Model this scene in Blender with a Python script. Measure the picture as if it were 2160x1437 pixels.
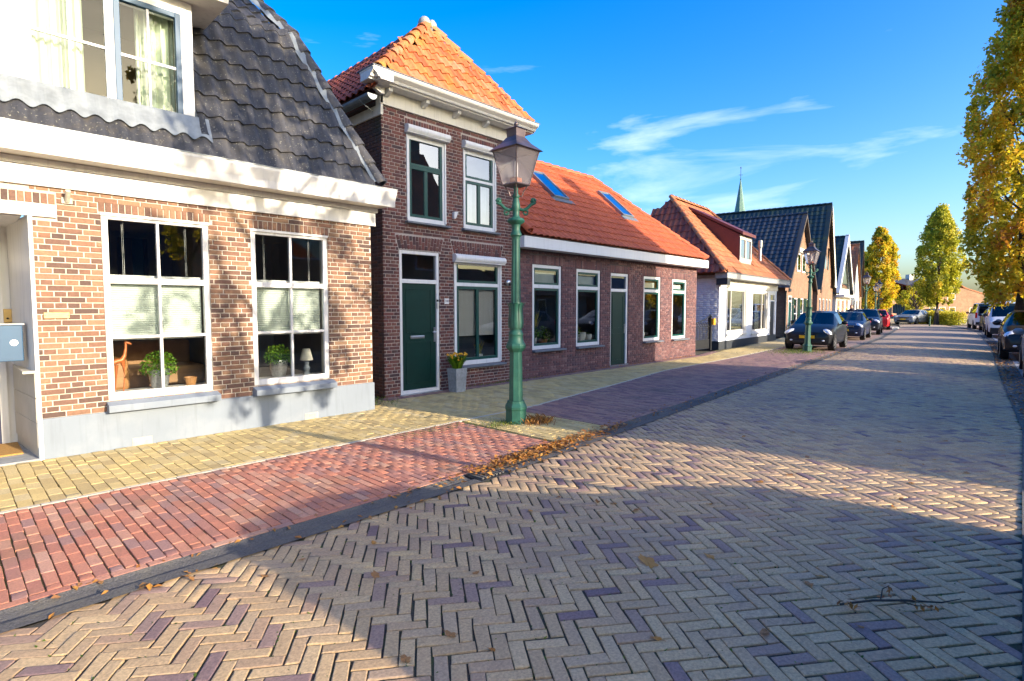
import bpy, bmesh, math, random
import numpy as np
from mathutils import Vector, Matrix
random.seed(7); RNG = np.random.default_rng(7)
sc = bpy.context.scene
COL = sc.collection
for _o in list(bpy.data.objects): bpy.data.objects.remove(_o)
R = math.radians

# ------------------------------------------------------------------ camera
CAM_H = 1.65; YAW = R(44.0); PITCH = math.atan(70 / 1160.0)
FWD = Vector((math.cos(YAW) * math.cos(PITCH), math.sin(YAW) * math.cos(PITCH), -math.sin(PITCH)))
cam = bpy.data.cameras.new('camera'); cam.sensor_width = 36.0; cam.lens = 36.0 * 1160 / 2160
cam.clip_start = 0.05; cam.clip_end = 2000
camo = bpy.data.objects.new('camera', cam); COL.objects.link(camo)
camo.location = (0, 0, CAM_H); camo.rotation_euler = FWD.to_track_quat('-Z', 'Y').to_euler()
sc.camera = camo
RIGHT = Vector((math.sin(YAW), -math.cos(YAW), 0)); UPV = RIGHT.cross(FWD)

# ------------------------------------------------------------------ sun, sky, exposure
SUN_EL = R(15.0); SUN_DX = 0.20                       # shadows run +y and drift -0.20 x per metre
_h = math.hypot(SUN_DX, 1.0)
TO_SUN = Vector((SUN_DX / _h * math.cos(SUN_EL), -1 / _h * math.cos(SUN_EL), math.sin(SUN_EL)))
sl = bpy.data.lights.new('sun', 'SUN'); sl.energy = 2.9; sl.angle = R(0.5); sl.color = (1.0, 0.85, 0.66)
slo = bpy.data.objects.new('sun', sl); COL.objects.link(slo)
slo.location = (5, -20, 20); slo.rotation_euler = TO_SUN.to_track_quat('Z', 'Y').to_euler()
world = bpy.data.worlds.new('World'); sc.world = world; world.use_nodes = True
wn = world.node_tree.nodes; wl = world.node_tree.links
for n_ in list(wn): wn.remove(n_)
w_out = wn.new('ShaderNodeOutputWorld'); w_bg = wn.new('ShaderNodeBackground'); w_bg.inputs[1].default_value = 0.15
w_sky = wn.new('ShaderNodeTexSky'); w_sky.sky_type = 'NISHITA'; w_sky.sun_disc = False
w_sky.sun_elevation = SUN_EL; w_sky.sun_rotation = math.atan2(TO_SUN.x, TO_SUN.y)
w_sky.air_density = 1.0; w_sky.dust_density = 3.0; w_sky.ozone_density = 3.0
w_hs = wn.new('ShaderNodeHueSaturation'); w_hs.inputs['Saturation'].default_value = 1.45; w_hs.inputs['Hue'].default_value = 0.514
wl.new(w_sky.outputs[0], w_hs.inputs['Color'])
w_tc = wn.new('ShaderNodeTexCoord'); w_mp = wn.new('ShaderNodeMapping'); w_mp.inputs['Scale'].default_value = (1.6, 1.6, 7.0)
w_mp.inputs['Location'].default_value = (1.9, 0.7, 0.35)
w_nz = wn.new('ShaderNodeTexNoise'); w_nz.inputs['Scale'].default_value = 1.7; w_nz.inputs['Detail'].default_value = 7; w_nz.inputs['Roughness'].default_value = 0.55
w_nz.inputs['Distortion'].default_value = 0.4
wl.new(w_tc.outputs['Generated'], w_mp.inputs[0]); wl.new(w_mp.outputs[0], w_nz.inputs['Vector'])
w_rp = wn.new('ShaderNodeValToRGB'); w_rp.color_ramp.elements[0].position = 0.585; w_rp.color_ramp.elements[1].position = 0.88
w_rp.color_ramp.elements[1].color = (0.75, 0.75, 0.75, 1)
wl.new(w_nz.outputs[0], w_rp.inputs[0])
w_mx = wn.new('ShaderNodeMix'); w_mx.data_type = 'RGBA'
wl.new(w_rp.outputs[0], w_mx.inputs[0]); wl.new(w_hs.outputs[0], w_mx.inputs[6]); w_mx.inputs[7].default_value = (3.4, 3.7, 4.3, 1)
wl.new(w_mx.outputs[2], w_bg.inputs[0]); wl.new(w_bg.outputs[0], w_out.inputs[0])
vs = sc.view_settings; vs.view_transform = 'Standard'; vs.look = 'None'; vs.exposure = 1.75; vs.gamma = 1.0; vs.use_curve_mapping = False
sc.render.engine = 'CYCLES'

# ------------------------------------------------------------------ helpers
def V(*a): return Vector(a)

class Frame:
    """wall frame: u along the wall, n outwards, z up"""
    def __init__(s, o, ang=0.0):
        s.o = Vector((o[0], o[1], o[2] if len(o) > 2 else 0)); s.ang = R(ang)
        s.u = Vector((math.cos(s.ang), math.sin(s.ang), 0)); s.n = Vector((math.sin(s.ang), -math.cos(s.ang), 0))
    def p(s, u, n, z): return s.o + s.u * u + s.n * n + Vector((0, 0, z))
    def side(s, u, n=0.0, left=True):
        """frame of a side wall through (u,n): its u runs towards the street for a left wall"""
        f = Frame((0, 0)); f.o = s.p(u, n, 0); f.u = s.n.copy() * (1 if left else -1); f.n = s.u.copy() * (-1 if left else 1); f.ang = 0
        return f

class MB:
    def __init__(s): s.v = []; s.f = []; s.t = []; s.m = []
    def add(s, vs_, fs, m=0, t=0.5):
        b = len(s.v); s.v.extend([tuple(q) for q in vs_])
        for q in fs: s.f.append(tuple(b + i for i in q)); s.t.append(t); s.m.append(m)
        return s
    def box(s, fr, u0, u1, n0, n1, z0, z1, m=0, t=0.5):
        vv = [fr.p(a, b, c) for c in (z0, z1) for b in (n0, n1) for a in (u0, u1)]
        return s.add(vv, [(0, 2, 3, 1), (4, 5, 7, 6), (0, 1, 5, 4), (2, 6, 7, 3), (0, 4, 6, 2), (1, 3, 7, 5)], m, t)
    def quad(s, a, b, c, d, m=0, t=0.5): return s.add([a, b, c, d], [(0, 1, 2, 3)], m, t)
    def poly(s, pts, m=0, t=0.5): return s.add(pts, [tuple(range(len(pts)))], m, t)
    def prism(s, fr, prof, n0, n1, m=0, t=0.5):
        """profile of (u,z) points pushed from n0 to n1"""
        k = len(prof); vv = [fr.p(a, n0, c) for a, c in prof] + [fr.p(a, n1, c) for a, c in prof]
        fs = [tuple(range(k)), tuple(range(2 * k - 1, k - 1, -1))] + [(i, k + i, k + (i + 1) % k, (i + 1) % k) for i in range(k)]
        return s.add(vv, fs, m, t)
    def extr(s, fr, prof, u0, u1, m=0, t=0.5):
        """profile of (n,z) points run along u"""
        k = len(prof); vv = [fr.p(u0, a, c) for a, c in prof] + [fr.p(u1, a, c) for a, c in prof]
        fs = [tuple(range(k)), tuple(range(2 * k - 1, k - 1, -1))] + [(i, k + i, k + (i + 1) % k, (i + 1) % k) for i in range(k)]
        return s.add(vv, fs, m, t)
    def tube(s, pts, rad, seg=8, m=0, t=0.5, cap=True):
        pts = [Vector(p) for p in pts]; n = len(pts)
        if not isinstance(rad, (list, tuple)): rad = [rad] * n
        vv = []
        for i, p in enumerate(pts):
            d = (pts[min(i + 1, n - 1)] - pts[max(i - 1, 0)])
            d = d.normalized() if d.length > 1e-9 else Vector((0, 0, 1))
            a = d.cross(Vector((0, 0, 1))); a = a.normalized() if a.length > 1e-3 else Vector((1, 0, 0)); b = a.cross(d)
            for k in range(seg):
                w = 2 * math.pi * k / seg; vv.append(p + (a * math.cos(w) + b * math.sin(w)) * rad[i])
        fs = [(i * seg + k, i * seg + (k + 1) % seg, (i + 1) * seg + (k + 1) % seg, (i + 1) * seg + k) for i in range(n - 1) for k in range(seg)]
        if cap: fs += [tuple(range(seg - 1, -1, -1)), tuple(range((n - 1) * seg, n * seg))]
        return s.add(vv, fs, m, t)
    def lathe(s, c, prof, seg=16, m=0, t=0.5, rot=0.0):
        """(r,z) profile about the vertical through c"""
        c = Vector(c); vv = []
        for r_, z_ in prof:
            for k in range(seg):
                w = 2 * math.pi * k / seg + rot; vv.append(c + Vector((r_ * math.cos(w), r_ * math.sin(w), z_)))
        n = len(prof)
        fs = [(i * seg + k, i * seg + (k + 1) % seg, (i + 1) * seg + (k + 1) % seg, (i + 1) * seg + k) for i in range(n - 1) for k in range(seg)]
        fs += [tuple(range(seg - 1, -1, -1)), tuple(range((n - 1) * seg, n * seg))]
        return s.add(vv, fs, m, t)
    def ball(s, c, r, sx=1, sy=1, sz=1, seg=10, rings=6, m=0, t=0.5):
        c = Vector(c); vv = [c + Vector((0, 0, -r * sz))]
        for i in range(1, rings):
            a = -math.pi / 2 + math.pi * i / rings
            for k in range(seg):
                w = 2 * math.pi * k / seg; vv.append(c + Vector((r * sx * math.cos(a) * math.cos(w), r * sy * math.cos(a) * math.sin(w), r * sz * math.sin(a))))
        vv.append(c + Vector((0, 0, r * sz))); e = len(vv) - 1
        fs = [(0, 1 + (k + 1) % seg, 1 + k) for k in range(seg)]
        for i in range(rings - 2):
            for k in range(seg):
                a = 1 + i * seg; fs.append((a + k, a + (k + 1) % seg, a + seg + (k + 1) % seg, a + seg + k))
        a = 1 + (rings - 2) * seg; fs += [(a + k, a + (k + 1) % seg, e) for k in range(seg)]
        return s.add(vv, fs, m, t)
    def mesh(s, name, mats, smooth=None, fix=True):
        me = bpy.data.meshes.new(name); me.from_pydata(s.v, [], s.f)
        for q in (mats if isinstance(mats, (list, tuple)) else [mats]): me.materials.append(M[q] if isinstance(q, str) else q)
        if any(s.m): me.polygons.foreach_set('material_index', s.m)
        if any(abs(q - 0.5) > 1e-6 for q in s.t):
            a = me.attributes.new('tint', 'FLOAT', 'FACE'); a.data.foreach_set('value', s.t)
        if fix and len(s.f) < 6000:
            bm = bmesh.new(); bm.from_mesh(me); bmesh.ops.recalc_face_normals(bm, faces=bm.faces); bm.to_mesh(me); bm.free()
        if smooth is not None:
            me.polygons.foreach_set('use_smooth', [True] * len(me.polygons)); me.set_sharp_from_angle(angle=R(smooth))
        me.update(); return me
    def build(s, name, mats, parent=None, smooth=None, bevel=0, fix=True):
        return put(name, s.mesh(name, mats, smooth, fix), parent, bevel=bevel)

def put(name, me, parent=None, mat4=None, bevel=0):
    o = bpy.data.objects.new(name, me); COL.objects.link(o)
    if parent is not None: attach(o, parent)
    if mat4 is not None: o.matrix_basis = mat4
    if bevel:
        b = o.modifiers.new('bevel', 'BEVEL'); b.width = bevel; b.segments = 2; b.limit_method = 'ANGLE'; b.angle_limit = R(40)
    return o

PINV = {}
def attach(o, parent):
    o.parent = parent; o.matrix_parent_inverse = PINV.get(parent.name, Matrix.Identity(4))
    PINV[o.name] = Matrix.Identity(4)

def thing(name, label, cat, loc=(0, 0, 0), group=None):
    """Empty at the base; children are given in world coordinates"""
    o = bpy.data.objects.new(name, None); COL.objects.link(o); o.location = loc; o.empty_display_size = 0.3
    PINV[o.name] = Matrix.Translation(-Vector(loc)); return tag(o, label, cat, group)
def tag(o, label=None, cat=None, group=None, kind=None):
    if label: o['label'] = label
    if cat: o['category'] = cat
    if group: o['group'] = group
    if kind: o['kind'] = kind
    return o
def copy_thing(root, loc, rotz=0.0, label=None, group=None, scale=1.0):
    c = root.copy(); COL.objects.link(c); c.location = loc; c.rotation_euler = (0, 0, rotz); c.scale = (scale,) * 3 if not isinstance(scale, tuple) else scale
    if label: c['label'] = label
    if group: c['group'] = group
    def rec(a, b):
        for ch in list(a.children):
            d = ch.copy(); COL.objects.link(d); d.parent = b; d.matrix_parent_inverse = ch.matrix_parent_inverse.copy(); rec(ch, d)
    rec(root, c); return c

def proj(p):
    v = Vector(p) - Vector((0, 0, CAM_H)); z = v.dot(FWD)
    if z < 0.1: return None
    return 1080 + 1160 * v.dot(RIGHT) / z, 718.5 - 1160 * v.dot(UPV) / z, z
def score(p, size):
    q = proj(p)
    if q is None or not (-60 < q[0] < 2220 and -60 < q[1] < 1500): return -1.0 / (1 + (Vector(p)).length)
    return size * 1160 / q[2]

# small solid: chamfered block, top face up (+z), used for bricks and pavers
_bk = {}
def block_mesh(name, w, h, d, mat, var, ch=0.004, wob=0.0, cv=None):
    cv = ch if cv is None else cv
    key = (name, round(w, 3), round(h, 3), d, mat, var)
    if key in _bk: return _bk[key]
    rr = random.Random(hash(key[1:3]) + var * 77)
    x, y = w / 2, h / 2; j = lambda: rr.uniform(-wob, wob)
    vv = [(-x, -y, -d), (x, -y, -d), (x, y, -d), (-x, y, -d)]
    vv += [(-x + j(), -y + j(), -cv), (x + j(), -y + j(), -cv), (x + j(), y + j(), -cv), (-x + j(), y + j(), -cv)]
    vv += [(a + (ch if a < 0 else -ch), b + (ch if b < 0 else -ch), 0.0 + rr.uniform(-wob, wob) * .3) for a, b, _ in vv[4:8]]
    fs = [(0, 1, 5, 4), (1, 2, 6, 5), (2, 3, 7, 6), (3, 0, 4, 7), (4, 5, 9, 8), (5, 6, 10, 9), (6, 7, 11, 10), (7, 4, 8, 11), (8, 9, 10, 11)]
    me = bpy.data.meshes.new(name); me.from_pydata(vv, [], fs); me.materials.append(M[mat])
    a = me.attributes.new('tint', 'FLOAT', 'FACE'); a.data.foreach_set('value', [rr.random()] * len(fs)); me.update()
    _bk[key] = me; return me

def blocks(parent, name, mat, items, n_obj=300, d=0.03, ch=0.004, wob=0.001, minpx=9.0, stuff_name=None, cv=None):
    """items: (centre of outer face, u, v, n, w, h). The largest in view become objects, the rest one stuff mesh."""
    sc_ = [score(it[0], max(it[4], it[5])) for it in items]
    order = sorted(range(len(items)), key=lambda i: -sc_[i])
    own = [i for i in order[:n_obj] if sc_[i] >= minpx]; owns = set(own)
    for c_, i in enumerate(own):
        p, u, v, n, w, h = items[i][:6]
        me = block_mesh(name, round(w, 2) if w > .05 else round(w, 3), round(h, 2) if h > .05 else round(h, 3), d, mat, c_ % 9, ch, wob, cv)
        rw = w / (round(w, 2) if w > .05 else round(w, 3)); rh = h / (round(h, 2) if h > .05 else round(h, 3))
        u2, v2 = u * rw, v * rh
        m4 = Matrix(((u2.x, v2.x, n.x, p.x), (u2.y, v2.y, n.y, p.y), (u2.z, v2.z, n.z, p.z), (0, 0, 0, 1)))
        put(name, me, parent, m4)
    rest = [i for i in range(len(items)) if i not in owns]
    if rest:
        K = len(rest)
        P_ = np.array([items[i][0] for i in rest]); U_ = np.array([items[i][1] for i in rest]); V_ = np.array([items[i][2] for i in rest]); N_ = np.array([items[i][3] for i in rest])
        w = np.array([items[i][4] for i in rest])[:, None] / 2; h = np.array([items[i][5] for i in rest])[:, None] / 2
        vs_ = np.zeros((K, 12, 3)); sg = [(-1, -1), (1, -1), (1, 1), (-1, 1)]
        for a, (sx, sy) in enumerate(sg):
            vs_[:, a] = P_ + U_ * w * sx + V_ * h * sy - N_ * d
            vs_[:, 4 + a] = P_ + U_ * w * sx + V_ * h * sy - N_ * (ch if cv is None else cv) + U_ * RNG.uniform(-wob, wob, (K, 1)) + V_ * RNG.uniform(-wob, wob, (K, 1))
            vs_[:, 8 + a] = P_ + U_ * (w - ch) * sx + V_ * (h - ch) * sy
        fs = np.array([(0, 1, 5, 4), (1, 2, 6, 5), (2, 3, 7, 6), (3, 0, 4, 7), (4, 5, 9, 8), (5, 6, 10, 9), (6, 7, 11, 10), (7, 4, 8, 11), (8, 9, 10, 11)])
        F_ = (fs[None] + (np.arange(K) * 12)[:, None, None]).reshape(-1, 4)
        o = np_mesh(stuff_name or name, vs_.reshape(-1, 3), F_, mat, parent, np.repeat(RNG.random(K), 9))
        o['kind'] = 'stuff'
    return len(own)

def np_mesh(name, verts, faces, mat, parent=None, tint=None):
    me = bpy.data.meshes.new(name); nv, nf, k = len(verts), len(faces), faces.shape[1]
    me.vertices.add(nv); me.vertices.foreach_set('co', np.ascontiguousarray(verts, dtype=np.float32).ravel())
    me.loops.add(nf * k); me.loops.foreach_set('vertex_index', np.ascontiguousarray(faces, dtype=np.int32).ravel())
    me.polygons.add(nf); me.polygons.foreach_set('loop_start', np.arange(0, nf * k, k, dtype=np.int32))
    me.materials.append(M[mat])
    if tint is not None:
        a = me.attributes.new('tint', 'FLOAT', 'FACE'); a.data.foreach_set('value', np.ascontiguousarray(tint, dtype=np.float32))
    me.update(calc_edges=True); return put(name, me, parent)

def text_mesh(name, body, size, mat, mat4, parent):
    cu = bpy.data.curves.new(name, 'FONT'); cu.body = body; cu.size = size; cu.align_x = 'CENTER'; cu.align_y = 'CENTER'; cu.extrude = 0.001
    t = bpy.data.objects.new(name, cu); COL.objects.link(t)
    dg = bpy.context.evaluated_depsgraph_get(); me = bpy.data.meshes.new_from_object(t.evaluated_get(dg))
    bpy.data.objects.remove(t); me.materials.clear(); me.materials.append(M[mat]); return put(name, me, parent, mat4)

# ------------------------------------------------------------------ materials
M = {}
def _mat(name):
    m = bpy.data.materials.new(name); m.use_nodes = True; M[name] = m
    nt = m.node_tree; return m, nt, nt.nodes, nt.links, nt.nodes['Principled BSDF']
def _noise(nt, scale, detail=4, rough=0.55, world=True):
    g = nt.nodes.new('ShaderNodeNewGeometry'); n = nt.nodes.new('ShaderNodeTexNoise')
    n.inputs['Scale'].default_value = scale; n.inputs['Detail'].default_value = detail; n.inputs['Roughness'].default_value = rough
    nt.links.new(g.outputs['Position'], n.inputs['Vector']); return n
def _ramp(nt, cols, pos=None, interp='LINEAR'):
    r = nt.nodes.new('ShaderNodeValToRGB'); cr = r.color_ramp; cr.interpolation = interp
    while len(cr.elements) < len(cols): cr.elements.new(0.5)
    for i, c in enumerate(cols):
        cr.elements[i].position = pos[i] if pos else i / (len(cols) - 1); cr.elements[i].color = (*c, 1)
    return r
def _mixc(nt, fac, a, b, mode='MIX'):
    x = nt.nodes.new('ShaderNodeMix'); x.data_type = 'RGBA'; x.blend_type = mode
    for i, v in ((0, fac), (6, a), (7, b)):
        if hasattr(v, 'is_output'): nt.links.new(v, x.inputs[i])
        elif i == 0: x.inputs[0].default_value = v
        else: x.inputs[i].default_value = (*v, 1)
    return x.outputs[2]
def _bump(nt, bsdf, h, strength=0.3, dist=0.01):
    b = nt.nodes.new('ShaderNodeBump'); b.inputs['Strength'].default_value = strength; b.inputs['Distance'].default_value = dist
    nt.links.new(h, b.inputs['Height']); nt.links.new(b.outputs[0], bsdf.inputs['Normal'])

def mat_pieces(name, cols, pos=None, grain=60.0, rough=0.85, stain=(0.05, 0.05, 0.03), stain_amt=0.35, stain_scale=3.0, bump=0.35, spots=None, jitter=0.25):
    """clay pieces: colour by the piece's own tint, grain, blotchy dirt, optional pale or lichen spots"""
    m, nt, N, L, b = _mat(name)
    at = N.new('ShaderNodeAttribute'); at.attribute_name = 'tint'
    oi = N.new('ShaderNodeObjectInfo'); ma = N.new('ShaderNodeMath'); ma.operation = 'ADD'
    L.new(at.outputs['Fac'], ma.inputs[0]); L.new(oi.outputs['Random'], ma.inputs[1])
    fr = N.new('ShaderNodeMath'); fr.operation = 'FRACT'; L.new(ma.outputs[0], fr.inputs[0])
    r = _ramp(nt, cols, pos); L.new(fr.outputs[0], r.inputs[0])
    g = _noise(nt, grain, 5, 0.65); gr_ = _ramp(nt, [(1 - jitter,) * 3, (1 + jitter * .6,) * 3], [0.3, 0.7]); L.new(g.outputs[0], gr_.inputs[0])
    c = _mixc(nt, 1.0, r.outputs[0], gr_.outputs[0], 'MULTIPLY')
    s = _noise(nt, stain_scale, 5, 0.6); sr = _ramp(nt, [(0, 0, 0), (stain_amt,) * 3], [0.5, 0.72]); L.new(s.outputs[0], sr.inputs[0])
    c = _mixc(nt, sr.outputs[0], c, stain)
    if spots:
        sp = _noise(nt, spots[0], 3, 0.6); spr = _ramp(nt, [(0, 0, 0), (spots[3],) * 3], [spots[1], spots[1] + 0.06]); L.new(sp.outputs[0], spr.inputs[0])
        c = _mixc(nt, spr.outputs[0], c, spots[2])
    L.new(c, b.inputs['Base Color']); b.inputs['Roughness'].default_value = rough
    _bump(nt, b, g.outputs[0], bump, 0.004); return m
def mat_plain(name, col, rough=0.6, metal=0.0, var=0.12, scale=6.0, bump=0.0, dirt=None, spec=None, coat=0.0, streak=0.0):
    m, nt, N, L, b = _mat(name)
    n = _noise(nt, scale, 6, 0.6); r = _ramp(nt, [tuple(max(0, q * (1 - var)) for q in col), tuple(min(1, q * (1 + var)) for q in col)], [0.3, 0.7]); L.new(n.outputs[0], r.inputs[0])
    c = r.outputs[0]
    if dirt:
        d = _noise(nt, dirt[0], 6, 0.65); dr = _ramp(nt, [(0, 0, 0), (dirt[2],) * 3], [0.48, 0.75]); L.new(d.outputs[0], dr.inputs[0]); c = _mixc(nt, dr.outputs[0], c, dirt[1])
    if streak:
        g = N.new('ShaderNodeNewGeometry'); mp = N.new('ShaderNodeMapping'); mp.inputs['Scale'].default_value = (9, 9, .7); L.new(g.outputs['Position'], mp.inputs[0]); sn = N.new('ShaderNodeTexNoise'); sn.inputs['Scale'].default_value = 2.2; sn.inputs['Detail'].default_value = 6; L.new(mp.outputs[0], sn.inputs['Vector'])
        sr = _ramp(nt, [(0, 0, 0), (streak,) * 3], [.52, .74]); L.new(sn.outputs[0], sr.inputs[0]); c = _mixc(nt, sr.outputs[0], c, tuple(q * .55 for q in col))
    L.new(c, b.inputs['Base Color']); b.inputs['Roughness'].default_value = rough; b.inputs['Metallic'].default_value = metal
    if spec is not None: b.inputs['Specular IOR Level'].default_value = spec
    if coat: b.inputs['Coat Weight'].default_value = coat; b.inputs['Coat Roughness'].default_value = 0.03
    if bump: _bump(nt, b, n.outputs[0], bump, 0.01)
    return m
def mat_brickwall(name, cols, mortar, bw=0.21, bh=0.0625, scale=1.0):
    """far brickwork: courses drawn by the material only where they are too small to build"""
    m, nt, N, L, b = _mat(name)
    tc = N.new('ShaderNodeUVMap'); br = N.new('ShaderNodeTexBrick'); br.inputs['Scale'].default_value = 1.0
    br.inputs['Brick Width'].default_value = bw; br.inputs['Row Height'].default_value = bh; br.inputs['Mortar Size'].default_value = 0.006
    br.inputs['Color1'].default_value = (*cols[0], 1); br.inputs['Color2'].default_value = (*cols[1], 1); br.inputs['Mortar'].default_value = (*mortar, 1); br.inputs['Bias'].default_value = -0.1
    L.new(tc.outputs[0], br.inputs['Vector'])
    n = _noise(nt, 2.0, 6); r = _ramp(nt, [(0.75,) * 3, (1.15,) * 3], [0.3, 0.7]); L.new(n.outputs[0], r.inputs[0])
    c = _mixc(nt, 1.0, br.outputs[0], r.outputs[0], 'MULTIPLY'); L.new(c, b.inputs['Base Color']); b.inputs['Roughness'].default_value = 0.9; return m
def mat_glass(name, tint=(0.86, 0.9, 0.9), refl=1.9, base=0.03, rough=0.0):
    m, nt, N, L, b = _mat(name); N.remove(b); out = N['Material Output']
    t = N.new('ShaderNodeBsdfTransparent'); t.inputs[0].default_value = (*tint, 1)
    g = N.new('ShaderNodeBsdfGlossy'); g.inputs['Roughness'].default_value = rough; g.inputs[0].default_value = (0.95, 0.97, 1, 1)
    f = N.new('ShaderNodeFresnel'); f.inputs[0].default_value = 1.5; ma = N.new('ShaderNodeMath'); ma.operation = 'MULTIPLY_ADD'; ma.use_clamp = True
    ma.inputs[1].default_value = refl; ma.inputs[2].default_value = base; L.new(f.outputs[0], ma.inputs[0])
    n = _noise(nt, 1.3, 2); bp = N.new('ShaderNodeBump'); bp.inputs['Strength'].default_value = 0.015; bp.inputs['Distance'].default_value = 0.05
    L.new(n.outputs[0], bp.inputs['Height']); L.new(bp.outputs[0], g.inputs['Normal'])
    x = N.new('ShaderNodeMixShader'); L.new(ma.outputs[0], x.inputs[0]); L.new(t.outputs[0], x.inputs[1]); L.new(g.outputs[0], x.inputs[2]); L.new(x.outputs[0], out.inputs[0]); return m
def mat_leaf(name, cols, pos=None, trans=0.35):
    m, nt, N, L, b = _mat(name)
    at = N.new('ShaderNodeAttribute'); at.attribute_name = 'tint'; r = _ramp(nt, cols, pos); L.new(at.outputs['Fac'], r.inputs[0])
    L.new(r.outputs[0], b.inputs['Base Color']); b.inputs['Roughness'].default_value = 0.6
    tr = N.new('ShaderNodeBsdfTranslucent'); L.new(r.outputs[0], tr.inputs[0]); x = N.new('ShaderNodeMixShader'); x.inputs[0].default_value = trans
    out = N['Material Output']; L.new(b.outputs[0], x.inputs[1]); L.new(tr.outputs[0], x.inputs[2]); L.new(x.outputs[0], out.inputs[0]); return m

mat_pieces('brick_tan', [(.09, .055, .045), (.16, .085, .06), (.23, .115, .07), (.28, .165, .095), (.23, .14, .085)], [0, .2, .5, .8, 1], grain=55, stain=(.08, .05, .035), stain_amt=.4, stain_scale=1.6)
mat_pieces('brick_dark', [(.06, .035, .04), (.12, .045, .042), (.165, .058, .05), (.18, .085, .065)], grain=55, stain=(.04, .03, .035), stain_amt=.4, stain_scale=1.8)
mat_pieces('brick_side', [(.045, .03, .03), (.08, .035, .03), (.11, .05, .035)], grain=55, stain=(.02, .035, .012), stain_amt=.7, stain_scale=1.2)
mat_pieces('brick_purple', [(.085, .045, .055), (.13, .058, .062), (.17, .075, .072), (.23, .125, .12)], [0, .35, .8, 1], grain=50, stain=(.16, .12, .13), stain_amt=.25, stain_scale=2.2, spots=(26, .64, (.5, .44, .44), .7))
mat_pieces('paver_road', [(.20, .125, .125), (.30, .195, .16), (.42, .275, .165), (.54, .375, .195), (.46, .31, .165), (.58, .41, .215), (.42, .295, .185)], [0, .045, .16, .45, .65, .88, 1], jitter=.36, grain=70, rough=.62, stain=(.19, .15, .135), stain_amt=.5, stain_scale=.7, bump=.45)
mat_pieces('paver_red', [(.34, .19, .16), (.42, .17, .115), (.52, .20, .12), (.52, .29, .20)], grain=70, stain=(.17, .13, .06), stain_amt=.45, stain_scale=1.6, bump=.4)
mat_pieces('paver_yellow', [(.44, .33, .15), (.56, .42, .17), (.62, .47, .19), (.56, .45, .23)], grain=70, stain=(.22, .18, .09), stain_amt=.4, stain_scale=1.5, bump=.35)
mat_pieces('paver_purple', [(.19, .11, .12), (.28, .155, .14), (.33, .21, .165), (.36, .20, .165)], grain=70, stain=(.10, .085, .075), stain_amt=.5, stain_scale=1.2, bump=.4)
mat_pieces('tile_black', [(.028, .03, .037), (.042, .043, .05), (.06, .059, .062)], grain=30, rough=.62, stain=(.12, .095, .05), stain_amt=.35, stain_scale=5, spots=(38, .63, (.30, .29, .22), .8), bump=.4)
mat_pieces('tile_green', [(.014, .024, .028), (.02, .032, .036), (.024, .036, .028)], grain=20, rough=.35, stain=(.06, .08, .02), stain_amt=.5, stain_scale=.9, bump=.2)
mat_pieces('tile_slate', [(.02, .026, .04), (.03, .035, .05), (.045, .05, .062)], grain=20, rough=.5, stain=(.07, .075, .05), stain_amt=.4, stain_scale=1.2, spots=(22, .68, (.3, .3, .28), .7), bump=.2)
mat_pieces('tile_orange', [(.34, .085, .03), (.46, .13, .04), (.52, .17, .05), (.40, .19, .10)], grain=18, rough=.75, stain=(.42, .20, .02), stain_amt=.75, stain_scale=2.4, spots=(7, .64, (.16, .13, .085), .75), bump=.3)
mat_pieces('tile_red', [(.20, .045, .025), (.27, .06, .03), (.31, .085, .04)], grain=18, rough=.7, stain=(.10, .05, .035), stain_amt=.4, stain_scale=2.5, bump=.25)  # row-house roof red; also paints shade into two side slopes of orange roofs
mat_pieces('tile_new', [(.40, .082, .028), (.45, .10, .034), (.50, .118, .04)], grain=14, rough=.7, stain=(.35, .10, .05), stain_amt=.3, stain_scale=2, bump=.2)
mat_pieces('tile_old', [(.32, .11, .055), (.44, .145, .06), (.52, .20, .085)], grain=14, rough=.8, stain=(.13, .10, .05), stain_amt=.5, stain_scale=2, bump=.3)
mat_plain('mortar_pale', (.52, .46, .38), .95, bump=.3, scale=60, dirt=(2.0, (.25, .2, .14), .35))
mat_plain('mortar_grey', (.40, .35, .32), .95, bump=.3, scale=60, dirt=(1.5, (.15, .13, .10), .5))
mat_plain('mortar_dark', (.10, .075, .075), .95, bump=.3, scale=60, dirt=(3.0, (.35, .3, .28), .3))
mat_plain('joint_sand', (.06, .05, .038), 1.0, bump=.6, scale=90, var=.4, dirt=(5.0, (.07, .10, .016), .8))
mat_plain('joint_moss', (.13, .105, .045), 1.0, bump=.6, scale=90, var=.4, dirt=(3.0, (.10, .13, .02), .8))
mat_plain('plinth_paint', (.19, .225, .265), .75, var=.06, scale=2, dirt=(1.2, (.36, .38, .40), .4), bump=.05, streak=.35)
mat_plain('white_paint', (.66, .65, .62), .5, streak=.4, var=.03, scale=3, dirt=(1.5, (.62, .58, .48), .25))
mat_plain('white_clean', (.68, .68, .68), .45, streak=.25, var=.02, scale=3)
mat_plain('cream_paint', (.60, .57, .50), .55, streak=.35, var=.04, scale=3, dirt=(2, (.5, .46, .38), .3))
mat_plain('lead', (.24, .265, .275), .5, .3, var=.2, scale=6, bump=.2, dirt=(3, (.36, .39, .39), .5))
mat_plain('zinc', (.22, .25, .27), .45, .5, var=.2, scale=5)
mat_plain('slate_sill', (.12, .14, .17), .6, var=.15, scale=8)
mat_plain('green_paint', (.004, .055, .045), .32, var=.1, scale=5, spec=.4)
mat_plain('door_green', (.002, .028, .022), .38, var=.12, scale=4, spec=.35)
mat_plain('blue_paint', (.018, .07, .14), .5, var=.08, scale=4)
mat_plain('navy_paint', (.01, .018, .06), .35, var=.1, scale=4)
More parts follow.
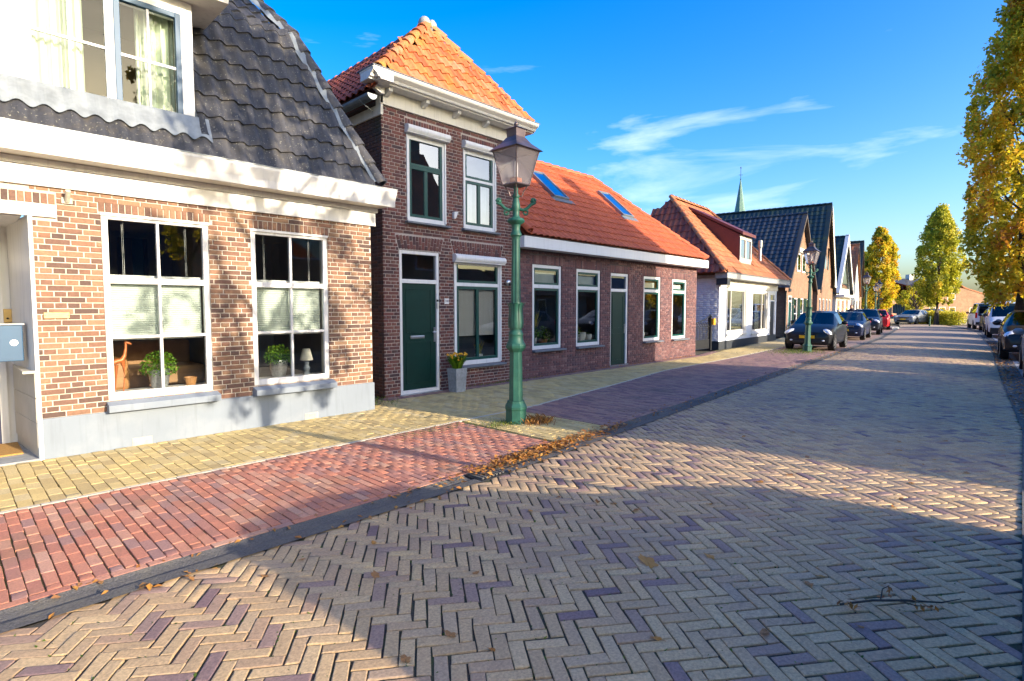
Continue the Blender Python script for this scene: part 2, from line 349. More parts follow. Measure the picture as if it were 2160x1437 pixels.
mat_plain('lamp_green', (.012, .08, .055), .52, var=.2, scale=7, dirt=(9, (.05, .16, .10), .4), spec=.45)
mat_plain('lamp_copper', (.13, .10, .10), .4, .6, var=.2, scale=8)
mat_plain('brass', (.45, .30, .10), .5, .4)
mat_plain('steel', (.55, .55, .56), .28, .9, var=.08)
mat_plain('black_iron', (.012, .014, .018), .45)
mat_plain('blind', (.56, .60, .55), .8, var=.03)
mat_plain('curtain', (.58, .64, .50), .9, var=.12, scale=5)
mat_plain('curtain_white', (.62, .66, .72), .9, var=.1, scale=4)
mat_plain('room_dark', (.19, .18, .165), .95, var=.2, scale=1.5)
mat_plain('room_warm', (.22, .16, .10), .95, var=.3, scale=1.5)
mat_plain('wood_warm', (.42, .20, .07), .5, var=.25, scale=12)
mat_plain('sofa', (.35, .20, .10), .9, var=.2)
mat_plain('copper_figure', (.55, .16, .05), .4, .2)
mat_plain('silver_pot', (.5, .52, .53), .35, .7, var=.3, scale=30)
mat_plain('white_pot', (.7, .7, .68), .5)
mat_plain('concrete', (.30, .31, .31), .9, var=.2, scale=20, bump=.2, dirt=(3, (.16, .16, .15), .5))
mat_plain('concrete_pale', (.46, .42, .33), .9, var=.15, scale=20, bump=.3)
mat_plain('gutter_tar', (.10, .095, .09), .9, var=.5, scale=90, bump=1.0, dirt=(3, (.19, .17, .12), .7))
mat_plain('terracotta', (.40, .13, .05), .8)
mat_plain('bark', (.06, .048, .038), .95, var=.35, scale=14, bump=.8)
mat_plain('asphalt', (.06, .06, .062), .95, var=.25, scale=40, bump=.4)
mat_plain('soil', (.09, .075, .05), 1, var=.3, scale=10, bump=.5)
mat_plain('paint_white_brick', (.62, .66, .74), .7, var=.05, scale=4, dirt=(1.5, (.5, .52, .55), .3))
mat_plain('dark_plinth', (.022, .028, .036), .7, var=.2)
mat_plain('oxblood', (.10, .02, .016), .55, var=.1)
mat_plain('frosted', (.52, .58, .56), .7, var=.1, scale=3)
mat_plain('timber_dark', (.05, .04, .035), .8, var=.3)
mat_plain('copper_green', (.10, .20, .17), .6, var=.2)
mat_plain('yellow_plate', (.75, .45, .01), .5, var=.03)
mat_plain('yellow_box', (.75, .36, .01), .5, var=.05)
mat_plain('doormat', (.40, .22, .06), 1, var=.3, scale=60)
mat_plain('tile_beige', (.50, .46, .37), .5, var=.08, scale=3)
mat_plain('plaque', (.33, .25, .11), .45, .3, var=.15, scale=30)
mat_plain('skin', (.55, .30, .20), .6)
mat_plain('jacket', (.03, .03, .045), .9)
mat_plain('hair', (.10, .06, .03), .8)
mat_plain('tyre', (.012, .012, .012), .8)
mat_plain('alloy', (.45, .45, .46), .3, .8)
mat_plain('trim_black', (.012, .012, .014), .5)
mat_plain('lens_white', (.75, .77, .8), .12, .3)
mat_plain('lens_red', (.55, .015, .012), .2)
for nm, c in dict(car_black=(.003, .004, .007), car_navy=(.004, .008, .035), car_ink=(.004, .006, .014), car_red=(.45, .012, .018), car_white=(.66, .67, .68), car_silver=(.22, .24, .26), car_petrol=(.05, .10, .10)).items():
    mat_plain(nm, c, .45, .0, var=.03, coat=.35, spec=.3)
mat_glass('glass', refl=1.6, base=.01); mat_glass('glass_soft', refl=.55, base=.0); mat_glass('glass_dark', (.62, .66, .68), 2.6, .05); mat_glass('glass_lamp', (.90, .88, .90), 1.6, .06); mat_glass('glass_car', (.34, .42, .42), 1.3, .0)
def _frost(name, col, f_):
    m = M[name]; nt = m.node_tree; out = nt.nodes['Material Output']; src = out.inputs[0].links[0].from_socket
    d = nt.nodes.new('ShaderNodeBsdfTranslucent'); d.inputs[0].default_value = (*col, 1); d2 = nt.nodes.new('ShaderNodeBsdfDiffuse'); d2.inputs[0].default_value = (*col, 1)
    a = nt.nodes.new('ShaderNodeMixShader'); nt.links.new(d.outputs[0], a.inputs[1]); nt.links.new(d2.outputs[0], a.inputs[2]); x = nt.nodes.new('ShaderNodeMixShader'); x.inputs[0].default_value = f_
    nt.links.new(src, x.inputs[1]); nt.links.new(a.outputs[0], x.inputs[2]); nt.links.new(x.outputs[0], out.inputs[0])
_frost('glass_lamp', (.72, .66, .68), .22)
mat_glass('glass_sky', (.55, .6, .65), 2.6, .08)
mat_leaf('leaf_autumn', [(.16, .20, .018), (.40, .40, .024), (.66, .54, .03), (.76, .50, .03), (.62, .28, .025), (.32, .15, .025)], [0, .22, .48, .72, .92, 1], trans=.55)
mat_leaf('leaf_lime', [(.14, .18, .015), (.38, .40, .022), (.56, .50, .028), (.64, .47, .035)], [0, .35, .75, 1])
mat_leaf('leaf_plant', [(.02, .07, .004), (.09, .22, .006), (.22, .36, .01)])
mat_leaf('leaf_dry', [(.20, .07, .015), (.38, .15, .02), (.50, .24, .04), (.30, .14, .06)], trans=.15)
mat_leaf('grass', [(.04, .08, .008), (.10, .17, .012), (.22, .24, .03)])
# ------------------------------------------------------------------ ground, road, gutters, pavements
def yL(x): return float(np.interp(x, [-8, 0, 3.6, 6, 8, 17.8, 35, 50, 56, 64, 80], [3.93, 4.0, 4.03, 4.2, 4.35, 5.1, 6.4, 8.1, 8.9, 10.3, 14.0]))
def yR(x): return float(np.interp(x, [-8, 0, 10, 17, 30, 48.6, 59, 66, 80], [-.2, -.08, .13, .65, 1.5, 3.2, 5.2, 7.0, 11.0]))
def yB(x): return float(np.interp(x, [-8, 0, 4.6, 6.6, 10, 13, 18, 22, 40, 60, 80], [5.75, 5.9, 5.98, 6.0, 6.5, 7.0, 7.2, 7.5, 9.2, 12.5, 17]))
def yW(x): return float(np.interp(x, [-8, 4.80, 4.801, 5.38, 5.381, 18, 20.6, 28.7, 32, 40, 44, 53, 64, 80], [7.72, 7.72, 9.6, 9.6, 8.52, 8.52, 9.02, 9.6, 10.25, 11.05, 11.8, 13.0, 13.9, 18]))
def zr(x, y):
    a, b = yR(x), yL(x) - .28; m_, w_ = (a + b) / 2, max(.5, (b - a) / 2)
    t = min(1, abs(y - m_) / w_); return 0.045 * (1 - t * t)
def strip(name, mat, x0, x1, fa, fb, z=0.0, dx=0.5, parent=None, ny=1, zf=None):
    mb = MB(); xs = np.linspace(x0, x1, max(2, int((x1 - x0) / dx) + 1))
    for i in range(len(xs) - 1):
        for j in range(ny):
            q = []
            for xx, t in ((xs[i], j / ny), (xs[i + 1], j / ny), (xs[i + 1], (j + 1) / ny), (xs[i], (j + 1) / ny)):
                yy = fa(xx) * (1 - t) + fb(xx) * t; q.append((xx, yy, z + (zf(xx, yy) if zf else 0)))
            mb.quad(*q)
    return mb.build(name, mat, parent, fix=False)

g_ = MB(); g_.quad((-400, -400, -.06), (600, -400, -.06), (600, 600, -.06), (-400, 600, -.06)); tag(g_.build('ground', 'soil'), kind='structure')
mat_plain('paving_far', (.36, .27, .19), .9, var=.3, scale=9, dirt=(2.0, (.24, .18, .15), .6), bump=.4)
mat_plain('paving_far_yellow', (.50, .39, .2), .9, var=.18, scale=9, dirt=(2.0, (.24, .2, .12), .5), bump=.3)
mat_plain('paving_far_purple', (.27, .18, .15), .9, var=.3, scale=9, dirt=(2.0, (.12, .10, .09), .6), bump=.4)

road = strip('road', 'joint_sand', -7, 30.2, yR, lambda x: yL(x) - .28, -.0095, ny=6, zf=zr); tag(road, kind='structure')
road_far = strip('road_far', 'paving_far', 30, 64, yR, lambda x: yL(x) - .28, -.004, ny=6, zf=zr); tag(road_far, kind='structure')
sq = MB(); sq.quad((63.8, 6.3, .002), (150, -20, .002), (150, 60, .002), (63.8, 16, .002)); tag(sq.build('square_paving', 'paving_far_yellow'), kind='structure')

tag(strip('road_edge', 'joint_sand', -7, 30, lambda x: yL(x) - .42, lambda x: yL(x) - .27, -.0045, zf=lambda x, y: 0), kind='structure')
# herringbone pavers of the carriageway
HB_A = R(-37.0); hu = Vector((math.cos(HB_A), math.sin(HB_A), 0)); hv = Vector((-math.sin(HB_A), math.cos(HB_A), 0))
PW, PL, JN = .0768, .208, .011
items = []
def _herr(x0, x1):
    ca, sa = math.cos(HB_A), math.sin(HB_A)
    cen = Vector(((x0 + x1) / 2, 2.2, 0)); rad = (x1 - x0) / 2 + 4
    # lattice a=(W,-W), b=(L,L)
    nb = int(rad * 2 / PL) + 4; na = int(rad * 2 / PW) + 4
    cu, cv = cen.x * ca + cen.y * sa, -cen.x * sa + cen.y * ca
    i0 = (cu - cv) / (2 * PW); j0 = (cu + cv) / (2 * PL)
    for j in range(int(j0 - nb / 1.3), int(j0 + nb / 1.3)):
        for i in range(int(i0 - na / 1.3), int(i0 + na / 1.3)):
            bu, bv = i * PW + j * PL, -i * PW + j * PL
            for k in (0, 1):
                if k == 0: u, v = bu + PL / 2, bv + PW / 2
                else: u, v = bu + PL + PW / 2, bv + PL / 2
                x, y = u * ca - v * sa, u * sa + v * ca
                if not (x0 <= x < x1): continue
                if not (yR(x) - .03 < y < yL(x) - .235): continue
                yield x, y, k
for x, y, k in _herr(-4.5, 30):
    far = x > 12
    p = Vector((x + random.uniform(-.0018, .0018), y + random.uniform(-.0018, .0018), zr(x, y) + random.uniform(-.0025, .0015)))
    n = Vector((random.gauss(0, .012), random.gauss(0, .012), 1)).normalized()
    r_ = random.gauss(0, .012); a_ = hu * math.cos(r_) + hv * math.sin(r_); b_ = hv * math.cos(r_) - hu * math.sin(r_)
    if k: a_, b_ = b_, -a_
    a_ = (a_ - n * a_.dot(n)).normalized(); b_ = n.cross(a_)
    items.append((p, a_, b_, n, PL - JN * random.uniform(.7, 1.25), PW - JN * random.uniform(.7, 1.25)))
blocks(road, 'paver', 'paver_road', items, 300, d=.04, ch=.005, wob=.004, minpx=14, cv=.0022)

def runs(x0, x1, fy0, fy1, w, l, jn, zj=.002):
    """columns of pavers running across the street, staggered by half"""
    out = []; nx = int((x1 - x0) / w)
    for i in range(nx):
        x = x0 + (i + .5) * w; y0, y1 = fy0(x), fy1(x); off = (i % 2) * l / 2 + random.uniform(-.015, .015); y = y0 - off
        while y < y1:
            a, b = max(y, y0), min(y + l, y1)
            if b - a > .03:
                n = Vector((random.gauss(0, .01), random.gauss(0, .01), 1)).normalized(); v = Vector((random.gauss(0, .008), 1, 0)); v = (v - n * v.dot(n)).normalized()
                out.append((Vector((x + random.uniform(-.002, .002), (a + b) / 2, random.uniform(-zj, zj) + .012)), v.cross(n), v, n, w - jn * random.uniform(.7, 1.3), b - a - jn * random.uniform(.7, 1.3)))
            y += l
    return out
def edge_row(x0, x1, fy, w, l, jn, z=.012):
    out = []; x = x0
    while x < x1:
        t = Vector((1, (fy(x + .1) - fy(x)) / .1, 0)).normalized(); n = Vector((0, 0, 1))
        out.append((Vector((x + l / 2, fy(x + l / 2) + w / 2, z + random.uniform(-.002, .002))), t, n.cross(t), n, l - jn, w - jn)); x += l
    return out
# red strip between gutter and footpath, with its edging
red = strip('parking_strip', 'joint_moss', -7, 5.2, yL, yB, -.002); tag(red, kind='structure')
blocks(red, 'paver', 'paver_red', edge_row(-6, 5.15, yL, .075, .19, .008, .014) + runs(-6, 5.15, lambda x: yL(x) + .078, yB, .0765, .205, .009), 300, d=.035, ch=.004, wob=.0025, cv=.0018)
sep = strip('bay_separator', 'joint_moss', 5.2, 6.35, yL, yB, -.002, dx=.2); tag(sep, kind='structure')
blocks(sep, 'paver', 'paver_yellow', edge_row(5.16, 6.3, yL, .075, .19, .008, .014) + runs(5.16, 6.34, lambda x: yL(x) + .078, yB, .0765, .205, .009), 300, d=.035, ch=.004, wob=.0025, cv=.0018)
bay = strip('parking_bay', 'joint_sand', 6.35, 30, yL, yB, -.002); tag(bay, kind='structure')
blocks(bay, 'paver', 'paver_purple', edge_row(6.34, 24, yL, .075, .19, .008, .014) + runs(6.34, 24, lambda x: yL(x) + .078, yB, .0765, .205, .009), 300, d=.035, ch=.004, wob=.0025, cv=.0018)
bf = strip('parking_bay_far', 'paving_far_purple', 24, 56, yL, yB, .006); tag(bf, kind='structure')
walk = strip('footpath', 'joint_moss', -7, 30, yB, yW, -.004, dx=.1); tag(walk, kind='structure')
def yBw(x): return yB(x) + .06
def yWw(x): return yW(x) - (.02 if x < 4.8 else .30)
blocks(walk, 'paver', 'paver_yellow', runs(-6, 24, yBw, yWw, .106, .212, .007), 300, d=.03, ch=.003, wob=.002, cv=.0015)
blocks(walk, 'border_paver', 'paver_purple', runs(4.82, 20, yWw, lambda x: yW(x) - .01, .0765, .205, .009), 60, d=.03, ch=.003, wob=.0015)
wf = strip('footpath_far', 'paving_far_yellow', 24, 64, yB, yW, .008); tag(wf, kind='structure')
# pale concrete line between strip and footpath
kl = []
x = -6.0
while x < 24:
    l = .5; t = Vector((1, (yB(x + .1) - yB(x)) / .1, 0)).normalized(); n = Vector((0, 0, 1))
    kl.append((Vector((x + l / 2, yB(x + l / 2) + .028, .014)), t, n.cross(t), n, l - .006, .052)); x += l
blocks(walk, 'edging_kerb', 'concrete_pale', kl, 60, d=.03, ch=.003, minpx=14)
# gutters: dark rough channel, a shallow dish
def gutter(name, ya, yb, x0, x1):
    mb = MB(); xs = np.arange(x0, x1 + .01, .25); prof = [(0, .009), (.42, .006), (.62, -.010), (.88, .0), (1, .012)]
    for i in range(len(xs) - 1):
        for j in range(4):
            q = []
            for xx, (t, zz) in ((xs[i], prof[j]), (xs[i + 1], prof[j]), (xs[i + 1], prof[j + 1]), (xs[i], prof[j + 1])): q.append((xx, ya(xx) * (1 - t) + yb(xx) * t, zz))
            mb.quad(*q)
    return tag(mb.build(name, 'gutter_tar', None, fix=False), kind='structure')
gutter('gutter', lambda x: yL(x) - .285, lambda x: yL(x) - .004, -7, 56)
gutter('gutter_opposite', lambda x: yR(x) - .40, lambda x: yR(x) + .012, -7, 62)
rb = strip('parking_bay_opposite', 'paving_far_purple', -7, 64, lambda x: yR(x) - 2.5, lambda x: yR(x) - .39, .004); tag(rb, kind='structure')
rk = strip('kerb_opposite', 'concrete', -7, 64, lambda x: yR(x) - .52, lambda x: yR(x) - .40, .012); tag(rk, kind='structure')
rw = strip('footpath_opposite', 'paving_far_yellow', -30, 64, lambda x: yR(x) - 6, lambda x: yR(x) - 2.49, .008); tag(rw, kind='structure')
# raised kerb nose at the end of the parking bay
kn = MB(); kp = [(48.6, yL(48.6) + .05), (50.6, yL(50.6) - .3), (51.6, yL(51.6) - .1), (52.0, yL(52) + .8), (50, yL(50) + 1.6), (48.8, yL(48.8) + 1.2)]
kn.add([(a, b, 0) for a, b in kp] + [(a, b, .16) for a, b in kp], [tuple(range(6, 12))] + [(i, (i + 1) % 6, 6 + (i + 1) % 6, 6 + i) for i in range(6)])
tag(kn.build('kerb_island', 'concrete'), kind='structure')
# ------------------------------------------------------------------ walls of single bricks
def op_span(o, z):
    """opening (u0b,u0t,u1b,u1t,z0,z1) or (u0,u1,z0,z1) -> span at height z"""
    if len(o) == 4: return (o[0], o[1]) if o[2] < z < o[3] else None
    if not (o[4] < z < o[5]): return None
    t = (z - o[4]) / (o[5] - o[4]); return o[0] + (o[1] - o[0]) * t, o[2] + (o[3] - o[2]) * t
def brick_items(fr, u0, u1, z0, z1, ops, course=.0625, L=.21, hd=.1, jn=.011, proud=0.0, umin=None, umax=None):
    out = []; nz = int(round((z1 - z0) / course)); ch_ = (z1 - z0) / nz; up = Vector((0, 0, 1))
    for r_ in range(nz):
        z = z0 + (r_ + .5) * ch_; a0 = umin(z) if umin else u0; a1 = umax(z) if umax else u1
        spans = sorted([s for s in (op_span(o, z) for o in ops) if s]); segs = []; c = a0
        for s in spans:
            if s[0] > c: segs.append((c, min(s[0], a1)))
            c = max(c, s[1])
        if c < a1: segs.append((c, a1))
        for a, b in segs:
            if b - a < .02: continue
            per = (L + jn) if r_ % 2 == 0 else (hd + jn); off = u0 if r_ % 2 == 0 else u0 + (hd + jn) * -.5 + (0 if r_ % 4 == 1 else 0)
            if r_ % 4 == 2: off += (L + jn) / 2
            k = math.floor((a - off) / per); x = off + k * per
            while x < b:
                l, h = max(x, a), min(x + per - jn, b)
                if l > a - 1e-6 and l != x: pass
                if h - l > .022: out.append((fr.p((l + h) / 2, proud + random.uniform(-.0015, .0015), z), fr.u, up, fr.n, h - l - random.uniform(0, .003), ch_ - jn))
                x += per
    return out
def soldier_items(fr, u0, u1, z0, z1, pitch=.0625, jn=.011, splay=0.0, proud=0.001, rows=1):
    """upright bricks over an opening; splay leans the ends outwards"""
    out = []; n = max(1, int(round((u1 - u0) / pitch))); pw = (u1 - u0) / n; zc = (z0 + z1) / 2; uc = (u0 + u1) / 2; H_ = z1 - z0
    for i in range(n):
        x = u0 + (i + .5) * pw; t = (x - uc) / ((u1 - u0) / 2); lean = splay * t
        top = fr.p(x + lean, proud, z1); bot = fr.p(x, proud, z0); ax = (top - bot).normalized(); uu = ax.cross(fr.n) * 1.0
        if uu.dot(fr.u) < 0: uu = -uu
        ln = (top - bot).length; wd = pw - jn + abs(0) + (splay / max(1, n / 2) * .5)
        if rows == 1: out.append(((top + bot) / 2, uu, ax, fr.n, wd, ln - .004))
        else:
            cut = .36 if i % 2 else .64
            out.append((bot + ax * ln * cut / 2, uu, ax, fr.n, wd, ln * cut - jn)); out.append((bot + ax * ln * (1 + cut) / 2, uu, ax, fr.n, wd, ln * (1 - cut) - jn * .5))
    return out
def wall_sheet(parent, name, mat, fr, u0, u1, z0, z1, ops, back=.010, depth=.14, reveal='mortar_dark', top=None):
    """mortar bed behind the bricks with real openings and reveals"""
    us = sorted({u0, u1, *[o[0] for o in ops], *[o[1] for o in ops]}); zs = sorted({z0, z1, *[o[2] for o in ops], *[o[3] for o in ops]})
    us = [u for u in us if u0 <= u <= u1]; zs = [z for z in zs if z0 <= z <= z1]; mb = MB(); n = -back
    for i in range(len(us) - 1):
        for j in range(len(zs) - 1):
            cu, cz = (us[i] + us[i + 1]) / 2, (zs[j] + zs[j + 1]) / 2
            if any(o[0] < cu < o[1] and o[2] < cz < o[3] for o in ops): continue
            mb.quad(fr.p(us[i], n, zs[j]), fr.p(us[i + 1], n, zs[j]), fr.p(us[i + 1], n, zs[j + 1]), fr.p(us[i], n, zs[j + 1]))
    for o in ops:
        a, b, c, d = o; e = -.001; m_ = -back - depth
        for q in (((a, c), (a, d)), ((b, d), (b, c)), ((a, d), (b, d)), ((b, c), (a, c))):
            (ua, za), (ub, zb) = q; mb.quad(fr.p(ua, e, za), fr.p(ub, e, zb), fr.p(ub, m_, zb), fr.p(ua, m_, za), m=1)
    return mb.build(name, [mat, reveal], parent, fix=False)

def room(parent, fr, u0, u1, z0, z1, n0, n1, mat='room_dark'):
    """the room behind a window: floor, ceiling, back and side walls"""
    mb = MB(); P = fr.p
    mb.quad(P(u0, n1, z0), P(u1, n1, z0), P(u1, n1, z1), P(u0, n1, z1)); mb.quad(P(u0, n0, z0), P(u0, n1, z0), P(u0, n1, z1), P(u0, n0, z1)); mb.quad(P(u1, n0, z0), P(u1, n0, z1), P(u1, n1, z1), P(u1, n1, z0))
    mb.quad(P(u0, n0, z1), P(u1, n0, z1), P(u1, n1, z1), P(u0, n1, z1)); mb.quad(P(u0, n0, z0), P(u1, n0, z0), P(u1, n1, z0), P(u0, n1, z0))
    return mb.build('room', mat, parent, fix=False)
def rect_frame(mb, fr, u0, u1, z0, z1, w, n0, n1, m=0, wb=None):
    wb = wb or w
    mb.box(fr, u0, u0 + w, n0, n1, z0, z1, m); mb.box(fr, u1 - w, u1, n0, n1, z0, z1, m)
    mb.box(fr, u0 + w, u1 - w, n0 + .001, n1 - .001, z1 - w, z1, m); mb.box(fr, u0 + w, u1 - w, n0 + .001, n1 - .001, z0, z0 + wb, m)
def pane(parent, fr, u0, u1, z0, z1, n, mat='glass'):
    mb = MB(); mb.quad(fr.p(u0, n, z0), fr.p(u1, n, z0), fr.p(u1, n, z1), fr.p(u0, n, z1)); return mb.build('pane', mat, parent, fix=False)
def sash(parent, fr, u0, u1, z0, z1, w, n0, n1, mat, cols=1, rows=1, bar=.025, glass='glass', name='sash', wb=None):
    """a sash with its bars; every pane its own piece"""
    mb = MB(); rect_frame(mb, fr, u0, u1, z0, z1, w, n0, n1, wb=wb); a, b, c, d = u0 + w, u1 - w, z0 + (wb or w), z1 - w
    for i in range(1, cols): x = a + (b - a) * i / cols; mb.box(fr, x - bar / 2, x + bar / 2, n0 + .004, n1 - .004, c, d)
    for j in range(1, rows): z = c + (d - c) * j / rows; mb.box(fr, a, b, n0 + .006, n1 - .006, z - bar / 2, z + bar / 2)
    s = mb.build(name, mat, parent, bevel=.003); nm = (n0 + n1) / 2
    for i in range(cols):
        for j in range(rows): pane(s, fr, a + (b - a) * i / cols, a + (b - a) * (i + 1) / cols, c + (d - c) * j / rows, c + (d - c) * (j + 1) / rows, nm, glass)
    return s
def sill(parent, fr, u0, u1, z1, h, proj_, mat, slope=.02, back=-.06, name='sill'):
    mb = MB(); mb.extr(fr, [(back, z1), (proj_, z1 - slope), (proj_, z1 - h), (back, z1 - h)], u0, u1); return mb.build(name, mat, parent, bevel=.004)

# ------------------------------------------------------------------ pantiles
_tm = {}
def tile_mesh(name, mat, tw, tl, amp, seg, var):
    key = (name, mat, round(tw, 3), round(tl, 3), amp, seg, var)
    if key in _tm: return _tm[key]
    vv, fs = tile_template(tw, tl, amp, seg); me = bpy.data.meshes.new(name); me.from_pydata(vv, [], fs); me.materials.append(M[mat])
    a = me.attributes.new('tint', 'FLOAT', 'FACE'); a.data.foreach_set('value', [((var * 37) % 11) / 11.0] * len(fs))
    me.polygons.foreach_set('use_smooth', [True] * len(fs)); me.set_sharp_from_angle(angle=R(45)); me.update(); _tm[key] = me; return me
def tile_template(tw, tl, amp, seg):
    w, l, th = tw * 1.10, tl * 1.16, .016; vv = []
    def hh(a): return amp * (math.cos(2 * math.pi * a) * .5 + .5) ** .8 * 1.0 + amp * .12 * math.sin(4 * math.pi * a)
    for z_off, y in ((.034, 0.0), (.004, l)):
        for i in range(seg + 1): a = i / seg; vv.append(((a - .5) * w, y, hh(a * 1.02 - .16) + z_off))
    for i in range(seg + 1): a = i / seg; vv.append(((a - .5) * w, 0.001, hh(a * 1.02 - .16) + .034 - th))
    k = seg + 1; fs = [(i, i + 1, k + i + 1, k + i) for i in range(seg)] + [(2 * k + i, 2 * k + i + 1, i + 1, i) for i in range(seg)]
    return vv, fs
def tiles(parent, mat, P0, u, s, ncol, nrow, tw, tl, inside=None, amp=.045, seg=8, n_obj=300, minpx=7.0, name='roof_tile', jit=.004):
    """pantiles on the plane P0 + u*a + s*b; `inside(a,b)` says which stay"""
    u = u.normalized(); s = s.normalized(); n = u.cross(s); n = n if n.z > 0 else -n; its = []
    for r_ in range(nrow):
        for c_ in range(ncol):
            a, b = (c_ + .5) * tw, r_ * tl
            if inside and not inside(a, b + tl * .5): continue
            its.append(P0 + u * (a + random.uniform(-jit, jit)) + s * (b + random.uniform(-jit, jit)) + n * random.uniform(0, jit))
    sc_ = [score(p, max(tw, tl)) for p in its]; order = sorted(range(len(its)), key=lambda i: -sc_[i]); own = [i for i in order[:n_obj] if sc_[i] >= minpx]; os_ = set(own)
    hand = 1 if u.cross(s).dot(n) > 0 else -1
    for i in own:
        r_ = random.gauss(0, .008); uu, ss = u + s * r_, s - u * r_; p = its[i]
        put(name, tile_mesh(name, mat, tw, tl, amp, seg, random.randrange(8)), parent, Matrix(((uu.x, ss.x, n.x, p.x), (uu.y, ss.y, n.y, p.y), (uu.z, ss.z, n.z, p.z), (0, 0, 0, 1))))
    rest = [its[i] for i in range(len(its)) if i not in os_]
    if rest:
        vv, fs = tile_template(tw, tl, amp, seg); vv = np.array(vv); fs = np.array(fs); W = vv[:, :1] * np.array(u) + vv[:, 1:2] * np.array(s) + vv[:, 2:] * np.array(n)
        K = len(rest); A = (np.array(rest)[:, None, :] + W[None]).reshape(-1, 3); F_ = (fs[None] + (np.arange(K) * len(vv))[:, None, None]).reshape(-1, 4)
        o = np_mesh(name, A, F_, mat, parent, np.repeat(RNG.random(K), len(fs))); o['kind'] = 'stuff'; o.data.polygons.foreach_set('use_smooth', [True] * len(F_)); o.data.set_sharp_from_angle(angle=R(45))
def deck(parent, mat, pts, name='roof_deck'):
    mb = MB(); mb.poly(pts); return mb.build(name, mat, parent, fix=False)
_rm = {}
def ridge_tiles(parent, mat, A, B, sp, rad, name='ridge_tile', seg=7, up=Vector((0, 0, 1)), lift=0.0, taper=.82, minpx=7.0):
    """half-round tiles laid end over end from A to B"""
    d = (B - A); n = max(1, int(round(d.length / sp))); st = d.length / n; d = d.normalized(); w = d.cross(up).normalized(); h = w.cross(d)
    key = (name, mat, round(st, 2), rad, seg, taper)
    if key not in _rm:
        mb = MB(); vv = []
        for y, r_, zo in ((0, rad, .012), (st * 1.18, rad * taper, -.004)):
            for k in range(seg + 1): a = math.pi * (k / seg) * 1.06 - .03 * math.pi; vv.append((math.cos(a) * r_, y, math.sin(a) * r_ + zo))
        for k in range(seg + 1): a = math.pi * (k / seg) * 1.06 - .03 * math.pi; vv.append((math.cos(a) * (rad - .02), 0.002, math.sin(a) * (rad - .02) + .01))
        kk = seg + 1; mb.add(vv, [(i, i + 1, kk + i + 1, kk + i) for i in range(seg)] + [(2 * kk + i, 2 * kk + i + 1, i + 1, i) for i in range(seg)]); _rm[key] = mb.mesh(name, mat, 50, fix=False)
    for i in range(n):
        p = A + d * st * i + h * lift; put(name, _rm[key], parent, Matrix(((w.x, d.x, h.x, p.x), (w.y, d.y, h.y, p.y), (w.z, d.z, h.z, p.z), (0, 0, 0, 1))))
def uvbox(o, fr):
    """planar coordinates for walls whose brickwork is left to the material"""
    me = o.data; uv = me.uv_layers.new(name='UVMap')
    for lp in me.loops:
        co = me.vertices[lp.vertex_index].co - fr.o; uv.data[lp.index].uv = (co.dot(fr.u) + co.dot(fr.n), co.z)
    return o
# foliage for pots and small plants
def plant(parent, c, r, h, n, mat='leaf_plant', size=.03, name='foliage', upright=False, seed=1, drop=0.0):
    rr = random.Random(seed); mb = MB(); c = Vector(c)
    for _ in range(n):
        if upright:
            a = rr.uniform(0, 6.283); b = c + Vector((math.cos(a), math.sin(a), 0)) * rr.uniform(0, r * .35); tip = c + Vector((math.cos(a) * r * rr.uniform(.4, 1.1), math.sin(a) * r * rr.uniform(.4, 1.1), h * rr.uniform(.55, 1.05)))
            w = Vector((-math.sin(a), math.cos(a), 0)) * size * .5; mid = (b + tip) / 2 + Vector((0, 0, h * .12)); t = rr.random()
            mb.add([b - w * .5, b + w * .5, mid + w, tip, mid - w], [(0, 1, 2, 4), (4, 2, 3)], t=t)
        else:
            while True:
                q = Vector((rr.uniform(-1, 1), rr.uniform(-1, 1), rr.uniform(-.6, 1)))
                if .25 < q.length < 1: break
            p = c + Vector((q.x * r, q.y * r, q.z * h - drop * max(0, q.xy.length - .6) * h)); d1 = Vector((rr.gauss(0, 1), rr.gauss(0, 1), rr.gauss(0, 1))).normalized(); d2 = d1.cross(Vector((rr.gauss(0, 1), rr.gauss(0, 1), rr.gauss(0, 1)))).normalized(); s = size * rr.uniform(.6, 1.2)
            mb.add([p - d1 * s * .5, p + d2 * s * .35, p + d1 * s * .6, p - d2 * s * .35], [(0, 1, 2, 3)], t=min(1, max(0, .5 + q.z * .25 + rr.uniform(-.3, .3))))
    return mb.build(name, mat, parent, fix=False)
Z = Vector((0, 0, 1))
# ================================================================== house with black mansard roof
h1 = thing('brick_house', 'tan brick house with black tiled mansard roof and wide white dormer', 'house', (2.0, 7.7, 0))
F1 = Frame((0, 7.7))
H1_OPS = [(-.70, .69, 0, 2.745), (1.29, 2.405, .585, 2.72), (2.92, 4.025, .585, 2.705)]
wall_sheet(h1, 'wall', 'mortar_pale', F1, -3.2, 4.76, 0, 3.0, H1_OPS, back=.009, depth=.12, reveal='mortar_pale')
sold = soldier_items(F1, 1.27, 2.425, 2.728, 2.838) + soldier_items(F1, 2.90, 4.045, 2.712, 2.822) + soldier_items(F1, -.72, .90, 2.752, 2.862)
cutb = [(-.73, .91, 2.60, 2.866), (1.262, 2.433, 2.72, 2.842), (2.892, 4.053, 2.705, 2.826)]
its = brick_items(F1, .69, 4.76, .45, 2.95, H1_OPS + cutb)
blocks(h1, 'brick', 'brick_tan', its + sold, 300, d=.02, ch=.003, wob=.0015)
blocks(h1, 'brick_far', 'brick_tan', brick_items(F1, -3.2, -.70, .45, 2.95, cutb), 0, d=.02, ch=.003, stuff_name='brick')
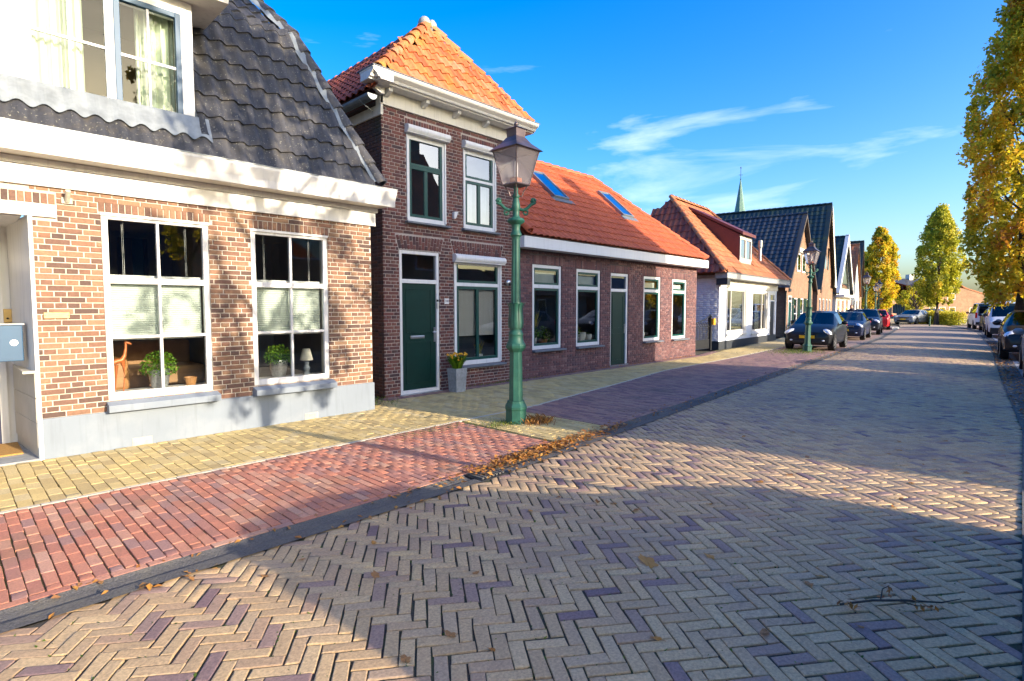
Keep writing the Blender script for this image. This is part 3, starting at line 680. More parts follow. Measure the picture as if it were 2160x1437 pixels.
pl_ = MB(); pl_.box(F1, .655, 4.775, -.02, .022, -.05, .45); pl_.box(F1, -3.2, -.7, -.02, .022, -.05, .45); pl_.build('plinth', 'plinth_paint', h1, bevel=.006)
# side wall to the alley
FS = F1.side(4.76, 0, left=False)
o = wall_sheet(h1, 'side_wall', 'mortar_grey', FS, .03, 6, 0, 3.45, [], back=0)
# air bricks in the plinth
for u_ in (1.60, 3.71):
    mb = MB(); mb.box(F1, u_ - .10, u_ + .10, .02, .028, .012, .105)
    for i in range(7):
        for j in range(3): mb.box(F1, u_ - .085 + i * .025, u_ - .070 + i * .025, .026, .033, .022 + j * .026, .038 + j * .026)
    mb.build('air_brick', 'concrete_pale', h1)
# plaque and flag bracket
pq = MB(); pq.box(F1, .755, .975, 0, .012, 1.53, 1.595); pq = pq.build('plaque', 'plaque', h1, bevel=.003)
for k, (a, b) in enumerate(((.79, .93), (.82, .91))):
    mb = MB(); mb.box(F1, a, b, .011, .015, 1.568 - k * .022, 1.574 - k * .022); mb.build('plaque_line', 'brass', pq)
for u_ in (.768, .962):
    mb = MB(); mb.ball(F1.p(u_, .013, 1.562), .005, seg=6, rings=4); mb.build('screw', 'brass', pq)
mb = MB(); mb.box(F1, .95, 1.045, 0, .012, 2.775, 2.84); mb.tube([F1.p(.998, .01, 2.80), F1.p(.998, .11, 2.90)], .024, 10); mb.build('flag_bracket', 'concrete_pale', h1)

def h1_window(ops, seed):
    u0, u1, z0, z1 = ops; n0, n1 = -.085, -.012; mb = MB()
    rect_frame(mb, F1, u0 + .004, u1 - .004, z0, z1 - .004, .062, n0, n1, wb=.075); mb.box(F1, u0 - .006, u1 + .006, n1 - .003, .012, z1 - .03, z1 + .004)
    mb.box(F1, u0 + .06, u1 - .06, n0 + .002, n1 + .004, 1.925, 1.995)
    fr_ = mb.build('window_frame', 'white_paint', h1, bevel=.004)
    a, b = u0 + .066, u1 - .066; m_ = (a + b) / 2; bars = MB()
    bars.box(F1, m_ - .015, m_ + .015, n0 + .008, n1 - .006, 1.995, z1 - .066); bars.box(F1, m_ - .015, m_ + .015, n0 + .008, n1 - .006, z0 + .075, 1.925); bars.box(F1, a, b, n0 + .010, n1 - .008, 1.285, 1.32)
    bars.build('glazing_bar', 'white_paint', fr_, bevel=.003)
    for (p, q) in ((a, m_), (m_, b)):
        for (r_, s) in ((1.995, z1 - .066), (1.32, 1.925), (z0 + .075, 1.285)): pane(fr_, F1, p, q, r_, s, -.05)
    # pleated blind drawn across the middle
    bl = MB(); k = 26
    for i in range(k):
        za, zb = 1.30 + (1.985 - 1.30) * i / k, 1.30 + (1.985 - 1.30) * (i + 1) / k; zm = (za + zb) / 2
        bl.quad(F1.p(a + .01, -.125, za), F1.p(b - .01, -.125, za), F1.p(b - .01, -.137, zm), F1.p(a + .01, -.137, zm)); bl.quad(F1.p(a + .01, -.137, zm), F1.p(b - .01, -.137, zm), F1.p(b - .01, -.125, zb), F1.p(a + .01, -.125, zb))
    bl = bl.build('pleated_blind', 'blind', h1, fix=False)
    rl = MB(); rl.box(F1, a + .005, b - .005, -.15, -.115, 1.985, 2.03); rl.box(F1, a + .005, b - .005, -.15, -.115, 1.262, 1.30); rl.build('blind_rail', 'white_clean', bl)
    cd = MB()
    for x in (a + .15, a + .165, b - .16, b - .175): cd.box(F1, x - .0012, x + .0012, -.135, -.132, 2.02, z1 - .06)
    cd.build('blind_cord', 'white_clean', bl)
    room(h1, F1, u0 - .25, u1 + .25, z0 - .02, z1 + .1, -.13, -2.6, 'room_dark')
    fu = MB(); fu.box(F1, u0 + .62, u0 + .80, -2.58, -2.5, z0, z1); fu.box(F1, u0 + .95, u0 + 1.0, -2.58, -2.48, z0, z1); cb_ = fu.build('inner_door', 'timber_dark', h1); fu = MB(); fu.box(F1, u0 + .80, u0 + .95, -2.57, -2.53, z0, z1); fu.build('doorway', 'blue_paint', cb_); fu = MB(); fu.box(F1, u0 + .05, u0 + .45, -2.57, -2.53, 1.55, 1.95); fu.build('picture', 'wood_warm', h1)
    is_ = MB(); is_.box(F1, u0 - .2, u1 + .2, -.42, -.088, z0 + .02, z0 + .055); is_.build('inner_sill', 'white_clean', h1)
    jb = MB(); jb.box(F1, u1 - .03, u1 + .22, -.20, -.14, z0, z1); jb.box(F1, u0 - .22, u0 + .03, -.20, -.14, z0, z1); jb.build('inner_jamb', 'cream_paint', h1)
    sill(h1, F1, u0 - .02, u1 + .05, z0 - .004, .13, .13, 'plinth_paint', slope=.05)
h1_window(H1_OPS[1], 1); h1_window(H1_OPS[2], 2)
# porch: splayed white jamb, tiled below, door at the back
mb = MB(); A, B = V(.665, 7.68, 0), V(.57, 8.82, 0)
mb.quad(A + Z * .96, B + Z * .96, B + Z * 2.62, A + Z * 2.62); mb.build('porch_jamb', 'white_paint', h1, fix=False)
d_ = (B - A) / 3
for i in range(3):
    for j in range(3):
        mb = MB(); p = A + d_ * i; q = A + d_ * (i + 1); zz = .14 + j * .27; e = V(-.012, -.001, 0)
        mb.add([p + d_ * .012 + e + Z * (zz + .006), q - d_ * .012 + e + Z * (zz + .006), q - d_ * .012 + e + Z * (zz + .264), p + d_ * .012 + e + Z * (zz + .264), p + Z * zz, q + Z * zz, q + Z * (zz + .27), p + Z * (zz + .27)],
               [(0, 1, 2, 3), (4, 5, 1, 0), (5, 6, 2, 1), (6, 7, 3, 2), (7, 4, 0, 3)]); mb.build('porch_tile', 'tile_beige', h1)
mb = MB(); mb.quad(A, B, B + Z * .14, A + Z * .14); mb.box(F1, .56, .70, -1.14, .024, .95, .975); mb.build('porch_dado', 'tile_beige', h1)
mb = MB(); mb.box(F1, .664, .70, -.03, .026, .0, 2.61); mb.build('porch_post', 'white_paint', h1, bevel=.004)
mb = MB(); mb.box(F1, -.75, .905, -.04, .03, 2.61, 2.742); mb.build('porch_lintel', 'white_paint', h1, bevel=.005)
mb = MB(); mb.box(F1, -.8, .7, -1.35, .02, -.04, .03); mb.build('porch_floor', 'concrete', h1)
mb = MB(); mb.box(F1, -.8, .62, -1.22, -.02, 2.60, 2.62); mb.quad(F1.p(-.7, 0, 0), F1.p(-.7, -1.2, 0), F1.p(-.7, -1.2, 2.6), F1.p(-.7, 0, 2.6)); mb.build('porch_soffit', 'white_paint', h1)
mb = MB(); mb.box(F1, -.75, .60, -1.21, -1.14, 0, 2.62); mb.build('porch_back', 'white_paint', h1)
dr = MB(); dr.box(F1, -.52, .44, -1.14, -1.10, .04, 2.1); dr = dr.build('door', 'navy_paint', h1, bevel=.004)
for (a, b, c, d) in ((-.40, -.08, .2, .95), (.0, .32, .2, .95), (-.40, -.08, 1.1, 1.95), (.0, .32, 1.1, 1.95)):
    mb = MB(); rect_frame(mb, F1, a, b, c, d, .03, -1.105, -1.09); mb.build('door_panel', 'navy_paint', dr)
mb = MB(); mb.tube([F1.p(.36, -1.09, 1.0), F1.p(.36, -1.05, 1.0), F1.p(.26, -1.05, 1.0)], .010, 8); mb.build('handle', 'steel', dr)
mb = MB(); mb.box(F1, .43, .50, -1.14, -1.08, 0, 2.15); mb.box(F1, -.6, -.53, -1.14, -1.08, 0, 2.15); mb.build('door_frame', 'white_paint', h1)
mb = MB(); mb.box(F1, .50, .575, -1.12, -1.07, 1.47, 1.63); bz = mb.build('doorbell_box', 'brass', h1, bevel=.006)
mb = MB(); mb.ball(F1.p(.535, -1.065, 1.52), .012, seg=8, rings=5); mb.build('bell_button', 'trim_black', bz)
# frieze, gutter box
mb = MB(); mb.box(F1, -3.2, 4.83, -.02, .035, 2.93, 3.13); mb.build('frieze_board', 'white_paint', h1, bevel=.004)
mb = MB(); mb.box(F1, -3.2, 4.86, -.02, .06, 3.135, 3.21); mb.build('frieze_moulding', 'white_paint', h1, bevel=.008)
mb = MB(); mb.box(F1, -3.2, 4.90, .0, .33, 3.212, 3.228); mb.build('soffit', 'cream_paint', h1)
mb = MB(); mb.extr(F1, [(.30, 3.206), (.335, 3.206), (.352, 3.30), (.405, 3.43), (.405, 3.462), (.30, 3.462)], -3.2, 4.99); mb.extr(F1, [(-.02, 3.23), (.30, 3.23), (.30, 3.455), (-.02, 3.455)], 4.90, 4.97); mb.build('gutter_fascia', 'white_paint', h1, bevel=.003)
mb = MB(); mb.box(F1, -3.2, 5.0, .02, .412, 3.464, 3.474); mb.build('gutter_lining', 'lead', h1)
# roof: steep lower slope, hipped towards the alley; flatter above
K1 = 2.2; E1 = V(-3.2, 7.42, 3.44); s1 = V(0, 1, K1).normalized(); LB = 2.47
hipA, hipB, hipC = V(4.77, 7.45, 3.50), V(3.93, 8.47, 5.74), V(3.42, 10.2, 7.3)
deck(h1, 'tile_black', [V(2.285, 7.46, 3.42), V(4.75, 7.46, 3.42), V(3.93, 8.51, 5.70), V(2.285, 8.51, 5.70)]); deck(h1, 'tile_black', [V(-3.2, 7.46, 3.42), V(2.285, 7.46, 3.42), V(2.285, 7.62, 3.77), V(-3.2, 7.62, 3.77)])
deck(h1, 'tile_black', [V(-3.2, 8.51, 5.70), V(3.93, 8.51, 5.70), V(3.42, 10.24, 7.26), V(-3.2, 10.24, 7.26)])
deck(h1, 'tile_black', [V(4.77, 7.44, 3.42), V(4.80, 13, 3.42), V(4.2, 13, 5.7), V(3.93, 8.51, 5.70)]); deck(h1, 'tile_black', [V(3.93, 8.51, 5.70), V(4.2, 13, 5.7), V(3.42, 10.24, 7.26)])
deck(h1, 'tile_black', [V(-3.2, 10.24, 7.26), V(3.42, 10.24, 7.26), V(4.4, 14, 3.4), V(-3.2, 14, 3.4)])
def in1(a, b):
    X = -3.2 + a; hx = 4.77 - .84 * b / LB
    if X > hx - .02: return False
    if X < 2.25 and b > .34: return False
    return b < LB + .05
tiles(h1, 'tile_black', E1, V(1, 0, 0), s1, 39, 8, .212, .325, in1, amp=.05)
s1b = V(0, 1, .9).normalized()
def in1b(a, b):
    X = -3.2 + a; return X < 3.93 - .51 * b / 2.33 - .02 and not (X < 2.25 and b < .9)
tiles(h1, 'tile_black', V(-3.2, 8.45, 5.70), V(1, 0, 0), s1b, 36, 7, .212, .325, in1b, amp=.05)
ridge_tiles(h1, 'tile_black', hipA + V(0, -.02, .03), hipB + V(0, 0, .05), .33, .105, 'hip_tile', up=V(.5, -.6, .6)); ridge_tiles(h1, 'tile_black', hipB + V(0, 0, .05), hipC + V(0, 0, .05), .33, .105, 'hip_tile', up=V(.5, -.3, .9))
ls = MB(); e = V(-.13, -.03, .05); e2 = V(-.045, -.06, .045); n_ = 10
for (P, Q) in ((hipA, hipB), (hipB, hipC)):
    for i in range(n_):
        a, b = P.lerp(Q, i / n_), P.lerp(Q, (i + 1) / n_); w_ = lambda t: V(.02 * math.sin(t * 9.0), 0, .012 * math.sin(t * 13))
        ls.quad(a + e + w_(i), b + e + w_(i + 1), b + e2 + V(-.0, -.02, .03), a + e2 + V(0, -.02, .03))
ls.build('hip_flashing', 'lead', h1, fix=False)
ridge_tiles(h1, 'tile_black', hipC + V(0, 0, .05), V(-3.2, 10.24, 7.31), .33, .11, 'ridge_tile')
# dormer across the front
FD = Frame((0, 7.65)); dm = MB()
D_OPS = [(-.55, .50, 3.91, 5.1), (.76, 1.41, 3.905, 5.12), (1.48, 2.10, 3.90, 5.12)]
us = [-3.2, -.55, .50, .76, 1.41, 1.48, 2.10, 2.28]; zs = [3.83, 3.905, 5.115, 5.34]
for i in range(7):
    for j in range(3):
        if j == 1 and i in (1, 3, 5): continue
        dm.box(FD, us[i], us[i + 1], -.10, 0 + .0005 * ((i + j) % 2), zs[j], zs[j + 1])
dm.build('dormer_front', 'white_clean', h1)
mb = MB(); rect_frame(mb, FD, .69, 2.20, 3.85, 5.22, .055, 0, .028); mb.box(FD, 1.41, 1.475, 0, .026, 3.90, 5.17); mb.build('dormer_frame', 'white_clean', h1, bevel=.005)
mb = MB(); mb.box(FD, .52, .69, 0, .012, 3.84, 5.3); mb.build('dormer_panel', 'white_clean', h1, bevel=.003)
sash(h1, FD, -.55, .50, 3.905, 5.115, .05, -.05, .018, 'white_clean', 2, 2, .03, glass='glass_soft')
sash(h1, FD, .745, 1.412, 3.905, 5.165, .02, -.03, .016, 'white_clean', 2, 2, .028, glass='glass_soft', name='fixed_light')
bs = sash(h1, FD, 1.476, 2.145, 3.905, 5.165, .058, -.03, .034, 'blue_paint', 1, 1, .028, glass='glass_soft', name='casement')
mb = MB(); mb.box(FD, 1.797, 1.823, -.008, .016, 3.955, 5.11); mb.box(FD, 1.53, 2.09, -.006, .014, 4.50, 4.53); mb.build('glazing_bar', 'white_clean', bs)
mb = MB(); mb.quad(V(2.28, 7.65, 3.83), V(2.28, 7.65, 5.32), V(2.28, 9.2, 5.32), V(2.28, 8.5, 5.7)); mb.build('dormer_cheek', 'white_paint', h1, fix=False)
mb = MB(); mb.box(FD, -3.2, 2.60, -2.0, .33, 5.345, 5.62); mb.build('dormer_roof', 'cream_paint', h1, bevel=.006)
mb = MB(); mb.box(FD, -3.2, 2.62, -2.0, .35, 5.625, 5.66); mb.build('dormer_roof_edge', 'lead', h1)
room(h1, FD, -1.0, 2.25, 3.86, 5.33, -.11, -1.6, 'room_warm')
def curtain(u0, u1, z0, z1, n, mat, waves, parent):
    mb = MB(); k = waves * 8; pts = [(u0 + (u1 - u0) * i / k, n + .03 * math.sin(i / 8 * 6.283) + .008 * math.sin(i * 1.7)) for i in range(k + 1)]
    for (a, b), (c, d) in zip(pts, pts[1:]): mb.quad(FD.p(a, b, z0), FD.p(c, d, z0), FD.p(c, d, z1), FD.p(a, b, z1))
    return mb.build('curtain', mat, parent, smooth=60, fix=False)
curtain(.70, 1.22, 3.87, 5.3, -.16, 'curtain', 7, h1); curtain(1.72, 2.12, 3.87, 5.2, -.2, 'curtain', 5, h1); curtain(-.6, .1, 3.87, 5.2, -.16, 'curtain', 6, h1)
# lead apron below the dormer, dressed over the tiles
ap = MB(); nx = 220; xs = [-3.2 + (2.42 + 3.2) * i / nx for i in range(nx + 1)]
def apz(x): return .05 * (math.cos(2 * math.pi * ((x + 3.2) / .212 - .16)) * .5 + .5)
nn = V(0, -K1, 1).normalized(); base = V(0, 7.42, 3.44)
for i in range(nx):
    q = []
    for x, b in ((xs[i], .26), (xs[i + 1], .26), (xs[i + 1], .58), (xs[i], .58)):
        lift = (.05 + apz(x) * .75) if b < .3 else .055
        bb = b + (.03 * math.cos(2 * math.pi * (x + 3.2) / .212 + .4) if b < .3 else (.0 if x < 2.28 else -.0)); p = base + s1 * bb + nn * lift; q.append(V(x, p.y, p.z))
    ap.quad(*q)
ap.quad(V(2.285, 7.60, 3.86), V(2.42, 7.50, 3.70), V(2.36, 7.75, 4.2), V(2.285, 7.72, 4.25))
ap.build('lead_apron', 'lead', h1, smooth=70, fix=False)
mb = MB(); mb.lathe((5.05, 10.9, 5.2), [(.05, 0), (.05, 1.0), (.075, 1.02), (.08, 1.12), (.05, 1.24), (.035, 1.3), (.035, 1.42), (.04, 1.43), (.04, 1.46)], 12); mb.build('flue', 'zinc', h1, smooth=40)

# ================================================================== narrow two-storey house with hipped orange roof
h2 = thing('narrow_brick_house', 'tall narrow dark brick house with hipped orange pantile roof and white cornice', 'house', (7.25, 8.5, 0))
F2 = Frame((0, 8.5)); U0, U1 = 5.5, 9.0
OPS2 = [(5.84, 6.765, 0.0, 2.705), (7.13, 8.47, .465, 2.70), (6.02, 6.95, 3.25, 4.975), (7.385, 8.315, 3.25, 4.975)]
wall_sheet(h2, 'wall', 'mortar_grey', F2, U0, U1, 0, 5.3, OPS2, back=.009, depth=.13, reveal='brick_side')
arch = soldier_items(F2, 5.84, 6.80, 2.722, 2.97, splay=.075, rows=2) + soldier_items(F2, 7.14, 8.45, 2.722, 2.97, splay=.08, rows=2)
up_s = soldier_items(F2, 6.0, 6.97, 4.985, 5.095) + soldier_items(F2, 7.365, 8.335, 4.985, 5.095)
cut2 = [(5.83, 5.752, 6.81, 6.888, 2.70, 2.975), (7.13, 7.047, 8.46, 8.543, 2.70, 2.975), (5.99, 6.98, 4.97, 5.10), (7.355, 8.345, 4.97, 5.10)]
blocks(h2, 'brick', 'brick_dark', brick_items(F2, U0, U1, .0, 5.25, OPS2 + cut2, jn=.012) + arch + up_s, 300, d=.02, ch=.003, wob=.0015)
FL = F2.side(5.5, 0, left=True)      # alley side
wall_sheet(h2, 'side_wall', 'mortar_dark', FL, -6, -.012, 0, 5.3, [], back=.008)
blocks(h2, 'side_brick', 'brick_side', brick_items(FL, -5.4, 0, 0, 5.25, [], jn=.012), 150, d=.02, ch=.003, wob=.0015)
FR2 = F2.side(9.0, 0, left=False); wall_sheet(h2, 'end_wall', 'brick_dark', FR2, .012, 6, 0, 5.3, [], back=.004)
def shutter_box(parent, fr, u0, u1, z0, z1, d=.13):
    mb = MB(); k = 6; prof = [(-.02, z0), (d - .03, z0)] + [(d - .045 + .045 * math.sin(math.pi / 2 * i / k) * 1.0, z0 + .012 + (z1 - z0 - .012) * (1 - math.cos(math.pi / 2 * i / k))) for i in range(k + 1)][:1] + [(d, z0 + .05), (d, z1 - .05), (d - .03, z1 - .012), (d - .07, z1), (-.02, z1)]
    mb.extr(fr, prof, u0, u1); return mb.build('shutter_box', 'white_clean', parent, smooth=50)
def h2_upper(o, green_low):
    u0, u1, z0, z1 = o; mb = MB(); rect_frame(mb, F2, u0 + .004, u1 - .004, z0, z1 - .16, .075, -.10, -.015, wb=.08); mb.box(F2, u0 + .004, u0 + .03, -.014, .012, z0 + .02, z1 - .15); mb.box(F2, u1 - .035, u1 - .004, -.014, .012, z0 + .02, z1 - .15)
    if not green_low: mb.box(F2, u0 + .07, u1 - .07, -.09, -.02, 4.22, 4.27)
    mb.box(F2, u0, u1, -.10, -.02, z1 - .17, z1)
    mb.build('window_frame', 'white_clean', h2, bevel=.003); shutter_box(h2, F2, u0 - .03, u1 + .03, z1 - .145, z1 + .005)
    a, b = u0 + .077, u1 - .077; sash(h2, F2, a, b, 4.27, z1 - .19, .05, -.085, -.03, 'green_paint', glass='glass_sky', name='top_light'); sash(h2, F2, a, b, z0 + .08, 4.225 if not green_low else 4.268, .055, -.08, -.025, 'green_paint', 2, 1, .075, glass='glass_sky')
    room(h2, F2, u0 - .2, u1 + .2, z0 - .1, z1, -.14, -2.0, 'room_dark'); sill(h2, F2, u0 - .04, u1 + .06, z0 - .002, .05, .09, 'slate_sill', slope=.015)
h2_upper(OPS2[2], True); h2_upper(OPS2[3], False)
mb = MB(); k = 40; pts = [(7.42 + .86 * i / k, -.20 + .025 * math.sin(i * .95)) for i in range(k + 1)]
for (a, b), (c, d) in zip(pts, pts[1:]): mb.quad(F2.p(a, b, 3.3), F2.p(c, d, 3.3), F2.p(c, d, 4.25), F2.p(a, b, 4.25))
mb.build('net_curtain', 'curtain_white', h2, smooth=60, fix=False)
# front door
u0, u1, z0, z1 = OPS2[0]; mb = MB(); rect_frame(mb, F2, u0 + .004, u1 - .004, .02, z1 - .003, .06, -.10, -.012, wb=.07); mb.box(F2, u0 + .06, u1 - .06, -.095, -.016, 2.10, 2.175); mb.build('door_frame', 'white_clean', h2, bevel=.004)
mb = MB(); mb.box(F2, u0 - .02, u1 + .02, -.12, .06, -.03, .025); mb.build('door_step', 'concrete', h2, bevel=.005)
pane(h2, F2, u0 + .06, u1 - .06, 2.175, z1 - .06, -.06); room(h2, F2, u0 - .1, u1 + .1, 2.1, z1 + .1, -.13, -1.8)
mb = MB(); mb.box(F2, u0 + .065, u1 - .065, -.085, -.045, .092, 2.10); dr = mb.build('door', 'door_green', h2, bevel=.003)
for (c, d) in ((.20, 1.00), (1.16, 2.0)):
    mb = MB(); a, b = u0 + .16, u1 - .18; rect_frame(mb, F2, a, b, c, d, .018, -.046, -.036); mb.box(F2, a + .02, b - .02, -.05, -.0435, c + .02, d - .02); mb.build('door_panel', 'door_green', dr, bevel=.002)
mb = MB(); mb.box(F2, 6.10, 6.42, -.046, -.030, 1.055, 1.115); lf = mb.build('letter_flap', 'steel', dr, bevel=.012)
mb = MB(); mb.box(F2, 6.14, 6.38, -.031, -.026, 1.072, 1.098); mb.build('flap_edge', 'steel', lf, bevel=.004)
mb = MB(); mb.box(F2, 6.645, 6.685, -.046, -.03, .98, 1.26); mb.tube([F2.p(6.665, -.03, 1.17), F2.p(6.665, .02, 1.17), F2.p(6.58, .02, 1.17)], .011, 8); mb.ball(F2.p(6.665, -.02, 1.235), .018, seg=8, rings=5); mb.build('handle', 'steel', dr)
mb = MB(); mb.box(F2, 6.70, 6.735, -.012, .012, 1.62, 1.73); mb.box(F2, 6.70, 6.735, -.012, .01, 1.76, 1.80, m=1); mb.build('doorbell', ['cream_paint', 'trim_black'], h2)
# ground-floor window with roller shutter and blind
u0, u1, z0, z1 = OPS2[1]; mb = MB(); rect_frame(mb, F2, u0 + .004, u1 - .004, z0, z1 - .1, .085, -.10, -.015, wb=.09); mb.box(F2, u0 + .08, u1 - .08, -.095, -.018, 2.08, 2.15); mb.box(F2, u1 - .04, u1 - .004, -.014, .012, z0 + .02, z1 - .1); mb.box(F2, u0 + .004, u0 + .035, -.014, .012, z0 + .02, z1 - .1); mb.box(F2, u0, u1, -.10, -.016, z1 - .11, z1)
mb.build('window_frame', 'white_clean', h2, bevel=.003); shutter_box(h2, F2, u0 - .03, u1 + .03, z1 - .145, z1 + .015)
a, b = u0 + .087, u1 - .087; sash(h2, F2, a, b, 2.15, z1 - .11, .05, -.085, -.03, 'green_paint', name='top_light'); sash(h2, F2, a, b, z0 + .09, 2.08, .06, -.08, -.025, 'green_paint', 2, 1, .07)
bl = MB(); k = 44
for i in range(k): za, zb = 1.06 + 1.0 * i / k, 1.06 + 1.0 * (i + .85) / k; bl.quad(F2.p(a + .04, -.115, za), F2.p(b - .04, -.115, za), F2.p(b - .04, -.130, zb), F2.p(a + .04, -.130, zb))
bl.build('venetian_blind', 'white_clean', h2, fix=False)
room(h2, F2, u0 - .2, u1 + .2, z0 - .05, z1, -.14, -2.2); sill(h2, F2, u0 - .05, u1 + .07, z0 - .002, .055, .10, 'slate_sill', slope=.015)
mb = MB(); mb.box(F2, u0 - .1, u1 + .1, -.36, -.105, z0 + .05, z0 + .085); mb.build('inner_sill', 'white_clean', h2)
# house number, wall lamp, sensor
mb = MB(); mb.box(F2, 6.882, 6.995, 0, .012, 1.715, 1.825); npl = mb.build('number_plate', 'white_clean', h2, bevel=.004)
text_mesh('house_number', '340', .062, 'navy_paint', Matrix.Translation(F2.p(6.938, .0145, 1.772)) @ Matrix.Rotation(R(90), 4, 'X'), npl)
mb = MB(); mb.ball(F2.p(8.63, .05, 2.19), .07, sy=.8, seg=12, rings=8); wl_ = mb.build('wall_lamp', 'steel', h2, smooth=60)
mb = MB(); mb.ball(F2.p(8.645, .085, 2.16), .045, seg=10, rings=6); mb.build('lamp_glass', 'trim_black', wl_, smooth=60)
mb = MB(); mb.prism(F2, [(7.10, 3.40), (7.10, 3.53), (7.20, 3.54), (7.14, 3.40)], 0, .07); mb.build('wall_light', 'white_clean', h2, bevel=.004)
# frieze and cornice
mb = MB(); mb.box(F2, U0 - .03, U1 + .02, -.02, .03, 5.21, 5.47); mb.box(F2, U0 - .035, U1 + .02, -.02, .042, 5.20, 5.215); mb.build('frieze_board', 'cream_paint', h2, bevel=.003)
CP = [(.0, 5.46), (.26, 5.46), (.27, 5.485), (.31, 5.49), (.33, 5.53), (.40, 5.575), (.42, 5.61), (.42, 5.63), (.0, 5.63)]
mb = MB(); mb.extr(F2, CP, U0 - .40, U1 + .22)
FLc = Frame((0, 0)); FLc.o = V(U0, 8.5, 0); FLc.u = V(0, 1, 0); FLc.n = V(-1, 0, 0); mb.extr(FLc, [(a * .97, z_ - .001) for a, z_ in CP], -.40, .02)
mb.build('cornice', 'white_paint', h2, bevel=.003)
mb = MB(); mb.box(F2, U0 - .42, U1 + .24, -.1, .435, 5.632, 5.645); mb.build('cornice_lead', 'slate_sill', h2)
for u_ in (5.58, 6.38, 7.14, 7.92, 8.72):
    mb = MB(); mb.extr(F2, [(.028, 5.34), (.06, 5.34), (.19, 5.40), (.20, 5.458), (.028, 5.458)], u_ - .04, u_ + .04); mb.build('modillion', 'white_paint', h2, bevel=.004)
mb = MB(); mb.extr(FLc, [(.0, 5.34), (.06, 5.34), (.19, 5.40), (.20, 5.458), (.0, 5.458)], -.12, -.04); mb.build('modillion', 'white_paint', h2, bevel=.004)
mb = MB(); mb.box(FLc, -.03, 6, -.02, .03, 5.02, 5.20); mb.box(FLc, -.03, .12, -.02, .031, 5.20, 5.46); mb.build('side_frieze', 'cream_paint', h2)
# half-round zinc gutter on the alley side
gt = MB(); seg = 8
for i in range(seg):
    a, b = math.pi + math.pi * i / seg, math.pi + math.pi * (i + 1) / seg
    P = lambda w, y: V(5.28 + .095 * math.cos(w), y, 5.30 + .095 * math.sin(w)); gt.quad(P(a, 8.42), P(b, 8.42), P(b, 14), P(a, 14))
gt.poly([V(5.28 + .095 * math.cos(math.pi + math.pi * i / seg), 8.42, 5.30 + .095 * math.sin(math.pi + math.pi * i / seg)) for i in range(seg + 1)]); gt.build('gutter', 'zinc', h2, fix=False)
for y_ in (8.7, 9.5, 10.4):
    mb = MB(); mb.tube([V(5.46, y_, 5.1), V(5.36, y_, 5.16), V(5.26, y_, 5.20), V(5.18, y_, 5.26)], .010, 6); mb.build('gutter_bracket', 'zinc', h2)
# hipped roof, ridge running back from the street
ap_ = V(7.25, 9.42, 7.40); eL, eR = V(5.22, 8.22, 5.62), V(9.22, 8.22, 5.62); bk = V(7.25, 14.2, 7.40); sL, sR = V(5.22, 14.2, 5.30), V(9.3, 14.2, 5.30)
deck(h2, 'tile_red', [eL, eR, ap_]); deck(h2, 'tile_red', [V(5.22, 8.22, 5.36), ap_, bk, sL]); deck(h2, 'tile_red', [eR, sR, bk, ap_])
sf = (V(7.25, ap_.y, ap_.z) - V(7.25, 8.22, 5.62)); lf_ = sf.length
def inf(a, b): x = 5.22 + a; t = b / lf_; return 5.22 + 2.03 * t + .0 < x < 9.22 - 1.97 * t - .0 and b < lf_
tiles(h2, 'tile_orange', V(5.22, 8.16, 5.62), V(1, 0, 0), sf, 19, 8, .212, .285, inf, amp=.05, jit=.007)
sl_ = V(2.03, 0, 2.08); ll = sl_.length
def inl(a, b): y = 14.0 - a; return b < ll - .05 and y > 8.24 + 1.2 * b / ll + .0
tiles(h2, 'tile_red', V(5.22, 14.0, 5.34), V(0, -1, 0), sl_, 27, 11, .212, .27, inl, amp=.05, jit=.006)  # alley slope of the orange roof, its shade painted in as darker red
ridge_tiles(h2, 'tile_orange', eL + V(.06, .02, .03), ap_ + V(-.05, -.03, .05), .34, .115, 'hip_tile', up=V(-.5, -.5, .8), taper=.75); ridge_tiles(h2, 'tile_orange', eR + V(-.06, .02, .03), ap_ + V(.05, -.03, .05), .34, .10, 'hip_tile', up=V(.5, -.5, .8), taper=.75)
ridge_tiles(h2, 'tile_red', ap_ + V(0, .15, .03), bk, .36, .11, 'ridge_tile')
mb = MB(); mb.ball(ap_ + V(-.10, .0, .08), .15, sx=.8, sy=1, sz=.9, seg=9, rings=6); mb.ball(ap_ + V(.08, -.03, .06), .13, sx=.8, sy=.8, sz=1.1, seg=9, rings=6); mb.build('apex_mortar', 'concrete', h2, smooth=60)
mb = MB()
for i in range(9):
    t = i / 9; p = eR.lerp(ap_, t) + V(-.16, -.06, .05); q = eR.lerp(ap_, t + .06) + V(-.14, -.06, .05); mb.add([p, q, q + V(-.10, -.02, .03), p + V(-.12, -.03, .02)], [(0, 1, 2, 3)])
mb.build('hip_mortar', 'concrete', h2, fix=False)

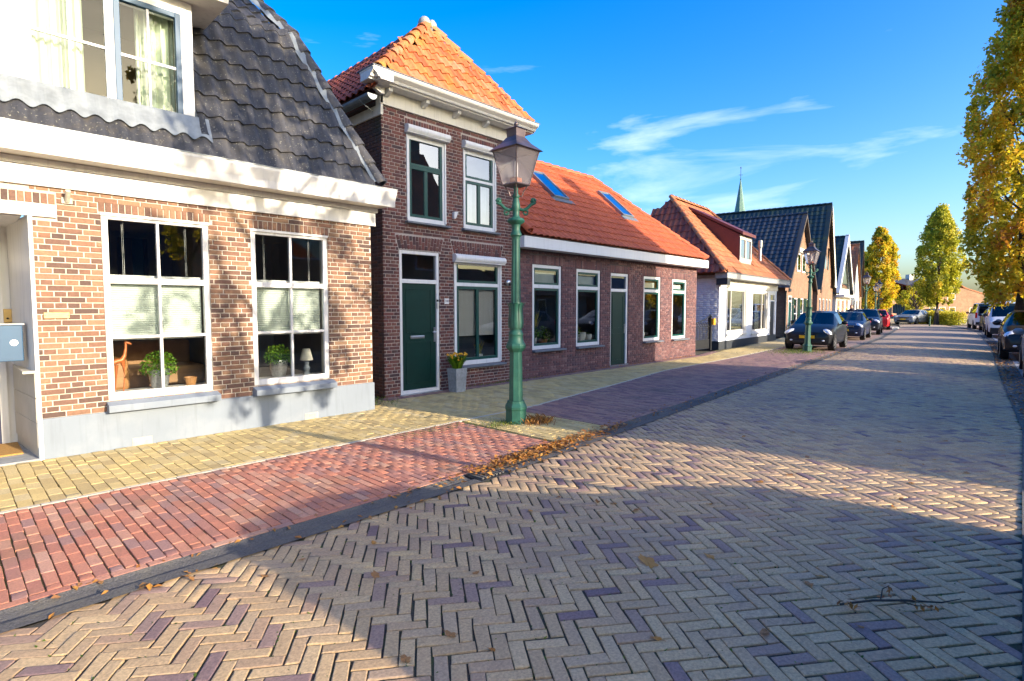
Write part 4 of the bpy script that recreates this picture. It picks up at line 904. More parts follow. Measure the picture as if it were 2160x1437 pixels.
# ================================================================== long low house with new orange roof
h3 = thing('low_brick_house', 'long low purple brick house with plain orange roof and two skylights', 'house', (13.4, 8.5, 0))
F3 = Frame((0, 8.5))
W3 = [(9.48, 10.55, .66, 2.65), (11.14, 12.19, .655, 2.625), (14.38, 15.38, .645, 2.57), (16.12, 17.09, .64, 2.545)]; D3 = (12.67, 13.55, .05, 2.59); OPS3 = W3 + [D3]
wall_sheet(h3, 'wall', 'mortar_dark', F3, 9.0, 17.82, 0, 3.1, OPS3, back=.006, depth=.12, reveal='brick_purple')
so3 = []; cu3 = []
for o in OPS3: so3 += soldier_items(F3, o[0] - .06, o[1] + .06, o[3] + .006, o[3] + .205, pitch=.058, jn=.008); cu3.append((o[0] - .066, o[1] + .066, o[3] - .01, o[3] + .211))
blocks(h3, 'brick', 'brick_purple', brick_items(F3, 9.0, 17.82, 0, 3.0, OPS3 + cu3, course=.0585, jn=.008, L=.205) + so3, 300, d=.016, ch=.0025, wob=.0015)
FR3 = F3.side(17.82, 0, left=False); wall_sheet(h3, 'end_wall', 'brick_purple', FR3, .008, 6, 0, 3.1, [], back=.002)
def h3_win(o, frost=True):
    u0, u1, z0, z1 = o; mb = MB(); rect_frame(mb, F3, u0 + .004, u1 - .004, z0, z1 - .004, .075, -.10, -.02, wb=.085); mb.box(F3, u0 + .07, u1 - .07, -.095, -.024, 2.10, 2.185); mb.build('window_frame', 'white_clean', h3, bevel=.004)
    a, b = u0 + .077, u1 - .077; sash(h3, F3, a, b, 2.185, z1 - .08, .05, -.088, -.04, 'green_paint', name='top_light'); sash(h3, F3, a, b, z0 + .085, 2.10, .055, -.088, -.04, 'green_paint')
    if frost:
        mb = MB(); mb.box(F3, a + .03, b - .03, -.16, -.15, 2.17, z1 - .17); mb.build('film', 'frosted', h3)
    room(h3, F3, u0 - .25, u1 + .25, z0 - .05, z1 + .1, -.13, -2.4); sill(h3, F3, u0 + .0, u1 + .09, z0 - .003, .05, .10, 'slate_sill', slope=.015)
    mb = MB(); mb.box(F3, u0 - .1, u1 + .1, -.36, -.105, z0 + .05, z0 + .08); mb.build('inner_sill', 'white_clean', h3)
    return z0 + .08
for o in W3: h3_win(o)
u0, u1, z0, z1 = D3; mb = MB(); mb.box(F3, u0 + .004, u0 + .05, -.10, -.02, z0, z1 - .004); mb.box(F3, u1 - .075, u1 - .004, -.10, -.02, z0, z1 - .004); mb.box(F3, u0 + .05, u1 - .075, -.099, -.021, z1 - .08, z1 - .004); mb.box(F3, u0 + .05, u1 - .075, -.099, -.021, 2.08, 2.16); mb.build('door_frame', 'white_clean', h3, bevel=.004)
pane(h3, F3, u0 + .05, u1 - .075, 2.16, z1 - .08, -.06); room(h3, F3, u0, u1, 2.08, z1, -.12, -1.5)
mb = MB(); mb.box(F3, u0 + .05, u1 - .075, -.09, -.055, z0, 2.08); dr = mb.build('door', 'door_green', h3, bevel=.003)
for (c, d) in ((.16, .92), (1.06, 1.98)):
    mb = MB(); rect_frame(mb, F3, u0 + .16, u1 - .19, c, d, .02, -.056, -.046); mb.build('door_panel', 'door_green', dr)
mb = MB(); mb.box(F3, u1 - .125, u1 - .09, -.056, -.04, .92, 1.18); mb.tube([F3.p(u1 - .108, -.04, 1.08), F3.p(u1 - .108, .01, 1.08), F3.p(u1 - .2, .01, 1.08)], .011, 8); mb.build('handle', 'steel', dr)
mb = MB(); mb.box(F3, u0 - .02, u1 + .02, -.1, .02, -.02, .048); mb.build('door_step', 'slate_sill', h3)
mb = MB(); mb.box(F3, 8.86, 18.0, .02, .32, 2.965, 3.215); mb.build('gutter_fascia', 'white_clean', h3, bevel=.004)
mb = MB(); mb.box(F3, 8.84, 18.02, .0, .335, 3.217, 3.227); mb.build('gutter_trim', 'black_iron', h3); mb = MB(); mb.box(F3, 9.02, 17.84, -.01, .02, 2.955, 3.2); mb.build('eaves_board', 'timber_dark', h3)
K3 = .9; P3 = V(8.92, 8.16, 3.235); s3 = V(0, 1, K3).normalized(); L3_ = 3.05 * math.sqrt(1 + K3 * K3); rz = 3.2 + 3.05 * K3
deck(h3, 'tile_new', [V(8.92, 8.2, 3.21), V(17.95, 8.2, 3.21), V(15.5, 11.22, rz), V(8.92, 11.22, rz)]); deck(h3, 'tile_new', [V(17.95, 8.2, 3.21), V(17.95, 14.3, 3.21), V(15.5, 11.22, rz)]); deck(h3, 'tile_new', [V(8.92, 11.22, rz), V(15.5, 11.22, rz), V(17.95, 14.3, 3.21), V(8.92, 14.3, 3.21)])
SKY = [(11.55, 12.2, 1.98, 3.28), (14.66, 15.28, 1.76, 3.06)]     # along eave, up the slope
def in3(a, b):
    x = 8.92 + a
    if x > 17.95 - 2.45 * b / L3_ - .06 or b > L3_: return False
    return not any(c - .02 < x < d + .02 and e - .1 < b < f - .05 for c, d, e, f in SKY)
tiles(h3, 'tile_new', P3, V(1, 0, 0), s3, 44, 14, .206, .30, in3, amp=.035, jit=.0015)
ridge_tiles(h3, 'tile_new', V(17.92, 8.2, 3.27), V(15.5, 11.22, rz + .05), .38, .11, 'hip_tile', up=V(.4, -.3, .9)); ridge_tiles(h3, 'tile_new', V(15.5, 11.22, rz + .04), V(8.92, 11.22, rz + .04), .36, .115, 'ridge_tile')
ridge_tiles(h3, 'tile_new', V(9.0, 8.16, 3.30), V(9.0, 11.2, rz + .06), .36, .10, 'verge_tile', up=V(0, -.6, .8))
n3 = V(0, -K3, 1).normalized()
for c, d, e, f in SKY:
    FS3 = Frame((0, 0)); FS3.o = P3 + V(-8.92, 0, 0); FS3.u = V(1, 0, 0); FS3.n = n3
    class _SF(Frame):
        def __init__(s): pass
        def p(s, u, n, z): return V(u, P3.y, P3.z) + s3 * z + n3 * n
    sfp = _SF(); mb = MB(); rect_frame(mb, sfp, c, d, e, f, .055, .0, .12); sk = mb.build('skylight', 'zinc', h3, bevel=.006); pane(sk, sfp, c + .05, d - .05, e + .05, f - .05, .10, 'glass_sky')
    mb = MB(); mb.box(sfp, c + .04, d - .04, .0, .02, e + .04, f - .04); mb.build('skylight_lining', 'blue_paint', sk)
    mb = MB(); mb.box(sfp, c - .10, d + .14, .045, .062, e - .16, e + .01); mb.build('skylight_apron', 'slate_sill', sk)
# ================================================================== white painted house
h4 = thing('white_house', 'low white painted house with old orange hipped roof and oxblood dormer', 'house', (20.83, 9.01, 0))
F4 = Frame((20.83, 9.01), 4)
W4 = [(.86, 3.22, .64, 2.40), (4.10, 6.44, .57, 2.34)]; D4 = (6.95, 7.78, 0, 2.32)
wall_sheet(h4, 'wall', 'paint_white_brick', F4, 0, 8.0, 0, 2.75, W4 + [D4], back=.004, depth=.1, reveal='white_paint')
FL4 = F4.side(0, 0, left=True); wall_sheet(h4, 'side_wall', 'paint_white_brick', FL4, -6, -.006, 0, 2.9, [], back=.006)
blocks(h4, 'side_brick', 'paint_white_brick', brick_items(FL4, -4.5, -.02, .33, 2.85, [(-2.05, -1.35, .9, 2.2)], course=.08, L=.28, hd=.28, jn=.006), 0, d=.012, ch=.002)
mb = MB(); mb.box(F4, -.02, 8.0, -.01, .02, -.02, .32); mb.box(FL4, -6, -.021, -.01, .02, -.02, .33); mb.build('plinth', 'dark_plinth', h4)
mb = MB(); mb.box(FL4, -2.05, -1.35, .0, .03, .9, 2.2); mb.build('shutter', 'door_green', h4)
for i, o in enumerate(W4):
    u0, u1, z0, z1 = o; mb = MB(); rect_frame(mb, F4, u0 - .07, u1 + .07, z0 - .06, z1 + .05, .075, -.005, .025); mb.build('surround', 'white_clean', h4, bevel=.006)
    mb = MB(); rect_frame(mb, F4, u0, u1, z0, z1, .08, -.09, -.03); mb.box(F4, u0 + .55 if i == 0 else u1 - .75, u0 + .61 if i == 0 else u1 - .69, -.088, -.032, z0, z1); mb.build('window_frame', 'cream_paint', h4); pane(h4, F4, u0 + .08, u1 - .08, z0 + .08, z1 - .08, -.06, 'glass_dark')
    room(h4, F4, u0, u1, z0, z1, -.1, -2.0)
    bl = MB()
    for k in range(30): z = z0 + .1 + (z1 - z0 - .15) * k / 30; bl.quad(F4.p(u0 + .9, -.14, z), F4.p(u1 - .1 if i == 0 else u1 - .8, -.14, z), F4.p(u1 - .1 if i == 0 else u1 - .8, -.165, z + .028), F4.p(u0 + .9, -.165, z + .028))
    bl.build('venetian_blind', 'blind', h4, fix=False); sill(h4, F4, u0 - .08, u1 + .08, z0 - .05, .09, .07, 'white_paint', slope=.02)
u0, u1, z0, z1 = D4; mb = MB(); rect_frame(mb, F4, u0, u1, z0, z1, .07, -.09, -.02); mb.box(F4, u0, u1, -.088, -.024, 1.93, 2.0); mb.build('door_frame', 'white_clean', h4); mb = MB(); mb.box(F4, u0 + .07, u1 - .07, -.08, -.05, .02, 1.93); dr = mb.build('door', 'trim_black', h4); pane(h4, F4, u0 + .07, u1 - .07, 2.0, z1 - .07, -.05, 'glass_dark')
mb = MB(); mb.box(F4, u0 + .1, u0 + .14, -.05, -.02, .95, 1.2); mb.build('handle', 'steel', dr)
mb = MB(); mb.box(F4, -.02, 8.0, -.01, .05, 2.45, 2.74); mb.build('frieze_board', 'cream_paint', h4); mb = MB(); mb.box(F4, -.38, 8.75, -.05, .42, 2.745, 2.95); mb.build('gutter_fascia', 'concrete', h4, bevel=.01)
mb = MB(); mb.box(F4, -.41, 8.78, -.05, .45, 2.952, 2.975); mb.build('gutter_trim', 'zinc', h4); mb = MB(); mb.box(FL4, -6, .03, .0, .12, 2.78, 2.9); mb.build('side_gutter', 'zinc', h4)
mb = MB(); mb.box(F4, -.33, -.0, -.02, .40, 2.50, 2.744); mb.build('eaves_bracket', 'dark_plinth', h4)
P4 = F4.p(-.5, .38, 2.96); s4 = (F4.n * -1 + Z * 1.1).normalized(); LS4 = 3.1 * math.sqrt(1 + 1.21); pk = lambda u, n: F4.p(u, n, 2.96 + (.38 - n) * 1.1)
A4, B4, C4, D4_ = pk(-.5, .38), pk(8.85, .38), pk(5.9, -2.72), pk(1.55, -2.72)
deck(h4, 'tile_old', [A4, B4, C4, D4_]); deck(h4, 'tile_red', [A4, D4_, F4.p(-.5, -6, 2.9)]); deck(h4, 'tile_old', [D4_, C4, F4.p(8.85, -6, 2.9), F4.p(-.5, -6, 2.9)]); deck(h4, 'tile_old', [B4, F4.p(8.85, -6, 2.9), C4])
def in4(a, b):
    t = b / LS4; return 2.05 * t + .05 < a < 9.35 - 2.95 * t - .05 and b < LS4 and not (3.15 < a < 4.85 and b > .80 and b < 3.6)
tiles(h4, 'tile_old', P4, F4.u, s4, 44, 14, .213, .325, in4, amp=.03, seg=6, jit=.008)
sd4 = (D4_ - (A4.lerp(F4.p(-.5, -6, 2.9), .48))); ld4 = sd4.length
def in4s(a, b): t = b / ld4; y = .38 - a; return b < ld4 and -6 + 3.3 * t + .1 < y - .0 < .38 - 3.1 * t - .12
tiles(h4, 'tile_red', F4.p(-.5, .38, 2.96), -F4.n, sd4, 26, 12, .25, .34, lambda a, b: (b < ld4 and 3.1 * b / ld4 + .1 < a < 6.38 - 3.28 * b / ld4 - .1), amp=.05, seg=6, n_obj=120, jit=.01)  # left slope of the old orange roof; shade put into the tile colour
ridge_tiles(h4, 'tile_old', A4 + Z * .04, D4_ + Z * .05, .38, .11, 'hip_tile', up=V(-.4, -.4, .8)); ridge_tiles(h4, 'tile_old', D4_ + Z * .05, C4 + Z * .05, .38, .11, 'ridge_tile'); ridge_tiles(h4, 'tile_old', B4 + Z * .04, C4 + Z * .05, .38, .10, 'hip_tile', up=V(.4, -.4, .8))
# shed dormer
n0 = -.15; za = 2.96 + (.38 - n0) * 1.1; zt = 4.72; nb = -2.35; zb = 2.96 + (.38 - nb) * 1.1
mb = MB(); mb.add([F4.p(2.7, n0, za), F4.p(2.7, n0, zt), F4.p(2.7, nb, zb)], [(0, 1, 2)]); mb.build('dormer_cheek', 'oxblood', h4, fix=False); mb = MB(); mb.add([F4.p(4.3, n0, za), F4.p(4.3, n0, zt), F4.p(4.3, nb, zb)], [(0, 1, 2)]); mb.build('dormer_cheek', 'oxblood', h4, fix=False)
mb = MB(); q = [F4.p(2.6, n0 + .15, zt - .02), F4.p(4.42, n0 + .15, zt - .02), F4.p(4.42, nb, zb + .03), F4.p(2.6, nb, zb + .03)]; mb.add(q + [p + Z * .12 for p in q], [(0, 1, 2, 3), (4, 5, 6, 7), (0, 1, 5, 4), (1, 2, 6, 5), (3, 0, 4, 7)]); mb.build('dormer_roof', 'oxblood', h4)
mb = MB(); mb.box(F4, 2.7, 4.3, n0 - .03, n0, za - .05, za + .12); mb.box(F4, 2.7, 4.3, n0 - .03, n0, zt - .1, zt); mb.build('dormer_apron', 'concrete', h4)
sash(h4, F4, 2.72, 4.28, za + .12, zt - .1, .08, n0 - .06, n0 + .02, 'cream_paint', 2, 1, .09, glass='glass_dark'); room(h4, F4, 2.75, 4.25, za, zt, n0 - .1, n0 - 1.0, 'room_warm')
mb = MB(); mb.lathe(F4.p(6.65, -.45, 3.15), [(.13, 0), (.09, .4), (.07, .45), (.07, 1.35), (.10, 1.36), (.10, 1.7), (.07, 1.71)], 12); mb.build('flue', 'steel', h4, smooth=40)

# ================================================================== gable houses further along
mat_brickwall('far_brick', [(.20, .10, .06), (.26, .14, .085)], (.24, .18, .13)); mat_brickwall('far_brick_orange', [(.30, .16, .09), (.36, .21, .12)], (.32, .25, .18)); mat_brickwall('far_brick_grey', [(.22, .16, .13), (.28, .20, .16)], (.3, .26, .22))
def gable_house(name, label, o, ang, w, ze, zp, depth, wallm, tilem, ops, side_ops=(), tw=.30, tl=.34, over=.25, nob=300, seg=5, amp=.04, right=True):
    h = thing(name, label, 'house', (o[0], o[1], 0)); fr = Frame(o, ang); us = sorted({0, w, *[x for q in ops for x in q[:2]]}); zs = sorted({0, ze, *[x for q in ops for x in q[2:4] if x < ze]}); mb = MB()
    for i in range(len(us) - 1):
        for j in range(len(zs) - 1):
            cu, cz = (us[i] + us[i + 1]) / 2, (zs[j] + zs[j + 1]) / 2
            if not any(q[0] < cu < q[1] and q[2] < cz < q[3] for q in ops): mb.quad(fr.p(us[i], 0, zs[j]), fr.p(us[i + 1], 0, zs[j]), fr.p(us[i + 1], 0, zs[j + 1]), fr.p(us[i], 0, zs[j + 1]))
    mb.add([fr.p(0, 0, ze), fr.p(w, 0, ze), fr.p(w / 2, 0, zp)], [(0, 1, 2)]); mb.quad(fr.p(0, 0, 0), fr.p(0, -depth, 0), fr.p(0, -depth, ze), fr.p(0, 0, ze)); mb.quad(fr.p(w, 0, 0), fr.p(w, -depth, 0), fr.p(w, -depth, ze), fr.p(w, 0, ze)); mb.poly([fr.p(0, -depth, 0), fr.p(w, -depth, 0), fr.p(w, -depth, ze), fr.p(w / 2, -depth, zp), fr.p(0, -depth, ze)])
    uvbox(mb.build('wall', wallm, h, fix=False), fr)
    hw = w / 2; k = (zp - ze) / hw; ov = .3
    for sgn, ue in ((1, -ov), (-1, w + ov)):
        e0, e1 = fr.p(ue, over, ze - ov * k), fr.p(ue, -depth, ze - ov * k); r0, r1 = fr.p(hw, over, zp), fr.p(hw, -depth, zp); rf = deck(h, tilem, [e0 + Z * .02, r0 + Z * .02, r1 + Z * .02, e1 + Z * .02], 'roof')
        if sgn == 1:
            s = (r0 - e0); tiles(h, tilem, e1 + Z * .03, (e0 - e1), s, int((depth + over) / tw), int(s.length / tl), tw, tl, None, amp=amp, seg=seg, n_obj=nob, minpx=6.5, jit=.003)
        vb = MB(); d = (r0 - e0).normalized(); nn = fr.n * .02; vb.add([e0 + nn, r0 + nn, r0 + nn - Z * .22, e0 + nn - Z * .22, e0 - fr.n * .05, r0 - fr.n * .05, r0 - fr.n * .05 - Z * .22, e0 - fr.n * .05 - Z * .22], [(0, 1, 2, 3), (4, 5, 1, 0), (3, 2, 6, 7)]); vb.build('verge_board', h.get('verge', 'timber_dark'), h)
    ridge_tiles(h, tilem, fr.p(hw, over, zp + .03), fr.p(hw, -depth, zp + .03), .4, .11, 'ridge_tile', seg=5)
    return h, fr
def far_window(h, fr, o, frame='white_clean', glass='glass_dark', cols=1, rows=1, n=0.0, fw=.07):
    u0, u1, z0, z1 = o[:4]; sash(h, fr, u0, u1, z0, z1, fw, n - .06, n - .01, frame, cols, rows, .05, glass=glass, name='window'); room(h, fr, u0, u1, z0, z1, n - .07, n - .9)
O5 = [(.75, 1.65, .0, 2.3), (2.2, 3.3, .35, 2.2), (4.0, 5.1, .35, 2.2), (5.9, 7.0, .35, 2.2)]
h5, F5 = gable_house('gable_house', 'brown brick gable house with worn slate-blue pantile roof beside the white house', (32.07, 10.21), 6, 8.0, 3.0, 7.2, 12, 'far_brick', 'tile_slate', O5)
mb = MB(); mb.box(F5, .82, 1.58, -.08, -.04, .05, 1.95); mb.build('door', 'green_paint', h5); mb = MB(); rect_frame(mb, F5, .75, 1.65, .0, 2.3, .08, -.08, .02); mb.box(F5, .75, 1.65, -.07, .01, 1.95, 2.05); mb.build('door_frame', 'white_clean', h5)
for o in O5[1:]:
    far_window(h5, F5, o, rows=2)
    mb = MB(); mb.box(F5, o[0] - .5, o[0] - .02, .005, .05, o[2], o[3]); mb.build('shutter', 'door_green', h5); mb = MB(); mb.box(F5, o[1] + .02, o[1] + .5, .005, .05, o[2], o[3]); mb.build('shutter', 'door_green', h5)
for u_ in (2.75, 4.15):
    mb = MB(); mb.box(F5, u_, u_ + .95, -.01, .04, 3.75, 4.85); mb.build('upper_surround', 'white_clean', h5); mb = MB(); mb.box(F5, u_ + .1, u_ + .85, .035, .045, 3.85, 4.75); mb.build('pane', 'glass_dark', h5)
mb = MB(); mb.box(F5, 2.55, 5.3, -.01, .22, 4.86, 5.1); mb.build('shutter_box', 'white_clean', h5, bevel=.03)
mb = MB(); mb.box(F5, -.45, .05, .25, .30, 2.5, 2.66); mb.tube([F5.p(-.1, .06, 2.55), F5.p(-.1, .06, 0)], .05, 8); mb.build('downpipe', 'black_iron', h5)
O6 = [(1.0, 1.9, .3, 2.3), (3.0, 3.9, .3, 2.3), (5.0, 5.9, .3, 2.3), (7.0, 7.9, .3, 2.3)]
h6, F6 = gable_house('tall_gable_house', 'tall brick gable house with mossy dark green pantile roof behind the slate-blue one', (43.68, 11.73), 8, 9.1, 3.3, 9.62, 17, 'far_brick', 'tile_green', O6, tw=.36, tl=.40, nob=250)
for o in O6: far_window(h6, F6, o)
for u_ in (3.3, 4.9): mb = MB(); mb.box(F6, u_, u_ + .9, -.02, .03, 4.6, 6.3); mb.build('upper_window', 'glass_dark', h6)
mb = MB(); k6 = (9.62 - 3.3) / 4.55
mb.add([F6.p(9.0, .32, 3.3), F6.p(4.6, .32, 9.5), F6.p(4.6, .32, 8.4), F6.p(7.6, .32, 4.2), F6.p(7.6, .32, 3.3)], [(0, 1, 2, 3, 4)]); mb.build('gable_cladding', 'cream_paint', h6, fix=False)
O7 = [(.6, 2.0, .0, 2.4), (2.6, 4.2, .6, 2.4), (4.8, 6.2, .6, 2.4)]
h7, F7 = gable_house('white_gable_house', 'white gabled house with dark glazed gable and pale barge boards', (54.3, 13.1), 4, 7.0, 3.2, 8.1, 10, 'white_paint', 'tile_green', O7, tw=.45, tl=.5, nob=0, seg=4)
for o in O7: far_window(h7, F7, o)
mb = MB(); mb.add([F7.p(1.0, .06, 3.4), F7.p(6.0, .06, 3.4), F7.p(3.5, .06, 7.2)], [(0, 1, 2)]); mb.build('gable_glazing', 'glass_car', h7, fix=False); mb = MB(); mb.add([F7.p(.9, .04, 3.35), F7.p(6.1, .04, 3.35), F7.p(3.5, .04, 7.3)], [(0, 1, 2)]); mb.build('gable_backing', 'room_dark', h7, fix=False)
for a, b in (((-.3, 2.9), (3.5, 8.3)), ((7.3, 2.9), (3.5, 8.3))):
    mb = MB(); p, q = F7.p(a[0], .3, a[1]), F7.p(b[0], .3, b[1]); mb.add([p, q, q - Z * .6, p - Z * .6, p - F7.n * .3, q - F7.n * .3], [(0, 1, 2, 3), (0, 4, 5, 1)]); mb.build('barge_board', 'white_clean', h7, fix=False)
mb = MB(); mb.box(F7, -.3, 7.3, .0, .7, 2.55, 2.75); mb.build('canopy', 'white_clean', h7)
O8 = [(.6, 1.6, .3, 2.4), (2.4, 3.6, .3, 2.4), (4.4, 5.6, .3, 2.4)]
h8, F8 = gable_house('orange_gable_house', 'pale gabled house with orange roof edge at the bend of the street', (62.0, 13.75), 5, 6.4, 3.2, 8.0, 9, 'white_paint', 'tile_old', O8, tw=.45, tl=.5, nob=0, seg=4)
for o in O8: far_window(h8, F8, o)
h9, F9 = gable_house('dark_gable_house', 'narrow house with dark roof just beyond the orange-edged gable', (69.0, 14.6), 8, 6.0, 3.4, 9.0, 9, 'far_brick', 'tile_green', [(1, 2, .3, 2.4), (3, 4, .3, 2.4)], tw=.45, tl=.5, nob=0, seg=4)

# ================================================================== buildings closing the street
def pxd(px, py, dep):
    d = FWD + RIGHT * ((px - 1080) / 1160) + UPV * ((718.5 - py) / 1160); return V(0, 0, CAM_H) + d * dep
e1 = thing('brick_gable_house', 'orange brick house with curved gable closing the street behind the hedge', 'house', (*pxd(2000, 680, 78).xy, 0))
c0, c1 = pxd(1937, 680, 78), pxd(2075, 680, 78); FE = Frame((c0.x, c0.y), math.degrees(math.atan2((c1 - c0).y, (c1 - c0).x))); wE = (c1 - c0).xy.length
OE = [(1.5, 2.4, .3, 1.7), (2.9, 3.8, .3, 1.7), (4.3, 5.2, .3, 1.7), (7.2, 8.6, .3, 1.6), (4.0, 5.1, 2.7, 4.5)]
mb = MB(); us = sorted({0, wE, *[x for q in OE for x in q[:2]]}); zs = sorted({0, 5.0, *[x for q in OE for x in q[2:4]]})
gab = lambda u: 5.2 - .30 * max(0, u - 5.2) + (0.25 * math.cos(max(0, min(1, (u - 4.6) / 2.2)) * math.pi) - .25 if u > 4.6 else 0) + .0 * u if u > 4.6 else 3.0 + (5.2 - 3.0) * max(0, (u - 0.0)) / 4.6
for i in range(len(us) - 1):
    for j in range(len(zs) - 1):
        cu, cz = (us[i] + us[i + 1]) / 2, (zs[j] + zs[j + 1]) / 2
        if any(q[0] < cu < q[1] and q[2] < cz < q[3] for q in OE) or zs[j] >= min(gab(us[i]), gab(us[i + 1])) - .01: continue
        mb.poly([FE.p(us[i], 0, zs[j]), FE.p(us[i + 1], 0, zs[j]), FE.p(us[i + 1], 0, min(zs[j + 1], gab(us[i + 1])) if zs[j + 1] >= 5 else min(zs[j + 1], max(zs[j] + .01, gab(us[i + 1])))), FE.p(us[i], 0, min(zs[j + 1], max(zs[j] + .01, gab(us[i]))))])
uvbox(mb.build('wall', 'far_brick_orange', e1, fix=False), FE)
mb = MB(); n_ = 24
for i in range(n_):
    a, b = wE * i / n_, wE * (i + 1) / n_; mb.add([FE.p(a, .06, gab(a) - .05), FE.p(b, .06, gab(b) - .05), FE.p(b, .06, gab(b) + .10), FE.p(a, .06, gab(a) + .10), FE.p(b, -8, gab(b) + .10), FE.p(a, -8, gab(a) + .10)], [(0, 1, 2, 3), (3, 2, 4, 5)])
mb.build('roof', 'tile_old', e1, fix=False)
for o in OE: far_window(e1, FE, o, rows=1 if o[2] < 2 else 2)
e2 = thing('row_houses', 'row of low houses with dark red gambrel roof and tall narrow windows', 'house', (*pxd(1915, 680, 86).xy, 0))
q0, q1 = pxd(1937, 680, 78.5), pxd(1890, 680, 112); FW = Frame((q0.x, q0.y), math.degrees(math.atan2((q1 - q0).y, (q1 - q0).x))); wW = (q0 - q1).xy.length
OW = [(2.0 + i * 3.6, 3.2 + i * 3.6, .5, 2.3) for i in range(int((wW - 3) / 3.6))]; mb = MB(); us = sorted({0, wW, *[x for q in OW for x in q[:2]]}); zs = [0, .5, 2.3, 3.1]
for i in range(len(us) - 1):
    for j in range(3):
        cu, cz = (us[i] + us[i + 1]) / 2, (zs[j] + zs[j + 1]) / 2
        if not any(q[0] < cu < q[1] and q[2] < cz < q[3] for q in OW): mb.quad(FW.p(us[i], 0, zs[j]), FW.p(us[i + 1], 0, zs[j]), FW.p(us[i + 1], 0, zs[j + 1]), FW.p(us[i], 0, zs[j + 1]))
uvbox(mb.build('wall', 'far_brick_grey', e2, fix=False), FW)
for o in OW: far_window(e2, FW, o)
mb = MB(); mb.box(FW, -.2, wW + .2, .0, .3, 2.9, 3.15); mb.build('gutter_fascia', 'cream_paint', e2)
mb = MB(); pr = [(.2, 3.15), (-1.2, 4.7), (-3.6, 5.5), (-3.6, 3.0)]
for (a, b), (c, d) in zip(pr, pr[1:]): mb.quad(FW.p(-.2, a, b), FW.p(wW + .2, a, b), FW.p(wW + .2, c, d), FW.p(-.2, c, d))
mb.poly([FW.p(wW + .2, a, b) for a, b in pr]); mb.build('roof', 'tile_red', e2, fix=False)
e3 = thing('blue_roofed_house', 'house with dark blue roof and pale chimney far behind the row houses', 'house', (*pxd(1900, 680, 120).xy, 0))
b0 = pxd(1882, 640, 118); FB = Frame((b0.x, b0.y), -40)
mb = MB(); mb.box(FB, 0, 9, -7, 0, 0, 5.4); uvbox(mb.build('wall', 'far_brick_orange', e3), FB); mb = MB(); mb.add([FB.p(-.4, .4, 5.2), FB.p(9.4, .4, 5.2), FB.p(9.4, -3.5, 8.0), FB.p(-.4, -3.5, 8.0), FB.p(-.4, -7.4, 5.2), FB.p(9.4, -7.4, 5.2)], [(0, 1, 2, 3), (3, 2, 5, 4), (0, 3, 4), (1, 5, 2)]); mb.build('roof', 'tile_slate', e3, fix=False); mb = MB(); mb.box(FB, 6.5, 7.6, -4.2, -3.0, 6.5, 8.9); mb.build('chimney', 'cream_paint', e3)
# church spire
ct = pxd(1563, 352, 150); cb = V(ct.x, ct.y, 0); ch_ = thing('church', 'slim copper-green church spire with weathervane rising behind the roofs', 'church', cb); zt_ = ct.z
mb = MB(); mb.lathe(cb, [(3.2, 0), (3.2, 20), (3.3, 20.2)], 4, rot=.6); mb.build('tower', 'far_brick', ch_); mb = MB(); mb.lathe(cb, [(2.0, 20), (1.75, 24), (1.45, zt_ - 12.5), (.12, zt_ - 3.6), (.03, zt_ - 3.5)], 8, rot=.3); mb.build('spire', 'copper_green', ch_)
mb = MB(); mb.tube([cb + Z * (zt_ - 3.7), cb + Z * zt_], .06, 6); mb.ball(cb + Z * (zt_ - 3.4), .16); mb.tube([cb + Z * (zt_ - 2.2) - RIGHT * .55, cb + Z * (zt_ - 2.2) + RIGHT * .55], .05, 6); mb.ball(cb + Z * (zt_ - .3), .16, sx=2); mb.build('weathervane', 'black_iron', ch_)
# ================================================================== house on the opposite side (out of frame; its shadow lies across the street)
hB = thing('opposite_house', 'two-storey brick house across the street whose shadow covers the low brick house', 'house', (12.9, -4.0, 0)); FBo = Frame((17.6, -4.0), 180)
OB = [(1.0, 2.2, .7, 2.4), (3.0, 3.95, 0, 2.4), (5.0, 6.2, .7, 2.4), (7.6, 8.8, .7, 2.4), (1.0, 2.2, 3.4, 5.0), (5.0, 6.2, 3.4, 5.0), (7.6, 8.8, 3.4, 5.0)]; wB, rzB = 9.25, 9.45
mb = MB(); us = sorted({0, wB, *[x for q in OB for x in q[:2]]}); zs = sorted({0, 5.6, *[x for q in OB for x in q[2:4]]})
for i in range(len(us) - 1):
    for j in range(len(zs) - 1):
        cu, cz = (us[i] + us[i + 1]) / 2, (zs[j] + zs[j + 1]) / 2
        if not any(q[0] < cu < q[1] and q[2] < cz < q[3] for q in OB): mb.quad(FBo.p(us[i], 0, zs[j]), FBo.p(us[i + 1], 0, zs[j]), FBo.p(us[i + 1], 0, zs[j + 1]), FBo.p(us[i], 0, zs[j + 1]))
for u_ in (0, wB): mb.poly([FBo.p(u_, 0, 0), FBo.p(u_, -4.4, 0), FBo.p(u_, -4.4, 5.6), FBo.p(u_, -2.2, rzB), FBo.p(u_, 0, 5.6)])
mb.quad(FBo.p(0, -4.4, 0), FBo.p(wB, -4.4, 0), FBo.p(wB, -4.4, 5.6), FBo.p(0, -4.4, 5.6)); uvbox(mb.build('wall', 'far_brick', hB, fix=False), FBo)
for i, o in enumerate(OB):
    if i == 1: mb = MB(); mb.box(FBo, 3.0, 3.95, -.1, -.04, 0, 2.4); mb.build('door', 'door_green', hB)
    else: far_window(hB, FBo, o, rows=2)
mb = MB(); mb.box(FBo, -.02, wB + .02, .0, .35, 5.5, 5.75); mb.build('gutter_fascia', 'white_clean', hB)
